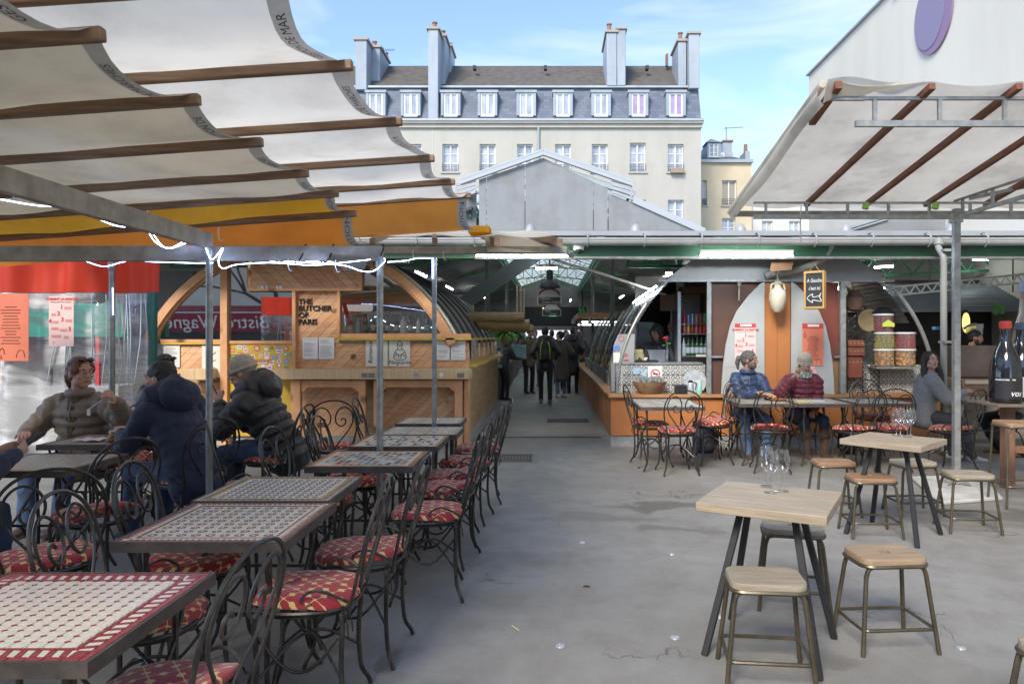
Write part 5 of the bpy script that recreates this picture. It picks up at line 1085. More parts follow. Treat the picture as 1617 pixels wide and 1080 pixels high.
# ---------------------------------------------------------------- stalls deeper along the aisle
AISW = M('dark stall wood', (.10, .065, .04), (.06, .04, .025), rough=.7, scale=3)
lefts = thing('produce_stall', 'dark produce stall with bamboo poles and plants on the left of the aisle', 'stall', (-2.6, 19, 0))
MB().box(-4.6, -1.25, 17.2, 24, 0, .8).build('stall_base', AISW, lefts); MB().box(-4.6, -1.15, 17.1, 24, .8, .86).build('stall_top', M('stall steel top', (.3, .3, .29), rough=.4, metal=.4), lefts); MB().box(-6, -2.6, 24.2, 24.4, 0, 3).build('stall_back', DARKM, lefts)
bm_ = M('bamboo', (.52, .36, .18), (.38, .26, .13), rough=.5, scale=4, stretch=(1, 6, 6))
for i, (a, b, r) in enumerate((((700, 500), (828, 501), .10), ((700, 511), (836, 513), .115), ((770, 505), (812, 508), .09), ((775, 518), (842, 519), .085))):
    yy = 14.6+.15*i; pa, pb = P(*a, yy), P(*b, yy); nn = 8; pts = []; rs = []
    for j in range(nn*3+1): pts.append(pa+(pb-pa)*j/(nn*3)); rs.append(r*(.92 if j % 3 else 1.0))
    o_ = MB().tube(pts, rs, 12).build('bamboo_pole', bm_); tag(o_, ('top bamboo pole', 'thick second bamboo pole with open end', 'short middle bamboo pole', 'lowest bamboo pole')[i]+' lying above the left aisle stall', 'bamboo pole', 'bamboo poles above the aisle')
    MB().ell(pb+Vector((.0, -.0, 0)), (.015, r*.6, r*.6)).build('hollow_end', BLACKP, o_)
for i, px in enumerate((816.5, 822, 827)): tag(MB().tube([P(px, 450+3*i, 15.2), P(px, 498, 15.2)], .022, 6).build('pale_pole', M('pale stick', (.5, .42, .3), rough=.8)), ('left', 'middle', 'right')[i]+' of three pale upright sticks above the bamboo', 'stick')
for i, (px, py, y, n_, c, lb) in enumerate(((797, 530, 17.5, 150, (.10, .30, .05), 'bright green fern over the left aisle stall'), (815, 528, 19, 120, (.06, .16, .04), 'darker leafy plant behind the bright fern'), (785, 520, 18, 100, (.07, .2, .05), 'leafy plant hanging left of the bright fern'))):
    t = thing('potted_plant', lb, 'plant', P(px, py+14, y)); m_ = MB(); rr = random.Random(i)
    for q in range(n_):
        a = rr.uniform(0, 2*pi); e = rr.uniform(-.4, 1.2); L_ = rr.uniform(.2, .5); c0 = P(px, py+3, y); tip = c0+Vector((cos(a)*cos(e), sin(a)*cos(e)*.6, sin(e)*.7-.1))*L_; mid = c0+(tip-c0)*.6+Vector((0, 0, .07)); s_ = Vector((-sin(a), cos(a), .2))*.022
        m_.add([c0, mid+s_, tip-Vector((0, 0, .05)), mid-s_], [(0, 1, 2, 3)])
    m_.build('leaves', M('plant green %d' % i, c, rough=.5), t); MB().lathe([(.08, 0), (.12, .2)], P(px, py+14, y), 10).build('plant_pot', POT, t)
tag(MB().box(PX(808, 18), PX(830, 18), 18, 18.3, PZ(566, 18), PZ(545, 18)).build('blue_ice_box', M('pale blue box', (.35, .55, .6), (.25, .42, .5), rough=.4, scale=4)), 'pale blue box on the left aisle stall behind the tan coat', 'box')
rr = random.Random(12)
for ci, c in enumerate(((.7, .68, .66), (.15, .4, .12), (.6, .3, .3), (.65, .6, .3))):
    m_ = MB()
    for i in range(30): m_.ell((rr.uniform(-2.2, -1.25), rr.uniform(17.2, 20), .88+rr.uniform(0, .22)), rr.uniform(.04, .09), nu=8, nv=6)
    tag(m_.build('wrapped_produce', M('produce %d' % ci, c, rough=.4)), ('white wrapped', 'green', 'pinkish', 'pale yellow')[ci]+' produce heaped on the left aisle stall', 'produce', kind='stuff')
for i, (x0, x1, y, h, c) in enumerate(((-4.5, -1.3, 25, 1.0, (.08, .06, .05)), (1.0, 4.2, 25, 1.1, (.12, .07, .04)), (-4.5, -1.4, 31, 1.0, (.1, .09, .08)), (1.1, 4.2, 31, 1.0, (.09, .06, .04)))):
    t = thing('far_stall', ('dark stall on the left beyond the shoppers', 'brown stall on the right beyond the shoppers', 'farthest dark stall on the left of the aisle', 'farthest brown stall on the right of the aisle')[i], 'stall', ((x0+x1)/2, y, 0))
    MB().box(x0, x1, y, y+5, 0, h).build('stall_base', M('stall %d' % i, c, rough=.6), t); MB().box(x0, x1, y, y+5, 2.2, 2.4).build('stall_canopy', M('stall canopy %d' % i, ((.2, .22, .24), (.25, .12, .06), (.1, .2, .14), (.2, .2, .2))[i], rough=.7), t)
    MB().box(x0+.1, x1-.1, y+.1, y+.16, 2.05, 2.1).build('stall_light', M('stall light', (.9, .95, 1), emit=1.2), t)
    for q in range(4): MB().bar((x0+.1 if q % 2 else x1-.1, y+.1+(4.7 if q > 1 else 0), h), (x0+.1 if q % 2 else x1-.1, y+.1+(4.7 if q > 1 else 0), 2.2), .06).build('stall_post', RAIL, t)
# hanging shop signs
def hang_sign(px, py, w_, y, label, t1, t2):
    x, z = PX(px, y), PZ(py, y); s_ = w_*y/1125; t = thing('hanging_sign', label, 'sign', (x, y, z)); h = s_*.40
    WS = M('cream sign', (.62, .60, .54), rough=.6)
    pts_ = [(x-s_/2, y, z-h*.75), (x+s_/2, y, z-h*.75), (x+s_/2, y, z+h*.1)]+[(x+s_*.43*cos(a), y, z+h*.15+s_*.34*sin(a)) for a in [pi*i/10 for i in range(11)]]+[(x-s_/2, y, z+h*.1)]
    MB().prism(pts_, (0, .04, 0)).build('board', WS, t)
    MB().box(x-s_*.46, x+s_*.46, y-.012, y-.002, z-h*.68, z+h*.05).build('dark_band', M('sign dark', (.06, .05, .045), rough=.6), t)
    MB().tube([(x+s_*.43*cos(a), y-.01, z+h*.17+s_*.31*sin(a)) for a in [radians(12)+(pi-radians(24))*i/12 for i in range(13)]], .022, 5).build('red_arc', M('sign maroon', (.22, .02, .03)), t)
    text_on(t1, s_*.12, (x-s_*.2, y-.014, z-h*.12), CH, t, 'lettering', .001, shear=.3); text_on(t2, s_*.11, (x+s_*.08, y-.014, z-h*.48), CH, t, 'lettering', .001, shear=.3)
    MB().tube([(x-s_*.3, y+.02, z+h*.8), (x-s_*.3, y+.02, z+h*2)], .01, 4).tube([(x+s_*.3, y+.02, z+h*.8), (x+s_*.3, y+.02, z+h*2)], .01, 4).build('hanger', RAIL, t)
    return t
hang_sign(867.5, 470, 38, 16.5, 'nearer arched hanging sign with two white words over the aisle', '• Pizzeria', 'Traiteur orientale')
hang_sign(871, 490, 30, 20.5, 'farther smaller arched hanging sign over the aisle', 'Fruits', 'Primeur')
hl_ = thing('pendant_lamp', 'dark industrial pendant lamp above the arched sign', 'lamp', P(868, 450, 15.8)); MB().lathe([(.02, .35), (.07, .34), (.08, .12), (.2, .02), (.24, -.06), (.2, -.07)], P(868, 450, 15.8), 16).build('lamp_shade', M('dark lamp', (.03, .03, .03), rough=.5), hl_); MB().ell(P(868, 451, 15.8), (.1, .1, .06)).build('bulb', M('dull red bulb', (.2, .05, .05), rough=.3), hl_); MB().tube([P(868, 428, 15.8), P(868, 405, 15.8)], .02, 5).build('cord', RAIL, hl_)
for i, (px, c) in enumerate(((915.5, (.05, .5, .1)), (920.5, (.05, .45, .12)))):
    tag(MB().prism([P(px, 484, 17), P(px+3.5, 492, 17), P(px, 495, 17), P(px-2, 488, 17)], (0, .02, 0)).build('green_pennant', M('pennant green', c)), ('left', 'right')[i]+' of two small green pennants right of the signs', 'pennant')
tag(MB().prism([P(930, 500, 16.5), P(935, 510, 16.5), P(928, 512, 16.5)], (0, .02, 0)).build('white_flag', WHITEP), 'small white triangular flag hanging right of the aisle', 'flag')

# ================================================================ LEFT CANOPIES
CLO = M('off white canvas', (.82, .76, .63), (.71, .65, .53), rough=.8, scale=1.6, trans=.5, bump=.25, bscale=7, grime=.30)
CLO2 = M('pale canvas', (.84, .80, .70), (.75, .71, .61), rough=.8, scale=1.6, trans=.55, bump=.25, bscale=6, grime=.25)
CY = M('mustard canvas', (.74, .42, .045), (.62, .34, .03), rough=.75, scale=2.5, trans=.6, grime=.2); CO = M('orange canvas', (.85, .33, .06), (.72, .26, .045), rough=.75, scale=2.5, trans=.62, grime=.10)
BAND = M('grey webbing band', (.52, .50, .45), (.44, .42, .38), rough=.9, scale=10, bump=.3, grime=.1, trans=.3)
BTX = M('webbing print', (.11, .105, .10), rough=.9)
def canopy(parent, Ys, zf, X0, xr, mats, sag=.085, nx=24, ny=10, band=True, text=None, wr=.022, seed=0, btn=True, bat_over=.03, bandw=.075, batr=.022):
    # Ys: batten depths; zf(X,Y) height at battens; xr(Y) right edge
    def surf(u, Y0, Y1, v):
        Y = Y0+(Y1-Y0)*v; xe = xr(Y0)+(xr(Y1)-xr(Y0))*v; xe -= .05*sin(pi*v); X = X0+(xe-X0)*u
        z = zf(X, Y0)+(zf(X, Y1)-zf(X, Y0))*v+.03-sag*4*v*(1-v)*(.75+.25*sin(3*u+Y0*2))
        z += wr*noise.noise(Vector((X*1.7+seed, Y*2.3, 0)))*min(1, 8*v*(1-v))*2
        return Vector((X, Y, z))
    for i, (a, b) in enumerate(zip(Ys, Ys[1:])):
        mt = mats[i] if isinstance(mats, list) else mats; L_ = xr(a)-X0; ub = 1-bandw/L_
        MB().sheet(lambda u, v: surf(u*ub, a, b, v), nx, ny).build('canvas_strip', mt, parent)
        if band:
            MB().sheet(lambda u, v: surf(ub+(1-ub)*u, a, b, v)-Vector((0, 0, .001)), 2, ny).build('webbing_band', BAND, parent)
            if text:
                tm = text_mb(text[i % len(text)], .062, 0, 'CENTER'); ll = b-a; m2 = MB()
                ws = max(abs(p[0]) for p in tm.v)*2 or 1; f_ = min(1, ll*.92/ws)
                vs = [surf(ub+(1-ub)*(.5-p[1]/bandw*.9), a, b, min(1, max(0, .5-p[0]*f_/ll)))-Vector((0, 0, .004)) for p in tm.v]
                m2.add(vs, tm.f).build('webbing_print', BTX, parent, flat=True, kind='stuff')
        if btn:
            zz = zf; pts = [(X0+(xr(a)+bat_over-X0)*k_/6, a, zf(X0+(xr(a)-X0)*k_/6, a)) for k_ in range(7)]
            MB().bar(pts[0], pts[-1], batr*1.9, batr*2.3).build('batten', BATT, parent, bev=.008)
lc1 = thing('left_canopy', 'low cream canvas canopy with mustard and orange strips at the left', 'canopy', (-3, 3.5, 2.2))
z1 = lambda X, Y: 2.615+.07*(X+1.6)+(-.10*(Y-5.3)/.3 if Y > 5.3 else 0)-(max(0, Y-5.6)*.42)
canopy(lc1, [.55, 1.1, 1.8, 2.51, 3.2, 3.9, 4.64, 5.3, 5.6, 5.88], z1, -5.2, lambda Y: -1.6+(max(0, Y-5.3)*.17), [CLO]*7+[CY, CO], text=['GESTION', 'DE MARCHES', 'GESTION', 'DE MARCHES', 'GESTION DE', 'MARCHES'])
lc2 = thing('upper_canopy', 'larger pale canvas canopy stepping behind the cream one, one orange strip', 'canopy', (-2, 5, 2.8))
z2 = lambda X, Y: 2.85+.065*(X+.9)-(max(0, Y-6.6)*.95)
canopy(lc2, [1.2, 1.9, 2.6, 3.4, 4.3, 5.2, 6.0, 6.6, 6.92], z2, -4.6, lambda Y: -.97 if Y < 3.5 else -.97+.055*(Y-3.4) if Y < 6.1 else -.83+.12*(Y-6), [CLO2]*7+[CO], text=['GESTION', 'DE MARCHES', 'GESTION DE MAR', 'ON DE MARCHES', 'ESTION DE M', 'GESTION', 'MARCHES'], seed=5, bandw=.085)
MB().box(PX(738, 6.9), PX(772, 6.9), 6.95, 7.2, PZ(368, 7), PZ(358, 7)).build('mustard_flap', CY, lc2)
lc3 = thing('rear_canopy', 'grey canvas canopy on slanting rafters behind the orange strip', 'canopy', (-1.5, 7.6, 2.5))
def s3(u, v):
    X = -5+4.75*u+.35*(1-v); Y = 6.75+2.1*v; return Vector((X, Y, 2.47+.36*v+.05-.03*sin(pi*((u*8) % 1))))
MB().sheet(s3, 64, 6).build('canvas', CLO2, lc3)
for i in range(9):
    a, b = s3(i/8, 0), s3(i/8, 1); MB().bar(a-Vector((0, 0, .07)), b-Vector((0, 0, .07)), .05, .06).build('rafter', BATT, lc3)
MB().tube(bez([P(830, 379, 8.2), P(858, 383, 7.8), P(885, 392, 7.4), P(903, 403, 7.1)], 5), .032, 8).build('curved_end_rafter', M('dark curved rafter', (.16, .17, .15), (.10, .10, .09), rough=.7, scale=6), lc3)
MB().prism([P(762, 362, 7.6), P(840, 378, 8.1), P(898, 400, 7.2), P(770, 398, 7.0)], (0, 0, .006)).build('end_canvas', CLO2, lc3)
tag(MB().box(-3.2, PX(895, 7.2), 7.15, 7.22, PZ(402, 7.2), PZ(390, 7.2)).build('rear_beam', BEAMW, bev=.006), 'long grey timber beam across the rear canopy', 'beam')
# beams and poles
fb = thing('front_beam', 'weathered timber beam tied across the steel poles under the left canopy', 'beam', (-2, 5.15, 2.2))
MB().box(-5, PX(604, 5.16), 5.13, 5.19, PZ(413, 5.16), PZ(389, 5.16)).build('timber', BEAMW, fb, bev=.006)
for px in (470, 515, 595): MB().tube([(PX(px, 5.1)+.035*cos(t*pi/4), 5.11+.06*sin(t*pi/4)+.05, PZ(401, 5.1)+.08*sin(t*pi/4+.6)) for t in range(8)], .006, 5, closed=True).build('binding', M('black rubber tie', (.03, .03, .03), rough=.8), fb)
tag(MB().prism([P(515, 408, 5.1), P(583, 408, 5.1), P(575, 426, 5.1), P(548, 428, 5.1)], (0, .012, 0)).build('torn_sacking', M('dark sacking', (.09, .075, .05), rough=.95)), 'torn dark cloth scrap hanging under the front beam', 'cloth')
tag(MB().bar((-2.44, .8, 2.27), (-2.44, 5.12, 2.235), .05, .115).build('side_beam', BEAMW, bev=.006), 'long grey timber beam running forward under the cream canopy', 'beam')
def pole(px, Y, top_py, r, label, sq=False, base=False):
    x = PX(px, Y); zt = PZ(top_py, Y); t = thing('steel_pole', label, 'pole', (x, Y, 0), 0, 'steel poles of the left canopy')
    (MB().box(x-r, x+r, Y-r, Y+r, 0.01, zt) if sq else MB().tube([(x, Y, 0.01), (x, Y, zt)], r, 14)).build('shaft', GALV, t)
    MB().box(x-.06, x+.06, Y-.06, Y+.06, 0, .012).build('foot_plate', GALV, t)
    if not sq: MB().lathe([(r, 0), (r*1.35, .02), (r*1.35, .07), (r, .09)], (x, Y, zt-.09), 14).build('collar', GALV, t)
    return t
pole(330.5, 5.1, 388, .024, 'steel pole behind the man in the navy jacket'); pole(600, 5.1, 405, .0235, 'steel pole rising between the mosaic tables'); pole(686, 6.45, 407, .019, 'thin square steel pole near the kiosk right end', True); pole(177, 6.55, 413, .026, 'steel pole in the clear plastic curtain behind the woman')
# rope lights
RL = M('white rope light', (.40, .55, 1.0), emit=6)
def rope(pts_, label, r=.0028): tag(MB().tube(bez(pts_, 6), r, 6).build('rope_light', RL), label, 'rope light', 'lit rope lights under the left canopy')
rope([P(0, 315, 3.3), P(60, 325, 3.6), P(128, 330, 3.9), P(160, 348, 4.2), P(190, 358, 4.5), P(232, 361, 4.8), P(262, 392, 5.02), P(300, 383, 5.06), P(330, 386, 5.06)], 'lit rope light running along the side beam')
rope([P(232, 361, 4.8), P(245, 382, 4.9), P(268, 392, 5.0), P(296, 380, 5.05), P(322, 384, 5.05)], 'lit rope light looping below the side beam end')
rope([P(136, 413, 6.3), P(165, 421, 6.3), P(200, 413, 6.2), P(250, 414, 6.0), P(320, 416, 5.2), P(336, 415, 5.06)], 'lit rope light hanging along the red curtain top')
rope([P(325, 392, 5.05), P(335, 410, 5.05), P(352, 392, 5.06), P(345, 412, 5.05), P(352, 424, 5.04), P(375, 418, 5.05), P(430, 415, 5.06), P(490, 419, 5.06), P(540, 415, 5.06), P(585, 410, 5.04)], 'lit rope light along the front beam from pole to pole')
rope([P(470, 414, 5.06), P(540, 419, 5.05), P(570, 428, 5.03), P(590, 428, 5.03), P(607, 414, 5.04), P(607, 408, 5.05)], 'lit rope light sagging around the thick pole')
rope([P(612, 414, 5.2), P(640, 412, 5.6), P(660, 408, 6.1), P(684, 408, 6.4)], 'lit rope light from the thick pole to the thin pole')
rope([P(683, 409, 6.41), P(683, 420, 6.41), P(683, 440, 6.41)], 'short lit rope light hanging down the thin pole')
rope([P(178, 455, 6.5), P(179, 497, 6.5)], 'short lit rope light hanging down the curtain pole')
# curtain
cu = thing('plastic_curtain', 'clear plastic tent wall with red top and green edge behind the diners', 'curtain', (-4.4, 6.7, 0))
CYY = 6.7
def cw(px, py, k_=0):
    x = PX(px, CYY); return Vector((x, CYY+.05*sin(x*9)+.03*sin(x*23+1)+.02*noise.noise(Vector((x*3, py*.02, 0))), PZ(py, CYY)))
MB().sheet(lambda u, v: cw(-60+318*u, 462-(462-404)*v*(1-.0*u)+(0 if v < 1 else 0)), 60, 6).build('red_band', M('red tent cloth', (.80, .08, .04), (.70, .06, .03), rough=.55, scale=2, trans=.5), cu)
MB().sheet(lambda u, v: cw(232+24*u, 578-(578-463)*v), 8, 8).build('green_edge', M('green tent cloth', (.02, .14, .10), rough=.5, trans=.2), cu)
MB().sheet(lambda u, v: cw(-60+291*u, 705-(705-463)*v), 80, 24).build('clear_sheet', glass_pane('clear plastic sheet', (.86, .87, .87), refl=.13, diffuse=.16, rough=.12, dcol=(.75, .77, .80), glare=.8), cu)  # diagonal glare is painted into the plastic as whitish streaks
rr = random.Random(6); m_ = MB()
for i in range(16):
    a = rr.uniform(150, 250) if i < 9 else rr.uniform(-20, 150); b = a+rr.uniform(-40, 25)
    pts_ = [Vector(cw(a+(b-a)*t/6+3*sin(t), 465+38*t))-Vector((0, .02, 0)) for t in range(7)]; m_.tube(pts_, [.004+.004*sin(t) for t in range(7)], 5)
m_.build('plastic_fold', glass_pane('fold gloss', (.8, .82, .84), refl=.5, diffuse=.4, rough=.2), cu)
how_poster(PX(-8, CYY-.1), PX(48, CYY-.1), PZ(570, CYY-.1), PZ(464, CYY-.1), CYY-.12, 'orange text poster on the clear curtain at the far left', False, False)
how_poster(PX(80, CYY-.1), PX(119, CYY-.1), PZ(547, CYY-.1), PZ(468, CYY-.1), CYY-.12, 'pink numbered instruction poster on the clear curtain', True, False)
# things behind the curtain
vb = thing('side_stall', 'blurred stall with teal canopy behind the plastic curtain', 'stall', (-7, 10, 0))
MB().box(-9.5, -5.75, 9.6, 9.7, 1.55, 2.0).build('teal_banner', M('teal banner', (.03, .28, .22), rough=.6), vb); MB().box(-9.5, -5.75, 9.5, 9.9, 0, .9).build('stall_base', M('brown stall base', (.42, .42, .41), rough=.7), vb); MB().box(-12, -5.7, 11.4, 11.5, 0, 2.6).build('back_wall', M('grey back', (.30, .31, .31), (.22, .22, .22), rough=.7, scale=1), vb)
for i in range(6): MB().bar((-9.3+.65*i, 9.55, .9), (-9.3+.65*i, 9.55, 1.55), .05).build('stall_post', [ORW, RAIL, M('flower red', (.5, .05, .05))][i % 3], vb)
tag(MB().box(-9.4, -7.2, 8.2, 8.9, 0, .75).build('covered_crates', M('grey tarp', (.35, .36, .37), (.22, .22, .22), rough=.6, scale=2, bump=.6, bscale=4), bev=.08), 'grey covered crates behind the plastic curtain', 'crates')

# ================================================================ RIGHT CANOPY
rc = thing('right_canopy', 'cream canvas canopy on galvanised ladder trusses at the right', 'canopy', (4.2, 6.2, 2.9))
CLR = M('stained cream canvas', (.82, .77, .66), (.71, .66, .56), rough=.85, scale=2, trans=.5, bump=.25, bscale=7, grime=.38)
YF, YB = 5.15, 7.35; CF = 5.09
def zc(Y): return 2.94+(YB-Y)*(3.315-2.94)/(YB-YF)
def rs(u, v):
    Y = CF+(7.6-CF)*v; X = 1.98+6.2*u; z = zc(Y)+.05
    z += -.035*abs(sin(pi*((X-2.05)/.66)))+.01*noise.noise(Vector((X*2, Y*2, 3)))
    if u < .02: z -= .0
    return Vector((X, Y, z))
MB().sheet(rs, 90, 14).build('canvas', CLR, rc)
MB().sheet(lambda u, v: Vector((1.98-.07*sin(pi*v*.9), CF+(7.6-CF)*u, zc(CF+(7.6-CF)*u)+.05-.17*v+.02*sin(9*u)*v)), 20, 5).build('side_flap', CLR, rc)
MB().sheet(lambda u, v: Vector((1.98+.75*u*(1-v*.3), CF-.02+.1*v, zc(CF)+.055-.14*v*(1-u)+.02*sin(8*u))), 14, 4).build('corner_fold', CLR, rc)
MB().tube([(1.95, CF, zc(CF)+.03), (1.92, 7.6, zc(7.6)-.02)], .03, 8).build('rolled_hem', CLR, rc)
def ladder(p, q, up, name='ladder_truss', n=6, r=.022, r2=.026):
    p = Vector(p); q = Vector(q); up = Vector(up); m = MB().bar(p, q, r2*1.3, r2*1.8).bar(p+up, q+up, r*1.4, r*1.3)
    for i in range(n+1):
        a = p+(q-p)*(i+.3)/(n+.6); m.bar(a, a+up, r*1.6, r*1.3, up=(0, 1, 0))
    m.build(name, GALV, rc)
ladder((2.23, 5.2, PZ(196, 5.2)), (8.2, 5.2, PZ(196, 5.2)), (0, 0, .185), n=12, r=.018, r2=.024)
MB().bar((2.02, 5.2, PZ(156, 5.2)+.0), (2.3, 5.2, PZ(156, 5.2)), .03, .03).build('truss_tip', GALV, rc)
ladder((PX(1190, 7.3), 7.3, PZ(343, 7.3)), (8.2, 7.3, PZ(343, 7.3)), (0, 0, .145), n=14, r=.016, r2=.024)
MB().bar((PX(1160, 7.5), 7.5, PZ(338, 7.5)), (8.2, 7.5, PZ(338, 7.5)), .05, .055).build('rear_rail', BEAMW, rc)
ladder((PX(1500, 7.3), 7.22, PZ(345, 7.3)), (4.25, 4.3, 2.80), (0, 0, .16), n=6, r=.016, r2=.02)
ladder((4.25, 7.22, 2.95), (6.3, 5.3, 3.25), (0, 0, .14), n=5, r=.014, r2=.018)
for i in range(9):
    X = 2.95+.66*i if i else 2.32
    if i == 0: continue
    x_ = 2.05+.62*i
    MB().bar((x_+.05, 5.06, zc(5.06)-.0), (x_, 7.42, zc(7.42)-.005), .045, .05).build('rafter', BATT2, rc, bev=.004)
MB().bar((2.06, 5.08, zc(5.08)+.02), (2.06, 5.6, zc(5.6)), .05, .06).build('rafter', BATT2, rc)
gt = M('green tape', (.35, .6, .1), rough=.5)
for px in (1366, 1476): MB().tube([P(px, 330, 7.25), P(px+2, 322, 7.25)], .035, 8).build('green_tape', gt, rc)
MB().tube([P(1265, 325, 7.3), P(1264, 350, 7.3), P(1265, 385, 7.3)], .006, 5).build('loose_string', WHITEP, rc)
sp_ = thing('canopy_post', 'square galvanised steel post on a concrete slab at the right', 'post', (PX(1508, 7.33), 7.33, 0)); x_ = PX(1510, 7.33)
MB().box(x_-.032, x_+.032, 7.3, 7.364, .04, PZ(330, 7.33)).build('shaft', GALV, sp_, bev=.006)
for a in range(4): v_ = Vector((cos(a*pi/2+.6), sin(a*pi/2+.6), 0)); MB().prism([Vector((x_, 7.338, .045))+v_*.03, Vector((x_, 7.338, .045))+v_*.16, Vector((x_, 7.338, .16))+v_*.035], v_.cross(Vector((0, 0, 1)))*.008).build('foot_fin', GALV, sp_)
MB().box(x_-.05, x_+.05, 7.29, 7.385, PZ(352, 7.33), PZ(338, 7.33)).build('head_bracket', GALV, sp_)
tag(MB().prism([(PX(1442, 7.7), 7.75, .0), (PX(1478, 6.6), 6.55, .0), (PX(1600, 6.6), 6.75, .0), (PX(1560, 7.7), 7.85, .0)], (0, 0, .035)).build('base_slab', M('white dirty slab', (.55, .55, .52), (.38, .36, .32), rough=.8, scale=3, grime=.3), bev=.01), 'low dirty white slab under the canopy post', 'slab')
dp = thing('downpipe', 'pale grey rain downpipe beside the canopy post', 'pipe', (PX(1491, 9.2), 9.2, 0)); PG = M('grey downpipe', (.36, .37, .35), (.27, .27, .25), rough=.5, scale=2, stretch=(3, 3, .6), grime=.3)
MB().tube(bez([P(1482, 382, 9.35), P(1482, 392, 9.3), P(1489, 404, 9.2), P(1490, 420, 9.2)], 5)+[P(1490, 712, 9.2)], .04, 14).build('pipe_run', PG, dp); MB().tube([P(1482, 378, 9.35), P(1482, 388, 9.32)], .058, 14).build('pipe_socket', PG, dp)
for py in (396, 540, 664): MB().box(PX(1486, 9.2), PX(1508, 9.2), 9.12, 9.27, PZ(py+2, 9.2), PZ(py-2, 9.2)).build('pipe_clip', PG, dp)

# small hooks and ties hanging from the left canopy, seams on the cloth
for i, (px, py, Y) in enumerate(((345, 372, 4.6), (233, 345, 4.4), (20, 305, 3.6), (135, 330, 4.0), (652, 402, 6.9), (700, 405, 7.0), (455, 420, 5.08), (530, 422, 5.08))):
    p = P(px, py, Y); tag(MB().tube(bez([p+Vector((0, 0, .05)), p, p+Vector((.012, 0, -.035)), p+Vector((.03, 0, -.03))], 4), .0035, 5).build('canopy_hook', WHITEP), 'white tie hook under the left canopies, ' + ('by the pole top behind the man in navy', 'where the rope light leaves the side beam', 'nearest the left edge of the photo', 'beside the side beam above the curtain', 'left of the thin pole top', 'just right of the thin pole top', 'on the front beam left of the sacking', 'on the front beam beside the sacking')[i], 'hook', 'small tie hooks under the left canopies')
for px, py in ((612, 433), (740, 500), (960, 356)): pass
# ================================================================ WROUGHT IRON CHAIRS
def cushion_mat():
    m = bpy.data.materials.new('red cushion with gold trellis'); m.use_nodes = True; t = m.node_tree; n = t.nodes; L = t.links; b = n['Principled BSDF']; b.inputs['Roughness'].default_value = .8; b.inputs['Sheen Weight'].default_value = .2
    co = n.new('ShaderNodeTexCoord'); sp = n.new('ShaderNodeSeparateXYZ'); L.new(co.outputs['Object'], sp.inputs[0])
    def mth(op, a, b_=None):
        x = n.new('ShaderNodeMath'); x.operation = op
        for i, v in enumerate((a, b_)):
            if v is None: continue
            if isinstance(v, (int, float)): x.inputs[i].default_value = v
            else: L.new(v, x.inputs[i])
        return x.outputs[0]
    K = 2*pi/.115
    def ax(o, ph): 
        a = mth('MULTIPLY', o, K); a = mth('ADD', a, ph)
        return mth('ADD', mth('COSINE', a), mth('MULTIPLY', mth('COSINE', mth('MULTIPLY', a, 3)), .42))
    y2 = mth('SUBTRACT', sp.outputs[1], mth('MULTIPLY', sp.outputs[2], .8))
    f = mth('ABSOLUTE', mth('ADD', ax(sp.outputs[0], .4), ax(y2, 1.1)))
    mr = n.new('ShaderNodeMapRange'); mr.inputs[1].default_value = .13; mr.inputs[2].default_value = .22; mr.inputs[3].default_value = 1; mr.inputs[4].default_value = 0; L.new(f, mr.inputs[0])
    nz_ = n.new('ShaderNodeTexNoise'); nz_.inputs['Scale'].default_value = 9; L.new(co.outputs['Object'], nz_.inputs['Vector'])
    c1 = n.new('ShaderNodeMix'); c1.data_type = 'RGBA'; c1.inputs[6].default_value = (.26, .012, .02, 1); c1.inputs[7].default_value = (.36, .025, .035, 1); L.new(nz_.outputs['Fac'], c1.inputs[0])
    x = n.new('ShaderNodeMix'); x.data_type = 'RGBA'; x.inputs[7].default_value = (.62, .44, .17, 1); L.new(mr.outputs[0], x.inputs[0]); L.new(c1.outputs[2], x.inputs[6]); oi = n.new('ShaderNodeObjectInfo'); hs = n.new('ShaderNodeHueSaturation'); vm = n.new('ShaderNodeMapRange'); vm.inputs[3].default_value = .75; vm.inputs[4].default_value = 1.25; L.new(oi.outputs['Random'], vm.inputs[0]); L.new(vm.outputs[0], hs.inputs['Value']); L.new(x.outputs[2], hs.inputs['Color']); L.new(hs.outputs[0], b.inputs['Base Color'])
    bp = n.new('ShaderNodeBump'); bp.inputs['Strength'].default_value = .5; bp.inputs['Distance'].default_value = .006
    nf = n.new('ShaderNodeTexNoise'); nf.inputs['Scale'].default_value = 16; nf.inputs['Detail'].default_value = 4; L.new(co.outputs['Object'], nf.inputs['Vector']); L.new(nf.outputs['Fac'], bp.inputs['Height']); L.new(bp.outputs[0], b.inputs['Normal'])
    return m
CUSH = cushion_mat()
def sq(t, r=.2, e=2.6): c, s_ = cos(t), sin(t); return (r*abs(c)**(2/e)*(1 if c > 0 else -1), r*abs(s_)**(2/e)*(1 if s_ > 0 else -1))
def back_pt(x, z): return (x, -.195-.13*(z-.46)/.5, z)
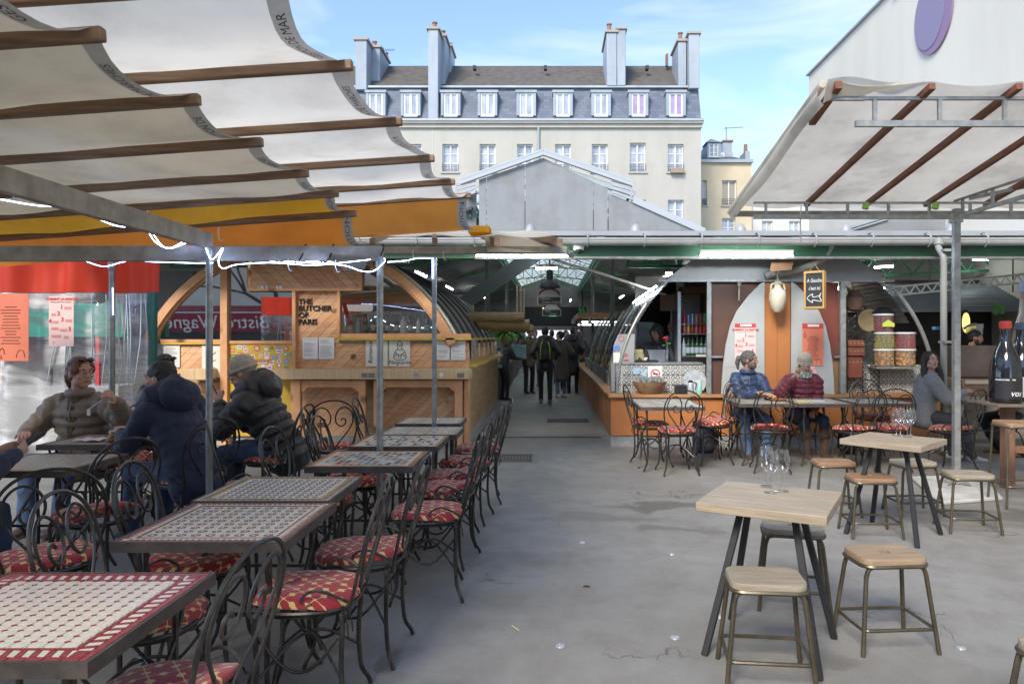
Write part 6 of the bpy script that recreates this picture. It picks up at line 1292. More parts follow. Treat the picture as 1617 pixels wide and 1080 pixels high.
def cushion_mesh(seed=0, flip=0):
    m = MB(); rr = random.Random(seed); nr, na = 9, 44; ph = rr.uniform(0, 6)
    def prof(u, t, top):
        r_ = .212*sin(u*pi/2)**.9; x, y = sq(t, 1); ruf = .007*sin(t*13+ph)*u**3; x *= r_+ruf; y *= r_+ruf
        th = (1-u**3.2)*(.042 if top else -.008)+.006*sin(x*30+ph)*sin(y*26)*(1 if top else 0)*(1-u)
        z = .488+th+.010*sin(t*3+ph)*u**2+flip*max(0, -y-.08)*.9
        return (x, y, z)
    for top in (True, False):
        vs = [prof(0, 0, top)]+[prof(i/nr, 2*pi*k_/na, top) for i in range(1, nr+1) for k_ in range(na)]; fs = []
        for k_ in range(na):
            fs.append((0, 1+k_, 1+(k_+1) % na) if top else (0, 1+(k_+1) % na, 1+k_))
            for i in range(nr-1):
                a, b, c, d = 1+i*na+k_, 1+i*na+(k_+1) % na, 1+(i+1)*na+(k_+1) % na, 1+(i+1)*na+k_; fs.append((a, d, c, b) if top else (a, b, c, d))
        m.add(vs, fs)
    return m
def make_chair(label, cushion=True, seed=0, flip=0):
    t = thing('iron_chair', label, 'chair', (0, 0, 0)); r = .0078
    hoop = [back_pt(*p) for p in ((-.155, .44), (-.172, .52), (-.20, .62), (-.215, .72), (-.205, .82), (-.16, .90), (-.085, .948), (0, .962), (.085, .948), (.16, .90), (.205, .82), (.215, .72), (.20, .62), (.172, .52), (.155, .44))]
    MB().tube(bez(hoop, 4), r, 7).build('back_hoop', IRON, t, local=True)
    for s_ in (-1, 1):
        sc = [(0, .455), (.03, .52), (.085, .60), (.15, .69), (.178, .77), (.165, .85), (.115, .895), (.055, .875), (.022, .81), (.03, .745), (.07, .715), (.108, .735), (.112, .775), (.085, .79), (.07, .772)]
        MB().tube(bez([back_pt(s_*a, b) for a, b in sc], 4), r*.85, 6).build('scroll', IRON, t, local=True)
        lw = [(s_*.165, -.19, .50), (s_*.20, -.13, .545), (s_*.205, -.07, .56), (s_*.20, -.02, .53), (s_*.2, -.03, .50), (s_*.2, -.06, .505)]
        MB().tube(bez(lw, 4), r*.8, 6).build('side_curl', IRON, t, local=True)
    MB().tube([(*sq(2*pi*i/36, .205), .470) for i in range(36)], .009, 6, closed=True).tube([(*sq(2*pi*i/36, .19), .452) for i in range(36)], .007, 6, closed=True).build('seat_frame', IRON, t, local=True)
    for sx in (-1, 1):
        for sy in (-1, 1):
            pp = [(sx*.165, sy*.165, .455), (sx*.172, sy*.172, .40), (sx*.160, sy*.165, .25), (sx*.168, sy*.175, .10), (sx*.195, sy*.20, .035), (sx*.20, sy*.21, .004)]
            MB().tube(bez(pp, 4), .0105, 7).build('leg', IRON, t, local=True)
    for s_ in (-1, 1): MB().tube(bez([(s_*.16, -.16, .20), (s_*.06, -.06, .30), (0, 0, .32), (-s_*.06, .06, .30), (-s_*.16, .16, .20)], 4), .007, 6).build('brace', IRON, t, local=True)
    for s_ in (-1, 1): MB().tube(bez([(s_*.165, -.155, .36), (s_*.163, -.05, .24), (s_*.163, .05, .24), (s_*.165, .155, .36)], 4), .007, 6).build('brace', IRON, t, local=True)
    if cushion:
        c = cushion_mesh(seed, flip).build('cushion', CUSH, t, local=True, angle=80)
        MB().tube(bez([(-.16, -.17, .485), (-.175, -.19, .42), (-.17, -.195, .36)], 4), .003, 4).tube(bez([(-.16, -.17, .485), (-.155, -.2, .44), (-.16, -.21, .38)], 4), .003, 4).build('tie_ribbon', M('black ribbon', (.02, .015, .015)), c, local=True)
    return t
LG = {'row_r': 'iron chairs on the open side of the long table row', 'row_l': 'iron chairs on the inner side of the long table row', 'left': 'iron chairs of the left diners', 'right': 'iron chairs by the orange kiosk'}
chair_a = make_chair('iron scroll chair in the near left foreground, right of the nearest mosaic table', True, 1, .5)
chair_b = make_chair('iron scroll chair with the large cushion, second along the open side of the row', True, 2)
chair_c = make_chair('x', True, 5, .25)
def put(root, x, y, face, label, grp, first=False):
    # (x, y) seat centre, face = direction of sitter in degrees, 0 = +Y, 90 = -X
    if first: root.location = (x, y, 0); root.rotation_euler = (0, 0, radians(face)); root['label'] = label; root['group'] = LG[grp]; return root
    return dup(root, (x, y, 0), radians(face+random.uniform(-5, 5)), label, LG[grp])
put(chair_a, -1.15, 2.08, 84, 'nearest iron scroll chair at the bottom edge, only its hoop and cushion corner showing', 'row_r', True)
put(chair_b, -1.00, 2.98, 93, 'big near iron chair whose whole red cushion shows, right of the red star table', 'row_r', True)
put(chair_c, -.93, 3.52, 88, 'iron chair directly behind the big near chair, cushions almost touching', 'row_r', True)
put(chair_b, -.74, 4.32, 95, 'iron chair with its cushion turned to the camera right of the orange bordered table', 'row_r')
put(chair_a, -.74, 4.95, 82, 'iron chair by the far corner of the orange bordered table', 'row_r')
put(chair_c, -.76, 5.42, 91, 'iron chair in the middle of the open side, right of the third farthest table', 'row_r')
put(chair_b, -.72, 6.05, 88, 'iron chair right of the second farthest table of the row', 'row_r')
put(chair_b, -.68, 6.75, 93, 'farthest iron chair on the open side of the row, near the aisle mouth', 'row_r')
put(chair_b, -1.55, 2.72, -85, 'iron chair mostly hidden under the red star table', 'row_l')
put(chair_c, -1.66, 3.38, -88, 'iron chair with its cushion tucked under the yellow bordered table', 'row_l')
put(chair_b, -1.50, 4.62, -92, 'iron chair behind the yellow bordered table with its hoop to the left', 'row_l')
put(chair_c, -1.42, 5.30, -88, 'iron chair tucked under the third farthest table from the left side', 'row_l')
put(chair_b, -1.70, 5.9, -80, 'iron chair standing back from the row left of the second farthest table', 'row_l')
put(chair_c, -1.56, 6.9, -86, 'iron chair whose hoop stands out against the kiosk boards by the thick pole', 'row_l')
put(chair_b, -2.42, 3.42, 38, 'iron chair at far left foreground with its back to the camera', 'left')
put(chair_a, -2.72, 4.28, 62, 'iron chair with a full red cushion between the phone holder and the man in navy', 'left')
put(chair_c, -2.68, 5.32, 55, 'iron chair the man in the navy jacket sits on', 'left')
put(chair_b, -2.42, 6.22, 84, 'iron chair the person in the beige beanie sits on', 'left')
put(chair_c, -2.05, 5.0, -60, 'empty iron chair behind the steel pole, right of the man in navy', 'left')
put(chair_b, -2.1, 6.9, 20, 'empty iron chair against the kiosk behind the beanie wearer', 'left')
put(chair_a, -3.6, 6.0, 180, 'iron chair under the woman in the brown puffer jacket', 'left')
put(chair_c, -3.7, 3.85, -15, 'iron chair of the person holding a phone at the left edge', 'left')
# right group
put(chair_a, .98+.25, 8.62, -80, 'iron chair at the aisle corner of the orange kiosk with a sloping cushion', 'right')
put(chair_b, 1.45, 8.12, 5, 'iron chair in front of the basket table with its heart back to the camera', 'right')
put(chair_c, 1.98, 8.75, 98, 'iron chair at the right end of the basket table', 'right')
put(chair_b, 2.18, 9.2, 110, 'iron chair beside the grey backpack', 'right')
put(chair_a, 2.55, 8.25, -12, 'iron chair with a folded up cushion in front of the ponytailed man', 'right')
put(chair_c, 3.5, 8.2, 15, 'iron chair in front and right of the woman in maroon', 'right')
put(chair_b, 3.98, 8.35, -10, 'iron chair right of the middle table at the orange kiosk', 'right')
put(chair_c, 4.62, 8.2, 30, 'iron chair just left of the woman in grey', 'right')
put(chair_b, 3.35, 9.55, 175, 'iron chair under the woman in maroon', 'right')
put(chair_c, 2.62, 9.55, 180, 'iron chair under the ponytailed man', 'right')
put(chair_b, 4.3, 9.5, 170, 'empty iron chair against the tiles right of the orange doors', 'right')
put(chair_a, 6.5, 9.0, 120, 'iron chair half hidden behind the bar stool', 'right')

# ================================================================ MOSAIC TABLES
PAL = {'w': (.60, .565, .475), 'r': (.24, .034, .038), 'ru': (.24, .09, .06), 'y': (.42, .27, .07), 'b': (.07, .09, .20), 'g': (.15, .27, .18), 'o': (.48, .20, .07), 't': (.45, .42, .35), 'br': (.16, .09, .06), 'sl': (.30, .34, .33)}
TM = {k_: M('glazed tile '+n_, PAL[k_], tuple(min(1, c*1.15+.01) for c in PAL[k_]), rough=.22, scale=30, spec=.6) for k_, n_ in (('w', 'cream'), ('r', 'crimson'), ('ru', 'rust'), ('y', 'yellow'), ('b', 'blue'), ('g', 'green'), ('o', 'orange'), ('t', 'stone'), ('br', 'brown'), ('sl', 'slate'))}
GROUT = M('tile grout', (.36, .34, .30), rough=.9)
EDGE = M('iron table edge', (.07, .06, .055), (.12, .10, .085), rough=.5, metal=.3, scale=14, bump=.1)
def shrink(p, g=.0011):
    cx = sum(a for a, b in p)/len(p); cy = sum(b for a, b in p)/len(p); r = []
    for a, b in p:
        d = sqrt((a-cx)**2+(b-cy)**2) or 1; f = max(.3, 1-g/d*1.3); r.append((cx+(a-cx)*f, cy+(b-cy)*f))
    return r
def strip(x0, x1, y0, y1, n, c):   # band of n blocks along the longer side
    r = []
    for i in range(n):
        if abs(x1-x0) > abs(y1-y0): a, b = x0+(x1-x0)*i/n, x0+(x1-x0)*(i+1)/n; r.append(([(a, y0), (b, y0), (b, y1), (a, y1)], c[i % len(c)]))
        else: a, b = y0+(y1-y0)*i/n, y0+(y1-y0)*(i+1)/n; r.append(([(x0, a), (x1, a), (x1, b), (x0, b)], c[i % len(c)]))
    return r
def band(w_, d_, o0, o1, n, fn):    # four sides of a frame; fn(u0,u1,v0,v1) in side coordinates -> tiles
    out_ = []
    for side in range(4):
        L_ = w_ if side % 2 == 0 else d_; D_ = d_ if side % 2 == 0 else w_
        for (pl, c) in fn(-L_/2+o1, L_/2-o1, o0, o1, n if side % 2 == 0 else max(1, round(n*d_/w_))):
            q = []
            for u, v in pl:
                y = -D_/2+v
                q.append({0: (u, y), 1: (-y, u), 2: (-u, -y), 3: (y, -u)}[side])
            out_.append((q, c))
    for sx in (-1, 1):
        for sy in (-1, 1): out_.append(([(sx*(w_/2-o1), sy*(d_/2-o1)), (sx*(w_/2-o0), sy*(d_/2-o1)), (sx*(w_/2-o0), sy*(d_/2-o0)), (sx*(w_/2-o1), sy*(d_/2-o0))], 'c'))
    return out_
def plain(c): 
    return lambda a, b, v0, v1, n: strip(a, b, v0, v1, n, c)
def diam(c1, c2):
    def f(a, b, v0, v1, n):
        r = []; s_ = (b-a)/n; m_ = (v0+v1)/2
        for i in range(n):
            x = a+s_*i; h = s_*.5
            r.append(([(x+s_*.38, v0), (x+s_*.86, v0), (x+s_*.64, v1), (x+s_*.16, v1)], c1)); r.append(([(x, v0), (x+s_*.36, v0), (x+s_*.14, v1), (x, v1)], c2)); r.append(([(x+s_*.88, v0), (x+s_, v0), (x+s_, v1), (x+s_*.66, v1)], c2))
        return r
    return f
def zig(c1, c2):
    def f(a, b, v0, v1, n):
        r = []; s_ = (b-a)/n
        for i in range(n): x = a+s_*i; r.append(([(x, v0), (x+s_, v0), (x+s_/2, v1)], c1)); r.append(([(x, v0+.001), (x+s_/2-.001, v1), (x-s_/2+.001, v1)] if i else [(x, v0+.002), (x+s_/2-.002, v1), (x, v1)], c2))
        return r
    return f
def fix(ts, c): return [(p, c if k_ == 'c' else k_) for p, k_ in ts]
def pat_oct(w_, d_, o, s_, c1, c2):
    r = []; nx = max(1, round((w_-2*o)/s_)); ny = max(1, round((d_-2*o)/(s_*.8))); sx = (w_-2*o)/nx; sy = (d_-2*o)/ny; cx_, cy_ = sx*.24, sy*.24
    for i in range(nx):
        for j in range(ny):
            x, y = -w_/2+o+sx*i, -d_/2+o+sy*j; r.append(([(x+cx_, y), (x+sx-cx_, y), (x+sx, y+cy_), (x+sx, y+sy-cy_), (x+sx-cx_, y+sy), (x+cx_, y+sy), (x, y+sy-cy_), (x, y+cy_)], c1))
            if i and j: r.append(([(x-cx_*.9, y), (x, y-cy_*.9), (x+cx_*.9, y), (x, y+cy_*.9)], c2))
    return r
def pat_star(w_, d_, o, s_, bgc, c1, c2=None):
    r = []; nx = round((w_-2*o)/s_); ny = round((d_-2*o)/s_); sx = (w_-2*o)/nx; sy = (d_-2*o)/ny
    for i in range(nx):
        for j in range(ny):
            cx, cy = -w_/2+o+sx*(i+.5), -d_/2+o+sy*(j+.5); R = sx*.35; q = R*.48; r0 = q*.8
            for k_ in range(8):
                a = pi/4*k_; e = pi/8; cc = c1 if (c2 is None or (i+j) % 2) else c2
                r.append(([(cx+r0*cos(a), cy+r0*sin(a)), (cx+q*1.05*cos(a+e), cy+q*1.05*sin(a+e)), (cx+R*cos(a), cy+R*sin(a)), (cx+q*1.05*cos(a-e), cy+q*1.05*sin(a-e))], cc))
            r.append(([(cx+r0*.8*cos(pi/4*k_), cy+r0*.8*sin(pi/4*k_)) for k_ in range(8)], bgc))
            r.append(([(cx+sx/2-sx*.11, cy+sy/2), (cx+sx/2, cy+sy/2-sy*.11), (cx+sx/2+sx*.11, cy+sy/2), (cx+sx/2, cy+sy/2+sy*.11)], bgc) if i < nx-1 and j < ny-1 else ([(cx, cy), (cx+.001, cy), (cx, cy+.001)], bgc))
    return r
def pat_grid(w_, d_, o, s_, cols, seed=1, tri=False):
    r = []; rr = random.Random(seed); nx = round((w_-2*o)/s_); ny = round((d_-2*o)/s_); sx = (w_-2*o)/nx; sy = (d_-2*o)/ny
    for i in range(nx):
        for j in range(ny):
            x, y = -w_/2+o+sx*i, -d_/2+o+sy*j; c = cols[((i//2)*3+(j//2)*2+(i*j) % 3) % len(cols)]
            if tri: r.append(([(x, y), (x+sx, y), (x+sx/2, y+sy)], c)); r.append(([(x+sx, y+.001), (x+sx, y+sy), (x+sx/2+.001, y+sy)], cols[0])); r.append(([(x, y+.001), (x+sx/2-.001, y+sy), (x, y+sy)], cols[0]))
            else: r.append(([(x+sx/2, y), (x+sx, y+sy/2), (x+sx/2, y+sy), (x, y+sy/2)], c))
            if not tri and i and j: q = .25; r.append(([(x-sx*q, y), (x, y-sy*q), (x+sx*q, y), (x, y+sy*q)], cols[0]))
    return r
def table_base(t, w_, d_, z=.75, gm=None):
    MB().box(-w_/2+.006, w_/2-.006, -d_/2+.006, d_/2-.006, z-.03, z-.0025 if gm else z-.0045).build('slab', gm or GROUT, t, local=True)
    e = MB(); q = .005
    e.box(-w_/2-q, w_/2+q, -d_/2-q, -d_/2+.006-.0005, z-.04, z+.0006).box(-w_/2-q, w_/2+q, d_/2-.006+.0005, d_/2+q, z-.04, z+.0006).box(-w_/2-q, -w_/2+.0055, -d_/2+.006, d_/2-.006, z-.04, z+.0006).box(w_/2-.0055, w_/2+q, -d_/2+.006, d_/2-.006, z-.04, z+.0006)
    e.build('iron_rim', EDGE, t, local=True)
    for sx in (-1, 1):
        for sy in (-1, 1):
            x, y = sx*(w_/2-.09), sy*(d_/2-.08); MB().tube(bez([(x, y, z-.03), (x, y, .5), (x-sx*.01, y, .25), (x, y, .1), (x+sx*.04, y+sy*.02, .004)], 4), .011, 7).build('leg', IRON, t, local=True)
    for sx in (-1, 1):
        x = sx*(w_/2-.09); MB().tube(bez([(x+sx*.02, -d_/2+.03, z-.04), (x, -d_/2+.06, .58), (x, -.08, .40), (x, .0, .34), (x, .1, .30), (x, d_/2-.1, .1)], 4), .009, 6).build('scroll_brace', IRON, t, local=True); MB().tube(bez([(x, d_/2-.03, z-.04), (x, d_/2-.06, .58), (x, .08, .40), (x, 0, .34), (x, -.1, .30), (x, -d_/2+.1, .1)], 4), .009, 6).build('scroll_brace', IRON, t, local=True)
    MB().bar((-w_/2+.09, 0, .34), (w_/2-.09, 0, .34), .014).build('stretcher', IRON, t, local=True)
def lay(t, ts, z=.75, singles=0):
    good = []
    for p, c in ts:
        a = abs(sum(p[i][0]*p[(i+1) % len(p)][1]-p[(i+1) % len(p)][0]*p[i][1] for i in range(len(p))))/2
        if a > 6e-6: good.append((a, p, c))
    good.sort(key=lambda q: -q[0]); keys = sorted({c for _, _, c in good}); cache = {}
    for a, p, c in good[:singles]:
        cx = sum(q[0] for q in p)/len(p); cy = sum(q[1] for q in p)/len(p); sp = shrink(p); rel = tuple((round(q[0]-cx, 4), round(q[1]-cy, 4)) for q in sp); kk_ = (rel, c)
        if kk_ not in cache:
            o = MB().prism([(q[0], q[1], -.006) for q in rel], (0, 0, .006)).build('mosaic_tile', TM[c], t, local=True, flat=True); cache[kk_] = o.data
        else: o = bpy.data.objects.new('mosaic_tile', cache[kk_]); COL.objects.link(o); o.parent = t
        o.location = (cx, cy, z+random.uniform(-.0004, .0002))
    rest = good[singles:]
    if rest:
        m = MB()
        for a, p, c in rest: m.cm = keys.index(c); m.prism([(q[0], q[1], z-.006) for q in shrink(p, .0009)], (0, 0, .006+random.uniform(-.0004, .0002)))
        m.build('mosaic_tiles', [TM[c] for c in keys], t, local=True, flat=True, kind='stuff')
def mosaic_table(x0, x1, y0, y1, style, label, group='mosaic tables', singles=0, rot=0):
    w_, d_ = x1-x0, y1-y0; t = thing('mosaic_table', label, 'table', ((x0+x1)/2, (y0+y1)/2, 0), radians(rot), group); table_base(t, w_, d_, gm=TM['w'] if style in 'BCDE' else None)
    if style == 'A': ts = fix(band(w_, d_, .008, .028, 14, plain(['r'])), 'r')+fix(band(w_, d_, .030, .066, 15, diam('r', 'w')), 'r')+fix(band(w_, d_, .068, .080, 12, plain(['r'])), 'r')+pat_oct(w_, d_, .083, .046, 'w', 'r')
    elif style == 'B': ts = fix(band(w_, d_, .008, .022, 16, plain(['ru'])), 'ru')+fix(band(w_, d_, .024, .046, 24, zig('ru', 'w')), 'w')+fix(band(w_, d_, .048, .056, 14, plain(['w'])), 'w')+fix(band(w_, d_, .058, .068, 14, plain(['ru'])), 'ru')+pat_star(w_, d_, .074, .058, 'w', 'ru')
    elif style == 'C': ts = fix(band(w_, d_, .008, .022, 20, plain(['t'])), 't')+fix(band(w_, d_, .024, .044, 40, plain(['y', 'b'])), 'y')+fix(band(w_, d_, .046, .060, 30, plain(['y'])), 'y')+fix(band(w_, d_, .062, .072, 16, plain(['w'])), 'w')+pat_star(w_, d_, .078, .044, 'w', 'ru', 'b')
    elif style == 'D': ts = fix(band(w_, d_, .008, .036, 24, zig('o', 'o')), 'o')+fix(band(w_, d_, .038, .050, 16, plain(['w'])), 'w')+pat_grid(w_, d_, .055, .045, ['w', 't', 'g', 'o', 'sl', 'b', 'ru'], tri=False)
    elif style == 'E': ts = fix(band(w_, d_, .008, .028, 26, plain(['y', 'o'])), 'y')+fix(band(w_, d_, .030, .042, 16, plain(['w'])), 'w')+pat_grid(w_, d_, .048, .040, ['w', 'b', 'w', 'g', 'ru', 't'])
    elif style == 'G': ts = fix(band(w_, d_, .008, .026, 20, plain(['br'])), 'br')+pat_oct(w_, d_, .03, .036, 't', 'br')
    else: ts = fix(band(w_, d_, .008, .030, 10, plain(['sl'])), 'sl')+pat_grid(w_, d_, .034, .05, ['t', 'sl', 'w', 'sl'], tri=True)
    lay(t, ts, singles=singles); return t
mosaic_table(-1.835, -1.14, 1.755, 2.42, 'A', 'nearest mosaic table, cream hexagons and crimson diamonds, at bottom left', singles=298)
mosaic_table(-1.71, -1.035, 2.78, 3.44, 'B', 'mosaic table with rust red stars on cream, second from the camera')
mosaic_table(-1.745, -1.078, 3.475, 4.08, 'C', 'mosaic table with yellow and blue border, third from the camera')
mosaic_table(-1.51, -.85, 4.40, 5.0, 'D', 'mosaic table with orange border, fourth from the camera')
mosaic_table(-1.467, -.82, 5.2, 5.79, 'E', 'mosaic table behind the thick pole, fifth from the camera')
mosaic_table(-1.40, -.765, 5.83, 6.35, 'F', 'grey green mosaic table, sixth from the camera')
mosaic_table(-1.42, -.83, 6.56, 7.08, 'F', 'farthest grey green mosaic table of the long row, by the thin pole')
mosaic_table(-3.55, -2.89, 4.25, 4.89, 'G', 'brown woven pattern mosaic table under the phone holder hands')
mosaic_table(-3.80, -3.12, 5.28, 5.86, 'G', 'brown mosaic table in front of the woman in the puffer jacket')
mosaic_table(-3.62, -3.0, 6.5, 7.05, 'G', 'mosaic table the beanie wearer leans on')
GT = 'mosaic tables along the orange kiosk'
mosaic_table(1.03, 1.77, 8.12, 9.2, 'F', 'mosaic table below the wicker basket', GT); mosaic_table(2.26, 2.95, 8.5, 9.3, 'G', 'mosaic table of the ponytailed man', GT); mosaic_table(2.97, 3.64, 8.5, 9.3, 'G', 'mosaic table of the woman in maroon', GT); mosaic_table(3.70, 4.4, 8.55, 9.3, 'F', 'empty mosaic table between the maroon woman and the woman in grey', GT)
mosaic_table(5.15, 6.1, 8.9, 9.5, 'G', 'dark mosaic table before the woman in grey', GT)

# ================================================================ WOODEN TABLES AND STOOLS
WT = M('pale oiled oak top', (.42, .345, .25), (.30, .24, .165), rough=.5, scale=3.5, stretch=(1.2, 14, 14), bump=.12, grime=.1); WT2 = M('grey worn stool wood', (.36, .315, .24), (.25, .21, .155), rough=.6, scale=4, stretch=(1.2, 14, 14), bump=.15); WT3 = M('orange brown stool wood', (.36, .22, .125), (.25, .14, .075), rough=.5, scale=4, stretch=(1.2, 14, 14), bump=.15); WT4 = M('tan stool wood', (.38, .28, .18), (.27, .19, .12), rough=.5, scale=4, stretch=(1.2, 14, 14), bump=.15)
BSTEEL = M('black ribbed steel leg', (.022, .024, .026), (.035, .037, .04), rough=.55, metal=.3, scale=8, stretch=(30, 30, 1))
OLIVE = M('bronzed steel tube', (.16, .135, .09), (.10, .085, .06), rough=.38, metal=.7, scale=10)
def wood_table(cx, cy, rot, label):
    t = thing('wooden_table', label, 'table', (cx, cy, 0), radians(rot), 'square wooden tables')
    a, b = .30, .29
    for i in range(4): MB().box(-a, a, -b+2*b*i/4+(.0008 if i else 0), -b+2*b*(i+1)/4-(.0008 if i < 3 else 0), .705, .75).build('plank', WT, t, local=True, bev=.004 if i in (0, 3) else .001)
    MB().box(-.16, .16, -.13, .13, .699, .7045).build('mounting_plate', BSTEEL, t, local=True)
    for sx in (-1, 1):
        for sy in (-1, 1): MB().bar((sx*.125, sy*.085, .70), (sx*.265, sy*.255, .0), .032, .032, up=(0, 1, 0)).build('leg', BSTEEL, t, local=True, bev=.004)
    return t
wood_table(1.11, 3.57, -28.7, 'nearest square wooden table with three wine glasses'); wood_table(2.70, 5.6, -46, 'farther square wooden table with four wine glasses')
def rrect(w_, d_, r, n=5):
    p = []
    for cx, cy, a in ((w_/2-r, d_/2-r, 0), (-w_/2+r, d_/2-r, pi/2), (-w_/2+r, -d_/2+r, pi), (w_/2-r, -d_/2+r, 3*pi/2)): p += [(cx+r*cos(a+pi/2*i/n), cy+r*sin(a+pi/2*i/n)) for i in range(n+1)]
    return p
def stool(cx, cy, rot, label, wood, H=.46, w_=.335, d_=.26, slot='square', group='low steel stools with wooden seats'):
    t = thing('stool' if H < .6 else 'bar_stool', label, 'stool', (cx, cy, 0), radians(rot), group)
    o_ = rrect(w_, d_, .06); hw, hd = (.025, .024) if slot == 'square' else (.055, .006); h_ = rrect(hw*2, hd*2, min(hw, hd)*.5); m = MB(); N = len(o_)
    ins = [(x*.985, y*.985) for x, y in o_]
    vs = [(x, y, H) for x, y in ins]+[(x, y, H-.005) for x, y in o_]+[(x, y, H-.028) for x, y in o_]+[(x, y, H) for x, y in h_]+[(x, y, H-.028) for x, y in h_]; fs = []
    for i in range(N):
        j = (i+1) % N; fs += [(i, N+i, N+j, j), (N+i, 2*N+i, 2*N+j, N+j), (3*N+i, i, j, 3*N+j), (4*N+i, 3*N+i, 3*N+j, 4*N+j), (2*N+i, 4*N+i, 4*N+j, 2*N+j)]
    m.add(vs, [f[::-1] for f in fs]); m.build('seat', wood, t, local=True)
    MB().tube([(x*1.005, y*1.005, H-.037) for x, y in o_], .010, 6, closed=True).build('seat_ring', OLIVE, t, local=True); MB().box(-w_/2+.01, w_/2-.01, -.05, .05, H-.034, H-.0285).build('under_plate', BLACKP, t, local=True)
    sp = .045 if H < .6 else .03
    for sx in (-1, 1):
        for sy in (-1, 1):
            x, y = sx*(w_/2-.02), sy*(d_/2-.02); MB().tube(bez([(sx*(w_/2-.07), y, H-.04), (x-.01*sx, y, H-.05), (x+sx*.006, y, H-.09)], 4)+[(x+sx*sp, y+sy*sp, .0)], .0115, 8).build('leg', OLIVE, t, local=True)
    hz = H*.26; f = sp*(1-hz/H); rr_ = rrect(w_-.04+2*f, d_-.04+2*f, .03, 3); MB().tube([(x, y, hz) for x, y in rr_], .009, 7, closed=True).build('footrest', OLIVE, t, local=True)
    return t
stool(.985, 3.26, -6, 'near left stool with a pale seat and a long slot', WT2, slot='long'); stool(1.70, 3.62, 4, 'near right stool standing alone with a square hole in its seat', WT4)
stool(1.41, 4.14, -14, 'stool half hidden behind the nearest wooden table', WT2); stool(2.50, 6.28, -4, 'brown stool at the back left of the farther wooden table', WT3); stool(2.52, 5.60, -3, 'orange brown stool in front of the farther wooden table', WT3)
stool(3.2, 6.28, 4, 'grey stool behind the farther wooden table legs', WT2); stool(3.36, 5.73, -7, 'pale stool at the right of the farther wooden table', WT2); stool(1.865, 2.5, 10, 'stool mostly outside the bottom right corner, one leg showing', WT2)
stool(4.35, 6.55, -8, 'tall bar stool beside the bottle table at the right edge', WT3, H=.77, w_=.42, d_=.34, group='bar stool')
# high table with giant bottles
ht = thing('bottle_table', 'high plank table on a reddish timber leg carrying the big bottles', 'table', (4.95, 7.3, 0)); MB().box(4.42, 5.9, 7.02, 7.30, .855, .88).box(4.45, 5.9, 7.302, 7.58, .853, .878).build('table_top', M('dark worn plank', (.12, .09, .075), (.2, .15, .12), rough=.5, scale=4), ht, bev=.004)
RT = M('reddish timber', (.24, .12, .075), (.16, .08, .05), rough=.7, scale=5, stretch=(6, 6, 1)); MB().box(4.66, 4.76, 7.28, 7.38, 0, .852).build('leg', RT, ht, bev=.005); MB().box(5.7, 5.8, 7.28, 7.38, 0, .852).build('leg', RT, ht); MB().box(4.77, 5.69, 7.3, 7.35, .36, .43).build('stretcher', RT, ht)
MB().tube([(4.98, 7.1, .05), (5.0, 7.1, .05)], .04, 12).build('castor', BLACKP, ht)
def big_bottle(x, y, h, r, cap, label, txt, labc, glass=None):
    t = thing('giant_bottle', label, 'bottle', (x, y, .881), 0, 'giant wine bottles')
    MB().lathe([(r*.4, 0), (r*.93, .003), (r, .02), (r, h*.30), (r*.985, h*.40), (r*.88, h*.52), (r*.66, h*.63), (r*.42, h*.72), (r*.34, h*.79), (r*.31, h*.90), (r*.36, h*.91), (r*.36, h*.93)], n=28).build('glass_body', glass or BG['k'], t, local=True)
    MB().lathe([(r*.37, h*.905), (r*.39, h*.92), (r*.38, h*.985), (r*.3, h), (r*.01, h)], n=20).build('wax_cap', cap, t, local=True)
    m = MB(); n_ = 20
    for i in range(n_):
        a, b = radians(200)+radians(170)*i/n_, radians(200)+radians(170)*(i+1)/n_; R_ = r*1.008; m.add([(R_*cos(a), R_*sin(a), h*.055), (R_*cos(b), R_*sin(b), h*.055), (R_*cos(b), R_*sin(b), h*.31), (R_*cos(a), R_*sin(a), h*.31)], [(0, 1, 2, 3)])
    m.build('paper_label', labc, t, local=True)
    def wrap(s_, size, a0, z0, sx=1, shear=0):
        tm = text_mb(s_, size, 0, 'CENTER', shear, .001); tm.v = [(r*1.012*sin(p[0]*sx/r+a0), -r*1.012*cos(p[0]*sx/r+a0), z0+p[1]) for p in tm.v]; tm.build('lettering', CH, t, local=True, flat=True)
    wrap(txt, .085, .12, h*.12, shear=.3); wrap('VIN', .02, -.05, h*.285); wrap('ROUGE NATUREL', .016, -.75, h*.285)
    return t
big_bottle(PX(1585.5, 7.3), 7.28, .83, .148, M('red wax', (.55, .06, .045), rough=.45), 'giant dark wine bottle with red wax cap and black label', 'voz', M('black label paper', (.02, .02, .025), rough=.5))
big_bottle(PX(1615, 7.45), 7.48, .82, .148, M('blue grey wax', (.08, .11, .15), rough=.45), 'giant dark bottle with blue grey cap cut by the right edge', 'UN', M('pale label paper', (.6, .6, .6), rough=.6))
big_bottle(PX(1625, 7.7), 7.78, 1.28, .13, M('bluish cap', (.3, .36, .45), rough=.4), 'tallest amber glass bottle at the right edge', ' ', M('brown label', (.12, .06, .03)), glass=M('amber glass', (.26, .14, .06), (.5, .45, .38), rough=.12, scale=2, stretch=(4, 4, .5), spec=.8))
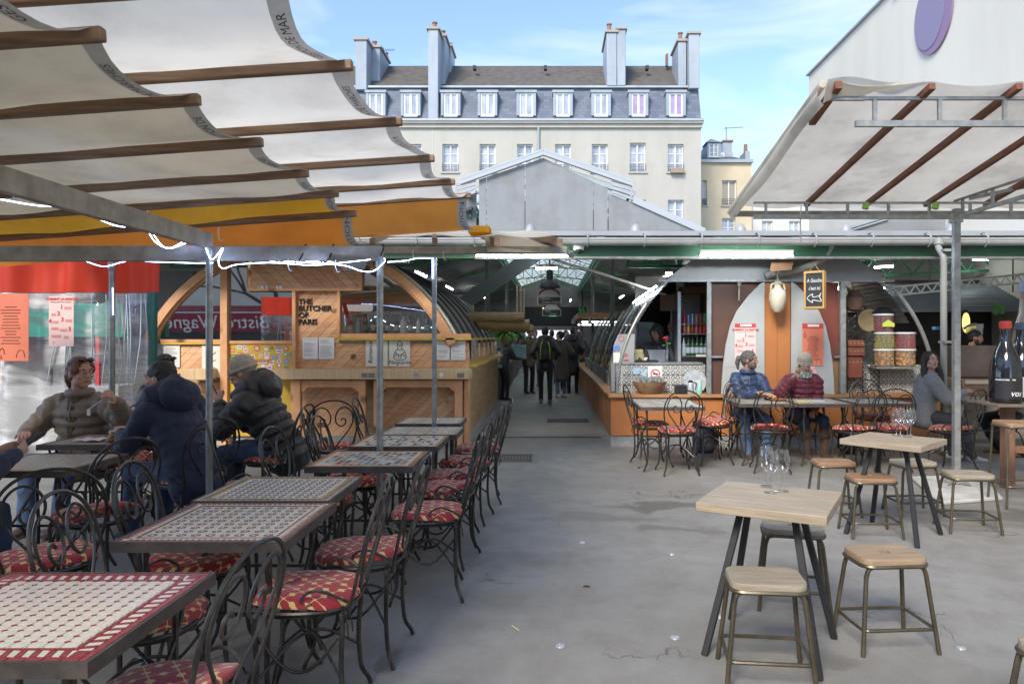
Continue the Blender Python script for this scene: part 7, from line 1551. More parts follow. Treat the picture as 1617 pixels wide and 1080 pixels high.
# wine glasses
def wg_mat():
    m = bpy.data.materials.new('clear wine glass'); m.use_nodes = True; t = m.node_tree; n = t.nodes; n.clear(); o = n.new('ShaderNodeOutputMaterial'); tr = n.new('ShaderNodeBsdfTransparent'); tr.inputs[0].default_value = (.96, .97, .97, 1)
    g = n.new('ShaderNodeBsdfGlossy'); g.inputs['Roughness'].default_value = .02; lw = n.new('ShaderNodeLayerWeight'); lw.inputs[0].default_value = .28; ms = n.new('ShaderNodeMixShader')
    mr = n.new('ShaderNodeMapRange'); mr.inputs[3].default_value = .07; mr.inputs[4].default_value = .9; t.links.new(lw.outputs['Facing'], mr.inputs[0]); t.links.new(mr.outputs[0], ms.inputs[0])
    t.links.new(tr.outputs[0], ms.inputs[1]); t.links.new(g.outputs[0], ms.inputs[2]); t.links.new(ms.outputs[0], o.inputs[0]); return m
WGM = wg_mat(); wg0 = None
def wine_glass(x, y, z, label, grp):
    global wg0
    if wg0: return dup(wg0, (x, y, z), 0, label, grp)
    t = thing('wine_glass', label, 'wine glass', (x, y, z), 0, grp)
    o_ = [(.006, .085), (.014, .09), (.030, .105), (.040, .13), (.0415, .15), (.038, .18), (.031, .215), (.0302, .217)]
    i_ = [(.0292, .215), (.0362, .18), (.0395, .15), (.038, .131), (.028, .107), (.012, .094), (.001, .092)]
    m = MB(); pr = o_; n = 28; vs = [(r*cos(2*pi*k_/n), r*sin(2*pi*k_/n), zz) for r, zz in pr for k_ in range(n)]; m.add(vs, [(i*n+k_, i*n+(k_+1) % n, (i+1)*n+(k_+1) % n, (i+1)*n+k_) for i in range(len(pr)-1) for k_ in range(n)])
    m.build('bowl', WGM, t, local=True, angle=80); MB().lathe([(.034, 0), (.034, .0015), (.012, .004), (.0045, .012), (.0038, .05), (.0055, .086)], n=20).build('stem_and_foot', WGM, t, local=True, angle=80); wg0 = t; return t
for px, py, lb in ((1210, 768, 'left wine glass, partly behind the front one, on the nearest wooden table'), (1217, 778, 'front wine glass of the three on the nearest wooden table'), (1235, 776, 'right wine glass of the three on the nearest wooden table')):
    Y = (1.55-.75)*1125/(py-532); wine_glass(PX(px, Y), Y, .7515, lb, 'glasses on the near wooden table')
for px, py, lb in ((1415, 688, 'leftmost of four wine glasses on the farther wooden table'), (1422, 687, 'second wine glass from the left on the farther wooden table'), (1433, 690, 'third wine glass from the left on the farther wooden table'), (1438, 688, 'rightmost of four wine glasses on the farther wooden table')):
    Y = .8*1125/(py-532); wine_glass(PX(px, Y), Y, .7515, lb, 'glasses on the far wooden table')
# things on diners' tables
def plate(x, y, z, r, label, food=None, mat=None, nm='bowl'):
    t = thing(nm, label, nm, (x, y, z)); MB().lathe([(.001, 0), (r*.7, .0), (r, .018), (r*.97, .022), (r*.7, .008), (.001, .006)], n=24).build('dish', mat or M('terracotta dish', (.30, .12, .06), rough=.4), t, local=True)
    return t
plate(-3.3, 5.45, .7515, .085, 'terracotta dish of food between the woman in brown and the man in navy')
m_ = MB(); rr = random.Random(3)
for i in range(22): m_.ell((-3.3+rr.uniform(-.05, .05), 5.45+rr.uniform(-.05, .05), .775+rr.uniform(0, .025)), rr.uniform(.01, .02), nu=7, nv=5)
tag(m_.build('couscous_food', M('saffron food', (.50, .24, .06), rough=.6)), 'orange food in the terracotta dish before the man in navy', 'food', kind='stuff')
tag(MB().sheet(lambda u, v: (-3.62+.2*u, 5.4+.16*v, .757+.012*abs(sin(6*u+4*v))), 8, 6).build('napkin', WHITEP), 'crumpled pale napkin beside the terracotta dish', 'napkin')
plate(2.86, 8.95, .7515, .11, 'terracotta plate before the ponytailed man and the woman in maroon', nm='plate')
m_ = MB()
for i in range(10): m_.ell((2.80+rr.uniform(-.05, .03), 8.93+rr.uniform(-.04, .04), .78+rr.uniform(0, .04)), rr.uniform(.012, .024), nu=7, nv=5)
tag(m_.build('bread_food', M('golden food', (.55, .34, .10), rough=.6)), 'golden food on the terracotta plate at the right tables', 'food', kind='stuff')
for i, (x, c) in enumerate(((3.12, (.6, .52, .2)), (3.30, (.55, .58, .55)))): tag(MB().box(x-.08, x+.08, 8.75, 8.87, .7515, .765).build('folded_paper', M('paper %d' % i, c, rough=.8)), ('yellowish', 'pale green')[i]+' folded paper on the table of the woman in maroon', 'paper')
def backpack(x, y, z, rz, label, c1, c2, s_=1, strap=None, name='backpack'):
    t = thing(name, label, 'backpack', (x, y, z), rz); M1 = M('pack cloth %s' % (c1,), c1, tuple(v*.7 for v in c1), rough=.75, scale=9, bump=.3); M2 = M('pack cloth %s' % (c2,), c2, rough=.75)
    m = MB().loft([((0, 0, .02*s_), .13*s_, .08*s_), ((0, 0, .10*s_), .16*s_, .11*s_), ((0, 0, .28*s_), .155*s_, .10*s_), ((0, .01, .42*s_), .12*s_, .075*s_), ((0, .01, .47*s_), .07*s_, .05*s_)], 18, side=(1, 0, 0)); m.build('main_bag', M1, t, local=True, angle=80)
    m = MB().loft([((0, -.095*s_, .06*s_), .10*s_, .03*s_), ((0, -.105*s_, .14*s_), .115*s_, .045*s_), ((0, -.09*s_, .26*s_), .09*s_, .03*s_)], 14, side=(1, 0, 0)); m.build('front_pocket', M2, t, local=True, angle=80)
    for sx in (-1, 1): MB().tube(bez([(sx*.07*s_, -.02*s_, .46*s_), (sx*.10*s_, -.125*s_, .36*s_), (sx*.115*s_, -.14*s_, .2*s_), (sx*.12*s_, -.10*s_, .05*s_)], 4), .012*s_, 6).build('strap', M(str(strap), strap) if strap else M2, t, local=True)
    MB().tube(bez([(-.03*s_, 0, .48*s_), (0, 0, .53*s_), (.03*s_, 0, .48*s_)], 4), .008*s_, 6).build('carry_handle', M2, t, local=True); return t
backpack(2.08, 9.55, 0, .2, 'grey blue backpack standing on the floor between chair and ponytailed man', (.09, .11, .16), (.14, .15, .17), .95)
backpack(3.95, 9.45, 0, -.3, 'black bag on the floor under the middle right table', (.012, .012, .014), (.02, .02, .022), .8, name='black_bag')
# ================================================================ PEOPLE
def skin(n_, c):
    m = M('skin '+n_, c, tuple(v*.86 for v in c), rough=.5, scale=14); b = m.node_tree.nodes['Principled BSDF']; b.inputs['Subsurface Weight'].default_value = .12; b.inputs['Subsurface Radius'].default_value = (.01, .004, .002); b.inputs['Subsurface Scale'].default_value = 1; return m
SK = {'fair': skin('fair', (.56, .33, .24)), 'tan': skin('tan', (.42, .23, .15)), 'dark': skin('dark', (.10, .05, .035))}
def cloth(n_, c, q=.7, sc=6, bp=.55, c2=None): return M('cloth '+n_, c, c2 or tuple(v*q for v in c), rough=.5 if ('puffer' in n_ or 'quilted' in n_) else .78, scale=sc, bump=bp, bscale=sc*3, sheen=.15)
def hairm(n_, c): return M('hair '+n_, c, tuple(v*.45 for v in c), rough=.45, scale=24, stretch=(5, 5, .7), bump=.7, bscale=40)
EYEW = M('eye white', (.7, .68, .65), rough=.2); IRIS = M('iris dark', (.05, .03, .02), rough=.15); LIPS = M('lips', (.42, .14, .12), rough=.45)
def ik(a, t, l1, l2, pole):
    a = Vector(a); t = Vector(t); d = t-a; L = min(d.length, (l1+l2)*.995); d.normalize(); t = a+d*L
    c = (l1*l1+L*L-l2*l2)/(2*l1*L); h = l1*sqrt(max(0, 1-c*c)); p = Vector(pole); p = (p-d*p.dot(d)).normalized(); return a+d*(l1*c)+p*h, t
def hand(W, d, n, side, curl=.5, sc=1, spread=.05):
    d = d.normalized(); n = (n-d*n.dot(d)).normalized(); s = d.cross(n)*side; m = MB()
    m.loft([(W-d*.03, .024*sc, .019*sc), (W+d*.01, .027*sc, .017*sc), (W+d*.05*sc, .039*sc, .015*sc), (W+d*.085*sc, .038*sc, .012*sc)], 12, side=s)
    for i, L in enumerate((.074, .083, .077, .060)):
        o = (1.5-i)*.0195*sc; p = W+d*.084*sc+s*o; a = 0; pts = [p-d*.02]; dd = d+s*spread*(1.5-i)
        for q, f in enumerate((.45, .32, .23)):
            a += curl*(1.0+.15*q)*(1+.06*i); v_ = (dd*cos(a)+n*sin(a)).normalized(); pts.append(p.copy()); p = p+v_*L*f*sc
        pts.append(p); m.tube(pts, [.009*sc, .0092*sc, .0085*sc, .008*sc, .0065*sc], 8); m.ell(p, .0066*sc, nu=8, nv=6)
    p = W+d*.022*sc+s*.026*sc; a1 = (d*.75+s*.62+n*.25).normalized(); p2 = p+a1*.042*sc; a2 = (d*.85+s*.25+n*.45*(1+curl)).normalized(); p3 = p2+a2*.034*sc
    m.tube([p-a1*.01, p, p2, p3], [.014*sc, .013*sc, .0105*sc, .008*sc], 8); m.ell(p3, .008*sc, nu=8, nv=6); return m
def bumpy(a, b, f, N, puff, nb):   # sections between a and b with puffed baffles; f(t) -> (rx, ry)
    r = []
    for i in range(N+1):
        t = i/N; k_ = 1+puff*(abs(sin(pi*t*nb))-.5); rx_, ry_ = f(t); r.append((a.lerp(b, t), rx_*k_, ry_*k_))
    return r
def lerpr(tab, t):
    for (t0, a, b), (t1, c, d) in zip(tab, tab[1:]):
        if t <= t1: u = (t-t0)/(t1-t0+1e-9); return (a+(c-a)*u, b+(d-b)*u)
    return tab[-1][1:]
def person(label, x, y, face, skin='fair', sit=True, z=0, lean=8, side=0, turn=0, pitch=0, roll=0, rh=None, lh=None, coat=None, puff=0, bulk=1, sleeve=1, legs=None, shoes=None, hair='short', hairc=None, hat=None, hood=None, scarf=None, glasses=False,
           feet=None, hip=None, near=True, scale=1, coatlen=.10, beard=None, rc=.5, lc=.5, rn=(0, 0, -1), ln=(0, 0, -1), extras=None, seatcat=None, epole=None, head_only=False, collar=True, knees=.0):
    t = thing('person', label, 'person', (x, y, z), radians(face)); t.scale = (scale,)*3
    V = .011 if near else .019; sk = SK[skin]
    hp = Vector((0, -.02, hip or (.565 if sit else .93))); R0 = Matrix.Rotation(radians(-lean), 3, 'X') @ Matrix.Rotation(radians(side), 3, 'Y')
    up = R0 @ Vector((0, 0, 1)); rt = R0 @ Vector((1, 0, 0)); fw = R0 @ Vector((0, 1, 0)); nb = hp+up*.50
    RH = Matrix.Rotation(radians(turn), 3, 'Z') @ Matrix.Rotation(radians(pitch), 3, 'X') @ Matrix.Rotation(radians(roll), 3, 'Y'); hc = nb+up*.07+fw*.015+RH @ Vector((0, .02, .125))
    H = lambda a, b, c: hc+RH @ Vector((a, b, c))
    # head and neck (fine), core and limbs (coarse), hands (fine) joined into one body
    hd = MB(); hd.ell(H(0, -.015, .022), (.076, .095, .092), RH, 20, 14).ell(H(0, .02, -.045), (.060, .066, .068), RH, 18, 12).ell(H(0, .055, -.090), (.030, .026, .024), RH).ell(H(0, .096, -.018), (.0125, .018, .015), RH).ell(H(0, .088, .006), (.009, .014, .026), RH)
    for s_ in (-1, 1): hd.ell(H(s_*.031, .070, .034), (.026, .017, .010), RH).ell(H(s_*.040, .058, -.022), (.024, .022, .022), RH).ell(H(s_*.077, -.008, -.012), (.010, .020, .031), RH).ell(H(s_*.011, .094, -.024), (.008, .010, .008), RH).ell(H(s_*.045, .025, -.070), (.022, .035, .028), RH)
    hd.ell(H(0, .078, -.056), (.024, .014, .012), RH); hd.tube([nb-up*.06, nb+up*.03, H(0, -.02, -.05)], [.062, .054, .055], 14)
    body = hd.remesh(.0065 if near else .012, 3)
    sh = {s_: nb+rt*(s_*.172)-up*.055 for s_ in (-1, 1)}; hands = {}
    core = MB().loft([(hp-up*.05, .13, .09), (hp+up*.2, .12, .085), (hp+up*.38, .14, .09), (nb-up*.05, .10, .07)], 14, side=rt)
    tg = {1: rh or (.22, .12, hp.z+.08), -1: lh or (-.22, .12, hp.z+.08)}; arm = {}
    for s_ in (-1, 1):
        pole = (epole or {}).get(s_, (s_*.5, -.5, -.8)); e, w_ = ik(sh[s_], tg[s_], .285, .255, pole); arm[s_] = (e, w_); core.tube([sh[s_]-rt*s_*.04, e, w_], [.045, .036, .026], 10)
    ft = feet or ({1: (.12, .46, .07), -1: (-.12, .46, .07)} if sit else {1: (.10, .02, .07), -1: (-.10, -.02, .07)}); leg = {}
    for s_ in (-1, 1):
        h_ = hp+Vector((s_*.095, 0, -.02)); k_, a_ = ik(h_, ft[s_], .43, .41 if not sit else .43, (s_*.12+knees*s_, 1 if not sit else .7, .25 if not sit else 1)); leg[s_] = (h_, k_, a_); core.tube([h_, k_, a_], [.07, .048, .035], 10)
    body.merge(core.remesh(.02, 1))
    for s_ in (-1, 1):
        e, w_ = arm[s_]; body.merge(hand(w_, (w_-e), Vector(rn if s_ == 1 else ln), -s_ if True else s_, rc if s_ == 1 else lc).remesh(.0042 if near else .008, 1))
    bo = body.build('body', sk, t, local=True, angle=80)
    # clothes
    if coat:
        ct, J = coat, MB(); B = bulk
        tab = [(0, .175*B, .135*B), (.2, .172*B, .13*B), (.45, .165*B, .125*B), (.72, .185*B, .13*B), (.88, .172*B, .115*B), (1, .095*B, .08*B)]
        J.loft(bumpy(hp-up*coatlen, nb+up*.0, lambda q: lerpr(tab, q), 44, puff, 8), 22, side=rt)
        for s_ in (-1, 1):
            e, w_ = arm[s_]; r0, r1, r2 = (.080*B*sleeve, .064*B*sleeve, .043*B*(.6+.4*sleeve)); a = sh[s_]-rt*s_*.05+up*.0
            w2 = w_-(w_-e).normalized()*.01; J.loft([(a, r0*.95, r0)]+bumpy(sh[s_], e, lambda q: (r0+(r1-r0)*q,)*2, 16, puff*1.2, 4), 14); J.loft(bumpy(e, w2, lambda q: (r1+(r2-r1)*q,)*2, 16, puff*1.2, 4), 14); J.ell(e, r1*1.02)
        dsp = (lambda p: .010*noise.noise(p*8)+.009*(.5-abs(noise.noise(Vector((p.x*14, p.y*14, p.z*7)))))+.003*noise.noise(p*30)) if near else None
        jo = J.remesh(V, 2, dsp).build('jacket', ct, t, local=True, angle=80)
        if collar: MB().tube([nb+up*(.035)+(rt*cos(2*pi*i/16)*.078+fw*(sin(2*pi*i/16)*.078+.005)) for i in range(16)], .030 if puff else .020, 10, closed=True).build('collar', ct, t, local=True, angle=80)
        MB().tube([hp+fw*.14*B+up*.02, hp+fw*.132*B+up*.22, hp+fw*.137*B+up*.38, nb+fw*.10*B-up*.02], .004, 5).build('zip', M('zip metal', (.12, .12, .12), rough=.4, metal=.5), jo, local=True)
    if legs:
        L = MB(); L.loft([(hp-Vector((0, 0, .10)) if not sit else hp-Vector((0, .02, .06)), .155, .12), (hp+up*.06, .15, .115), (hp+up*.14, .145, .11)], 16, side=(1, 0, 0))
        for s_ in (-1, 1): h_, k_, a_ = leg[s_]; L.loft(bumpy(h_, k_, lambda q: (.090-.027*q, .092-.025*q), 10, .03, 3), 14); L.ell(k_, .066); L.loft(bumpy(k_, a_-Vector((0, 0, .02)), lambda q: (.063-.013*q,)*2, 10, .04, 3.3), 14)
        L.remesh(V, 2, (lambda p: .007*noise.noise(p*11)+.010*(.5-abs(noise.noise(p*13)))) if near else None).build('trousers', legs, t, local=True, angle=80)
    if shoes:
        for s_ in (-1, 1):
            a_ = leg[s_][2]; F = MB(); F.loft([(a_+Vector((0, -.05, -.03)), .033, .035), (a_+Vector((0, .02, -.03)), .038, .042), (a_+Vector((0, .10, -.045)), .043, .026), (a_+Vector((0, .16, -.05)), .036, .018)], 14, side=(1, 0, 0)); F.ell(a_+Vector((0, -.01, .0)), (.042, .048, .05))
            so_ = F.remesh(.009, 2).build('shoe', shoes, t, local=True, angle=80); MB().prism([a_+Vector((.042*cos(q)*(1.0 if sin(q) > 0 else .85), .055+.125*sin(q), -.066)) for q in [2*pi*i/18 for i in range(18)]], (0, 0, .012)).build('sole', M('sole rubber', (.3, .29, .27)) if near else BLACKP, so_, local=True)
    HM = hairc or hairm('dark brown', (.045, .028, .02))
    dh = lambda p: .006*noise.noise(p*26)+.004*noise.noise(p*60)
    if hair and hat is None or hair in ('long', 'ponytail'):
        A = MB(); A.ell(H(0, -.024, .036), (.084, .097, .090), RH, 20, 14).ell(H(0, -.055, -.015), (.078, .064, .080), RH)
        if hair in ('long', 'ponytail'):
            for s_ in (-1, 1): A.ell(H(s_*.060, .0, .03), (.027, .065, .055), RH)
        if hat is not None: A = MB().ell(H(0, -.05, -.03), (.078, .06, .075), RH)
        if hair == 'ponytail': A.loft([(H(0, -.10, .03), .03, .03), (H(0, -.15, .01), .038, .035), (H(.0, -.165, -.06), .034, .03), (H(0, -.15, -.14), .015, .015)], 12)
        if hair == 'bun': A.ell(H(0, -.12, .03), .042)
        if hair == 'side': A.loft([(H(.05, -.03, -.05), .03, .03), (H(.085, .04, -.13), .032, .025), (H(.09, .09, -.25), .025, .02), (H(.08, .10, -.33), .01, .01)], 12)
        if hair == 'long':
            for s_ in (-1, 1): A.loft([(H(s_*.06, -.02, .03), .035, .05), (H(s_*.082, -.01, -.06), .028, .045), (H(s_*.10, .02, -.18), .032, .045), (H(s_*.105, .05, -.30), .028, .03), (H(s_*.10, .06, -.38), .01, .01)], 12)
            A.loft([(H(0, -.08, 0), .07, .04), (H(0, -.09, -.12), .09, .035), (H(0, -.09, -.26), .10, .03), (H(0, -.08, -.36), .07, .02)], 14, side=RH @ Vector((1, 0, 0)))
        A.remesh(.007 if near else .012, 2, dh if near else None).build('hair', HM, t, local=True, angle=80)
    if hair == 'side' and hat is not None:
        A = MB().loft([(H(.05, -.03, -.03), .032, .032), (H(.088, .03, -.10), .034, .027), (H(.10, .07, -.20), .028, .022), (H(.09, .09, -.30), .012, .01)], 12); A.remesh(.006, 2, dh).build('hair', HM, t, local=True, angle=80)
    if hat is not None:
        A = MB(); A.ell(H(0, -.028, .048), (.092, .105, .098), RH, 20, 14); ho = A.remesh(.008, 2, lambda p: .002*sin(p.x*160+p.y*120)).build('beanie', hat, t, local=True, angle=80)
        MB().tube([H(.088*cos(2*pi*i/24), -.024+.104*sin(2*pi*i/24), .022-.012*sin(2*pi*i/24)) for i in range(24)], .017, 8, closed=True).build('cuff', hat, ho, local=True, angle=80)
    if hood is not None:
        A = MB(); mode, hm_ = hood
        if mode == 'down':
            A.loft([(nb+rt*-.14+fw*.05+up*.04, .035, .035), (nb+rt*-.12-fw*.05+up*.04, .055, .06), (nb-fw*.12+up*.03, .08, .085), (nb+rt*.12-fw*.05+up*.04, .055, .06), (nb+rt*.14+fw*.05+up*.04, .035, .035)], 14); A.ell(nb-fw*.11-up*.03, (.13, .07, .11), R0)
        elif mode == 'big':
            A.loft([(nb+rt*-.15+fw*.08+up*.02, .04, .05), (nb+rt*-.14-fw*.04+up*.04, .07, .08), (nb-fw*.13+up*.05, .10, .11), (nb+rt*.14-fw*.04+up*.04, .07, .08), (nb+rt*.15+fw*.08+up*.02, .04, .05)], 14); A.ell(nb-fw*.14+up*.0, (.15, .095, .13), R0)
        else: A.ell(H(0, -.035, .02), (.10, .108, .120), RH, 20, 14).loft([(H(0, -.04, -.06), .09, .085), (nb+up*.02, .11, .10)], 14, side=rt).loft([(H(-.075, .035, .07), .02, .03), (H(-.085, .03, 0), .02, .03), (H(-.06, .03, -.09), .03, .03)], 8).loft([(H(.075, .035, .07), .02, .03), (H(.085, .03, 0), .02, .03), (H(.06, .03, -.09), .03, .03)], 8)
        A.remesh(.009 if near else .013, 2, (lambda p: .009*noise.noise(p*14)) if near else None).build('hood', hm_, t, local=True, angle=80)
    if scarf is not None:
        A = MB()
        for q in range(3): A.tube([nb+up*(.015+.028*q)+(rt*cos(2*pi*i/18)*(.085-.006*q)+fw*(sin(2*pi*i/18)*(.088-.006*q)+.015)) for i in range(18)], .028, 10, closed=True)
        A.remesh(.008, 1, lambda p: .006*noise.noise(p*30)).build('scarf', scarf, t, local=True, angle=80)
    if near or beard:
        for s_ in (-1, 1):
            eo = MB().ell(H(s_*.031, .0785, .013), (.0125, .0085, .0068), RH, 12, 8).build('eye', EYEW, t, local=True); MB().ell(H(s_*.031, .0856, .013), (.0055, .0026, .0056), RH, 10, 6).build('iris', IRIS, eo, local=True)
            MB().tube([H(s_*.013, .0895, .034), H(s_*.03, .0875, .040), H(s_*.048, .074, .035)], [.0025, .0038, .002], 6).build('eyebrow', HM, t, local=True)
        MB().ell(H(0, .0865, -.051), (.021, .0075, .0045), RH).ell(H(0, .0862, -.0595), (.018, .0075, .0052), RH).build('mouth', LIPS, t, local=True)
    if beard:
        A = MB().ell(H(0, .048, -.088), (.046, .044, .036), RH).ell(H(0, .084, -.042), (.026, .008, .006), RH)
        for s_ in (-1, 1): A.ell(H(s_*.052, .022, -.058), (.016, .036, .042), RH).ell(H(s_*.026, .076, -.060), (.009, .012, .018), RH)
        A.remesh(.006, 1, dh).build('beard', beard, t, local=True, angle=80)
    if glasses:
        g_ = MB()
        for s_ in (-1, 1): g_.ell(H(s_*.034, .055, .105), (.027, .010, .019), RH)
        go = g_.build('sunglasses', M('sunglass lens', (.03, .015, .01), rough=.08, spec=.9), t, local=True); MB().tube([H(-.085, -.03, .06), H(-.072, .045, .107), H(0, .062, .112), H(.072, .045, .107), H(.085, -.03, .06)], .0028, 5).build('glasses_frame', M('brown frame', (.12, .05, .02), rough=.3), go, local=True)
    t['_f'] = 0; del t['_f']
    return t, dict(arm=arm, leg=leg, nb=nb, hp=hp, up=up, fw=fw, rt=rt, H=H)
TAUPE = cloth('taupe puffer', (.22, .17, .125), .75); NAVY = cloth('navy parka', (.014, .024, .055), .7); BLKP = cloth('black puffer', (.022, .022, .023), .7); BLUEP = cloth('blue quilted', (.025, .05, .12), .7); MAR = cloth('maroon puffer', (.17, .018, .035), .7); GRYS = cloth('heather grey knit', (.27, .27, .26), .75, sc=40, bp=.5)
JEAN = cloth('blue denim', (.10, .17, .30), .65, sc=8); DJEAN = cloth('dark denim', (.035, .065, .13), .65, sc=8); BLKT = cloth('black trousers', (.02, .02, .024)); CHAR = cloth('charcoal trousers', (.05, .052, .06)); BROWNB = cloth('brown boot leather', (.09, .05, .03)); BEIGE = cloth('beige beanie', (.42, .36, .28), .8, sc=30, bp=.5)
SHB = cloth('black shoe', (.02, .02, .02)); SHW = cloth('white trainer', (.55, .54, .5)); AUB = hairm('auburn', (.20, .075, .035)); DKH = hairm('black', (.02, .016, .014)); GRH = hairm('greying dark', (.14, .125, .115)); BLH = hairm('dark blonde', (.38, .24, .12)); CAMO = M('patterned scarf', (.10, .13, .10), (.45, .45, .38), rough=.9, scale=32, lo=.45, hi=.55)
# woman in brown puffer
t, k_ = person('woman in a taupe puffer jacket with sunglasses on her auburn hair, holding a fork', -3.98, 6.08, 180, hip=.47, lean=6, turn=62, pitch=-6, roll=0, rh=(.20, .34, .72), lh=(-.45, .33, .96), coat=TAUPE, puff=.16, bulk=1.10, sleeve=1.05, legs=JEAN, shoes=BROWNB, hair='ponytail', hairc=AUB, glasses=True, scale=1.08, lc=.75, rc=.35, ln=(.6, .5, .1), epole={-1: (-.9, -.2, -1), 1: (.8, -.5, -.6)})
MB().loft([(k_['nb']+k_['fw']*.075, .05, .03), (k_['nb']+k_['fw']*.135-k_['up']*.16, .045, .015), (k_['nb']+k_['fw']*.150-k_['up']*.36, .02, .012)], 12, side=k_['rt']).build('dark_blouse', cloth('dark blouse', (.03, .025, .018), c2=(.14, .10, .04), sc=60), t, local=True)
hp_ = Vector((-.36, .34, 1.13)); R180 = Matrix.Rotation(pi, 3, 'Z'); b0 = Vector((-3.98, 6.08, -.14))
fk = thing('fork', 'small pale fork held up by the woman in the taupe puffer', 'fork', (-3.6, 5.7, 1.0)); a = b0+R180 @ (Vector((-.47, .42, 1.04+.10))*1.08); b = b0+R180 @ (Vector((-.34, .46, .94+.10))*1.08); MB().tube([a, b], .004, 6).build('handle', WHITEP, fk); MB().box(b.x-.012, b.x+.012, b.y-.003, b.y+.003, b.z-.05, b.z).build('tines', WHITEP, fk)
# man in navy
person('man in a navy hooded parka with his back to the camera, leaning over the table', -2.68, 5.30, 62, hip=.53, lean=29, turn=26, pitch=-8, rh=(.16, .54, .76), lh=(-.14, .54, .76), coat=NAVY, puff=.05, bulk=1.04, legs=DJEAN, shoes=SHB, hair='short', hairc=DKH, hood=('big', NAVY), scale=1.08, coatlen=.16)
# woman partly hidden behind
person('woman with sunglasses on dark hair, mostly hidden behind the man in navy', -3.72, 7.0, 180, lean=16, turn=55, pitch=-16, coat=cloth('dark coat', (.03, .03, .035)), legs=BLKT, shoes=SHB, hair='short', hairc=hairm('dark brown', (.045, .028, .02)), glasses=True, scale=1.0, hip=.60)
# beanie person
t, k_ = person('person in a black puffer jacket and beige beanie bent over a table', -2.36, 6.28, 88, hip=.52, lean=30, turn=8, pitch=-16, rh=(.16, .54, .74), lh=(-.10, .46, .90), coat=BLKP, puff=.18, bulk=1.16, sleeve=1.1, legs=DJEAN, shoes=SHB, hat=BEIGE, hood=('big', BLKP), scale=1.10, coatlen=.14, lc=.8, rc=.3, ln=(1, .3, 0))
tag(MB().tube([(-2.86, 6.12, 1.06), (-2.92, 6.12, 1.20)], .006, 6).build('pen', M('dark pen', (.08, .08, .1))), 'thin dark utensil held upright by the person in the beanie', 'utensil')
# phone holder at the left edge
t, k_ = person('person at the far left edge in dark navy sleeves holding a phone', -3.50, 3.90, -6, hip=.56, lean=10, turn=-10, pitch=-25, rh=(.30, .36, .86), lh=(.12, .42, .86), coat=NAVY, puff=.03, bulk=1.0, legs=DJEAN, shoes=BROWNB, hair='short', hairc=DKH, lc=.55, rc=.55, rn=(-1, .2, .1), ln=(1, .2, .1))
ph = thing('phone', 'black smartphone with a dark case held over the brown mosaic table', 'phone', (-3.21, 4.40, .91)); m_ = MB().box(-.038, .038, -.078, .078, -.005, .005); o_ = m_.build('phone_case', BLACKP, ph, local=True, bev=.004); ph.rotation_euler = (radians(35), 0, radians(-20)); MB().box(-.034, .034, -.072, .072, .0052, .006).build('phone_screen', M('phone screen', (.04, .05, .06), rough=.05, spec=.9), ph, local=True)
# right pair
person('ponytailed bearded man in a blue quilted jacket sitting at the orange kiosk', 2.62, 9.48, 180, hip=.56, lean=6, turn=58, pitch=-4, rh=(-.02, .42, .84), lh=(-.16, .42, .82), coat=BLUEP, puff=.12, bulk=1.02, legs=JEAN, shoes=BROWNB, hair='ponytail', hairc=GRH, beard=GRH, skin='tan', scale=1.0)
t, k_ = person('woman in a maroon puffer jacket, beige beanie and patterned scarf eating', 3.36, 9.5, 182, hip=.56, lean=10, turn=-14, pitch=-24, rh=(.25, .28, 1.02), lh=(-.04, .30, .62), coat=MAR, puff=.18, bulk=1.10, sleeve=1.08, legs=DJEAN, shoes=BROWNB, hat=BEIGE, hair='side', hairc=BLH, scarf=CAMO, rc=.8, rn=(-.5, .6, 0), scale=.98)
for s_ in (-1, 1):
    a_ = k_['leg'][s_][2]; MB().loft([(a_+Vector((0, 0, -.01)), .052, .055), (a_+Vector((0, -.0, .12)), .056, .06), (a_+Vector((0, -.01, .30)), .066, .07)], 14).build('tall_boot', BROWNB, t, local=True)
# woman in grey on the right
person('young woman with long dark hair in a grey sweatshirt looking up towards the camera', 4.78, 9.1, -102, hip=.56, lean=8, turn=-74, pitch=6, rh=(.16, .42, .86), lh=(-.12, .46, .86), coat=GRYS, puff=0, bulk=1.10, sleeve=1.1, legs=CHAR, shoes=SHW, hair='long', hairc=hairm('long dark', (.035, .022, .017)), feet={1: (.14, .52, .07), -1: (-.10, .34, .07)}, scale=1.0)
# barman and half hidden diner
person('bearded barman with a close cropped head behind the dark cabinet', 6.55, 11.1, -115, sit=False, skin='tan', lean=4, turn=-5, pitch=-10, coat=cloth('olive top', (.05, .055, .035)), hair='short', hairc=DKH, beard=DKH, legs=BLKT, z=-.08, near=False)
person('diner in tan ankle boots hidden behind the giant bottles', 6.1, 9.3, 60, lean=8, coat=cloth('beige coat', (.35, .32, .26)), legs=BLKT, shoes=cloth('tan ankle boot', (.36, .15, .05)), hair='short', hairc=hairm('dark brown', (.045, .028, .02)), near=False, feet={1: (.14, .20, .07), -1: (-.12, -.06, .07)})
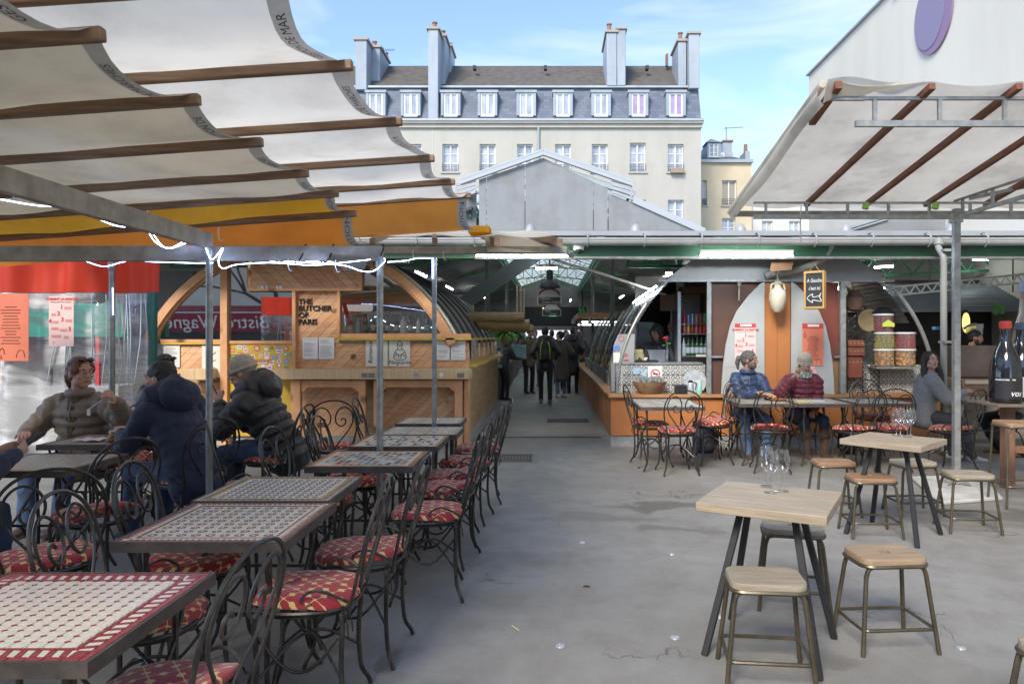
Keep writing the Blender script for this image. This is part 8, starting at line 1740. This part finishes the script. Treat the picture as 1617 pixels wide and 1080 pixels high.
# kiosk workers
person('kiosk worker in a black hood and pale apron looking down', PX(1038, 11.3), 11.3, 180, sit=False, lean=12, turn=-35, pitch=-25, rh=(.1, .4, 1.12), lh=(-.15, .4, 1.12), coat=BLKP, hood=('up', BLKP), hair=None, legs=BLKT, z=.02, skin='tan', extras=1)
tag(MB().sheet(lambda u, v: (PX(1040, 11.1)-.17+.34*u+.02*sin(6*v), 11.13+.05*sin(pi*u)*-1, .75+.60*v), 10, 8).build('apron', M('pale apron', (.5, .52, .54), rough=.8)), 'pale grey apron worn by the hooded kiosk worker', 'apron')
person('short haired young kiosk worker in black and grey looking sideways', PX(1062, 11.5), 11.5, 180, sit=False, lean=2, turn=-22, pitch=2, coat=cloth('black grey jacket', (.06, .06, .065), c2=(.25, .26, .28)), legs=BLKT, hair='short', hairc=DKH, z=.10)
# shoppers in the aisle
def pk(o, c1, c2, s_=.85, strap=None, label='backpack'):
    b = backpack(0, -.22, 1.0, pi, label, c1, c2, s_, strap); b.location = o.location+Vector((0, -.20, 1.0)); b.rotation_euler = (0, 0, radians(0)); return b
sh = lambda px, py: (PX(px, 1744/(py-532)), 1744/(py-532))
a, b = sh(861, 638); o_, _ = person('shopper seen from behind walking up the aisle in black with a backpack', a, b, 3, sit=False, near=False, coat=BLKP, puff=.05, hood=('down', BLKP), legs=BLKT, shoes=cloth('grey shoe', (.2, .2, .17)), hair='short', hairc=DKH, feet={1: (.10, -.10, .07), -1: (-.09, .12, .07)}, scale=1.03, coatlen=.14); pk(o_, (.03, .03, .035), (.05, .05, .055), .95, (.45, .65, .05), 'black backpack with lime green straps on the walking shopper')
a, b = sh(835, 621); person('man in a tan coat standing sideways at the left stall', a, b, -150, sit=False, near=False, coat=cloth('tan coat', (.18, .13, .075)), legs=BLKT, shoes=SHB, hair='short', hairc=GRH, lean=4, turn=35, pitch=-15, scale=1.05, coatlen=.2)
a, b = sh(886, 628); person('shopper in wide blue jeans and a long dark coat beside the walking shopper', a, b, 20, sit=False, near=False, coat=cloth('dark brown coat', (.06, .05, .04)), legs=JEAN, shoes=SHW, hair='bun', hairc=hairm('dark brown', (.045, .028, .02)), turn=40, scale=.98, coatlen=.45, bulk=1.05)
a, b = sh(904, 621); o_, _ = person('person in a long black coat standing at the right of the aisle', a, b, -12, sit=False, near=False, coat=BLKP, legs=BLKT, shoes=SHB, hair='short', hairc=hairm('dark brown', (.045, .028, .02)), hood=('down', BLKP), scale=1.06, coatlen=.4, bulk=1.12); pk(o_, (.02, .02, .022), (.03, .03, .032), .8, None, 'dark backpack on the person in the long black coat')
person('dark haired woman facing the camera between the shoppers', PX(893, 20.6), 20.6, 185, sit=False, near=False, coat=BLKP, legs=BLKT, shoes=SHB, hair='ponytail', hairc=DKH, turn=10, scale=1.0, beard=None)
a, b = sh(800, 632); person('stall worker in a black cap and clothes leaning at the left stall corner', a-.05, b, -60, sit=False, near=False, coat=BLKP, legs=BLKT, shoes=SHB, skin='dark', hair='short', hairc=DKH, lean=10, pitch=-20, scale=.92, rh=(.1, .45, 1.1), lh=(-.1, .45, 1.1))
person('figure in a maroon top standing beyond the tan coat', PX(846, 22.5), 22.5, 160, sit=False, near=False, coat=cloth('dull red top', (.2, .05, .06)), legs=BLKT, shoes=SHB, hair='short', hairc=DKH, scale=1.02)
person('figure in dark blue standing between the left shoppers', PX(872, 23.5), 23.5, 10, sit=False, near=False, coat=cloth('dark blue top', (.03, .04, .09)), legs=BLKT, shoes=SHB, hair='short', hairc=DKH, scale=1.02)
person('figure in brown standing at the right end of the shoppers', PX(916, 22), 22, 30, sit=False, near=False, coat=cloth('brown top', (.09, .055, .035)), legs=BLKT, shoes=SHB, hair='short', hairc=AUB, scale=1.0)
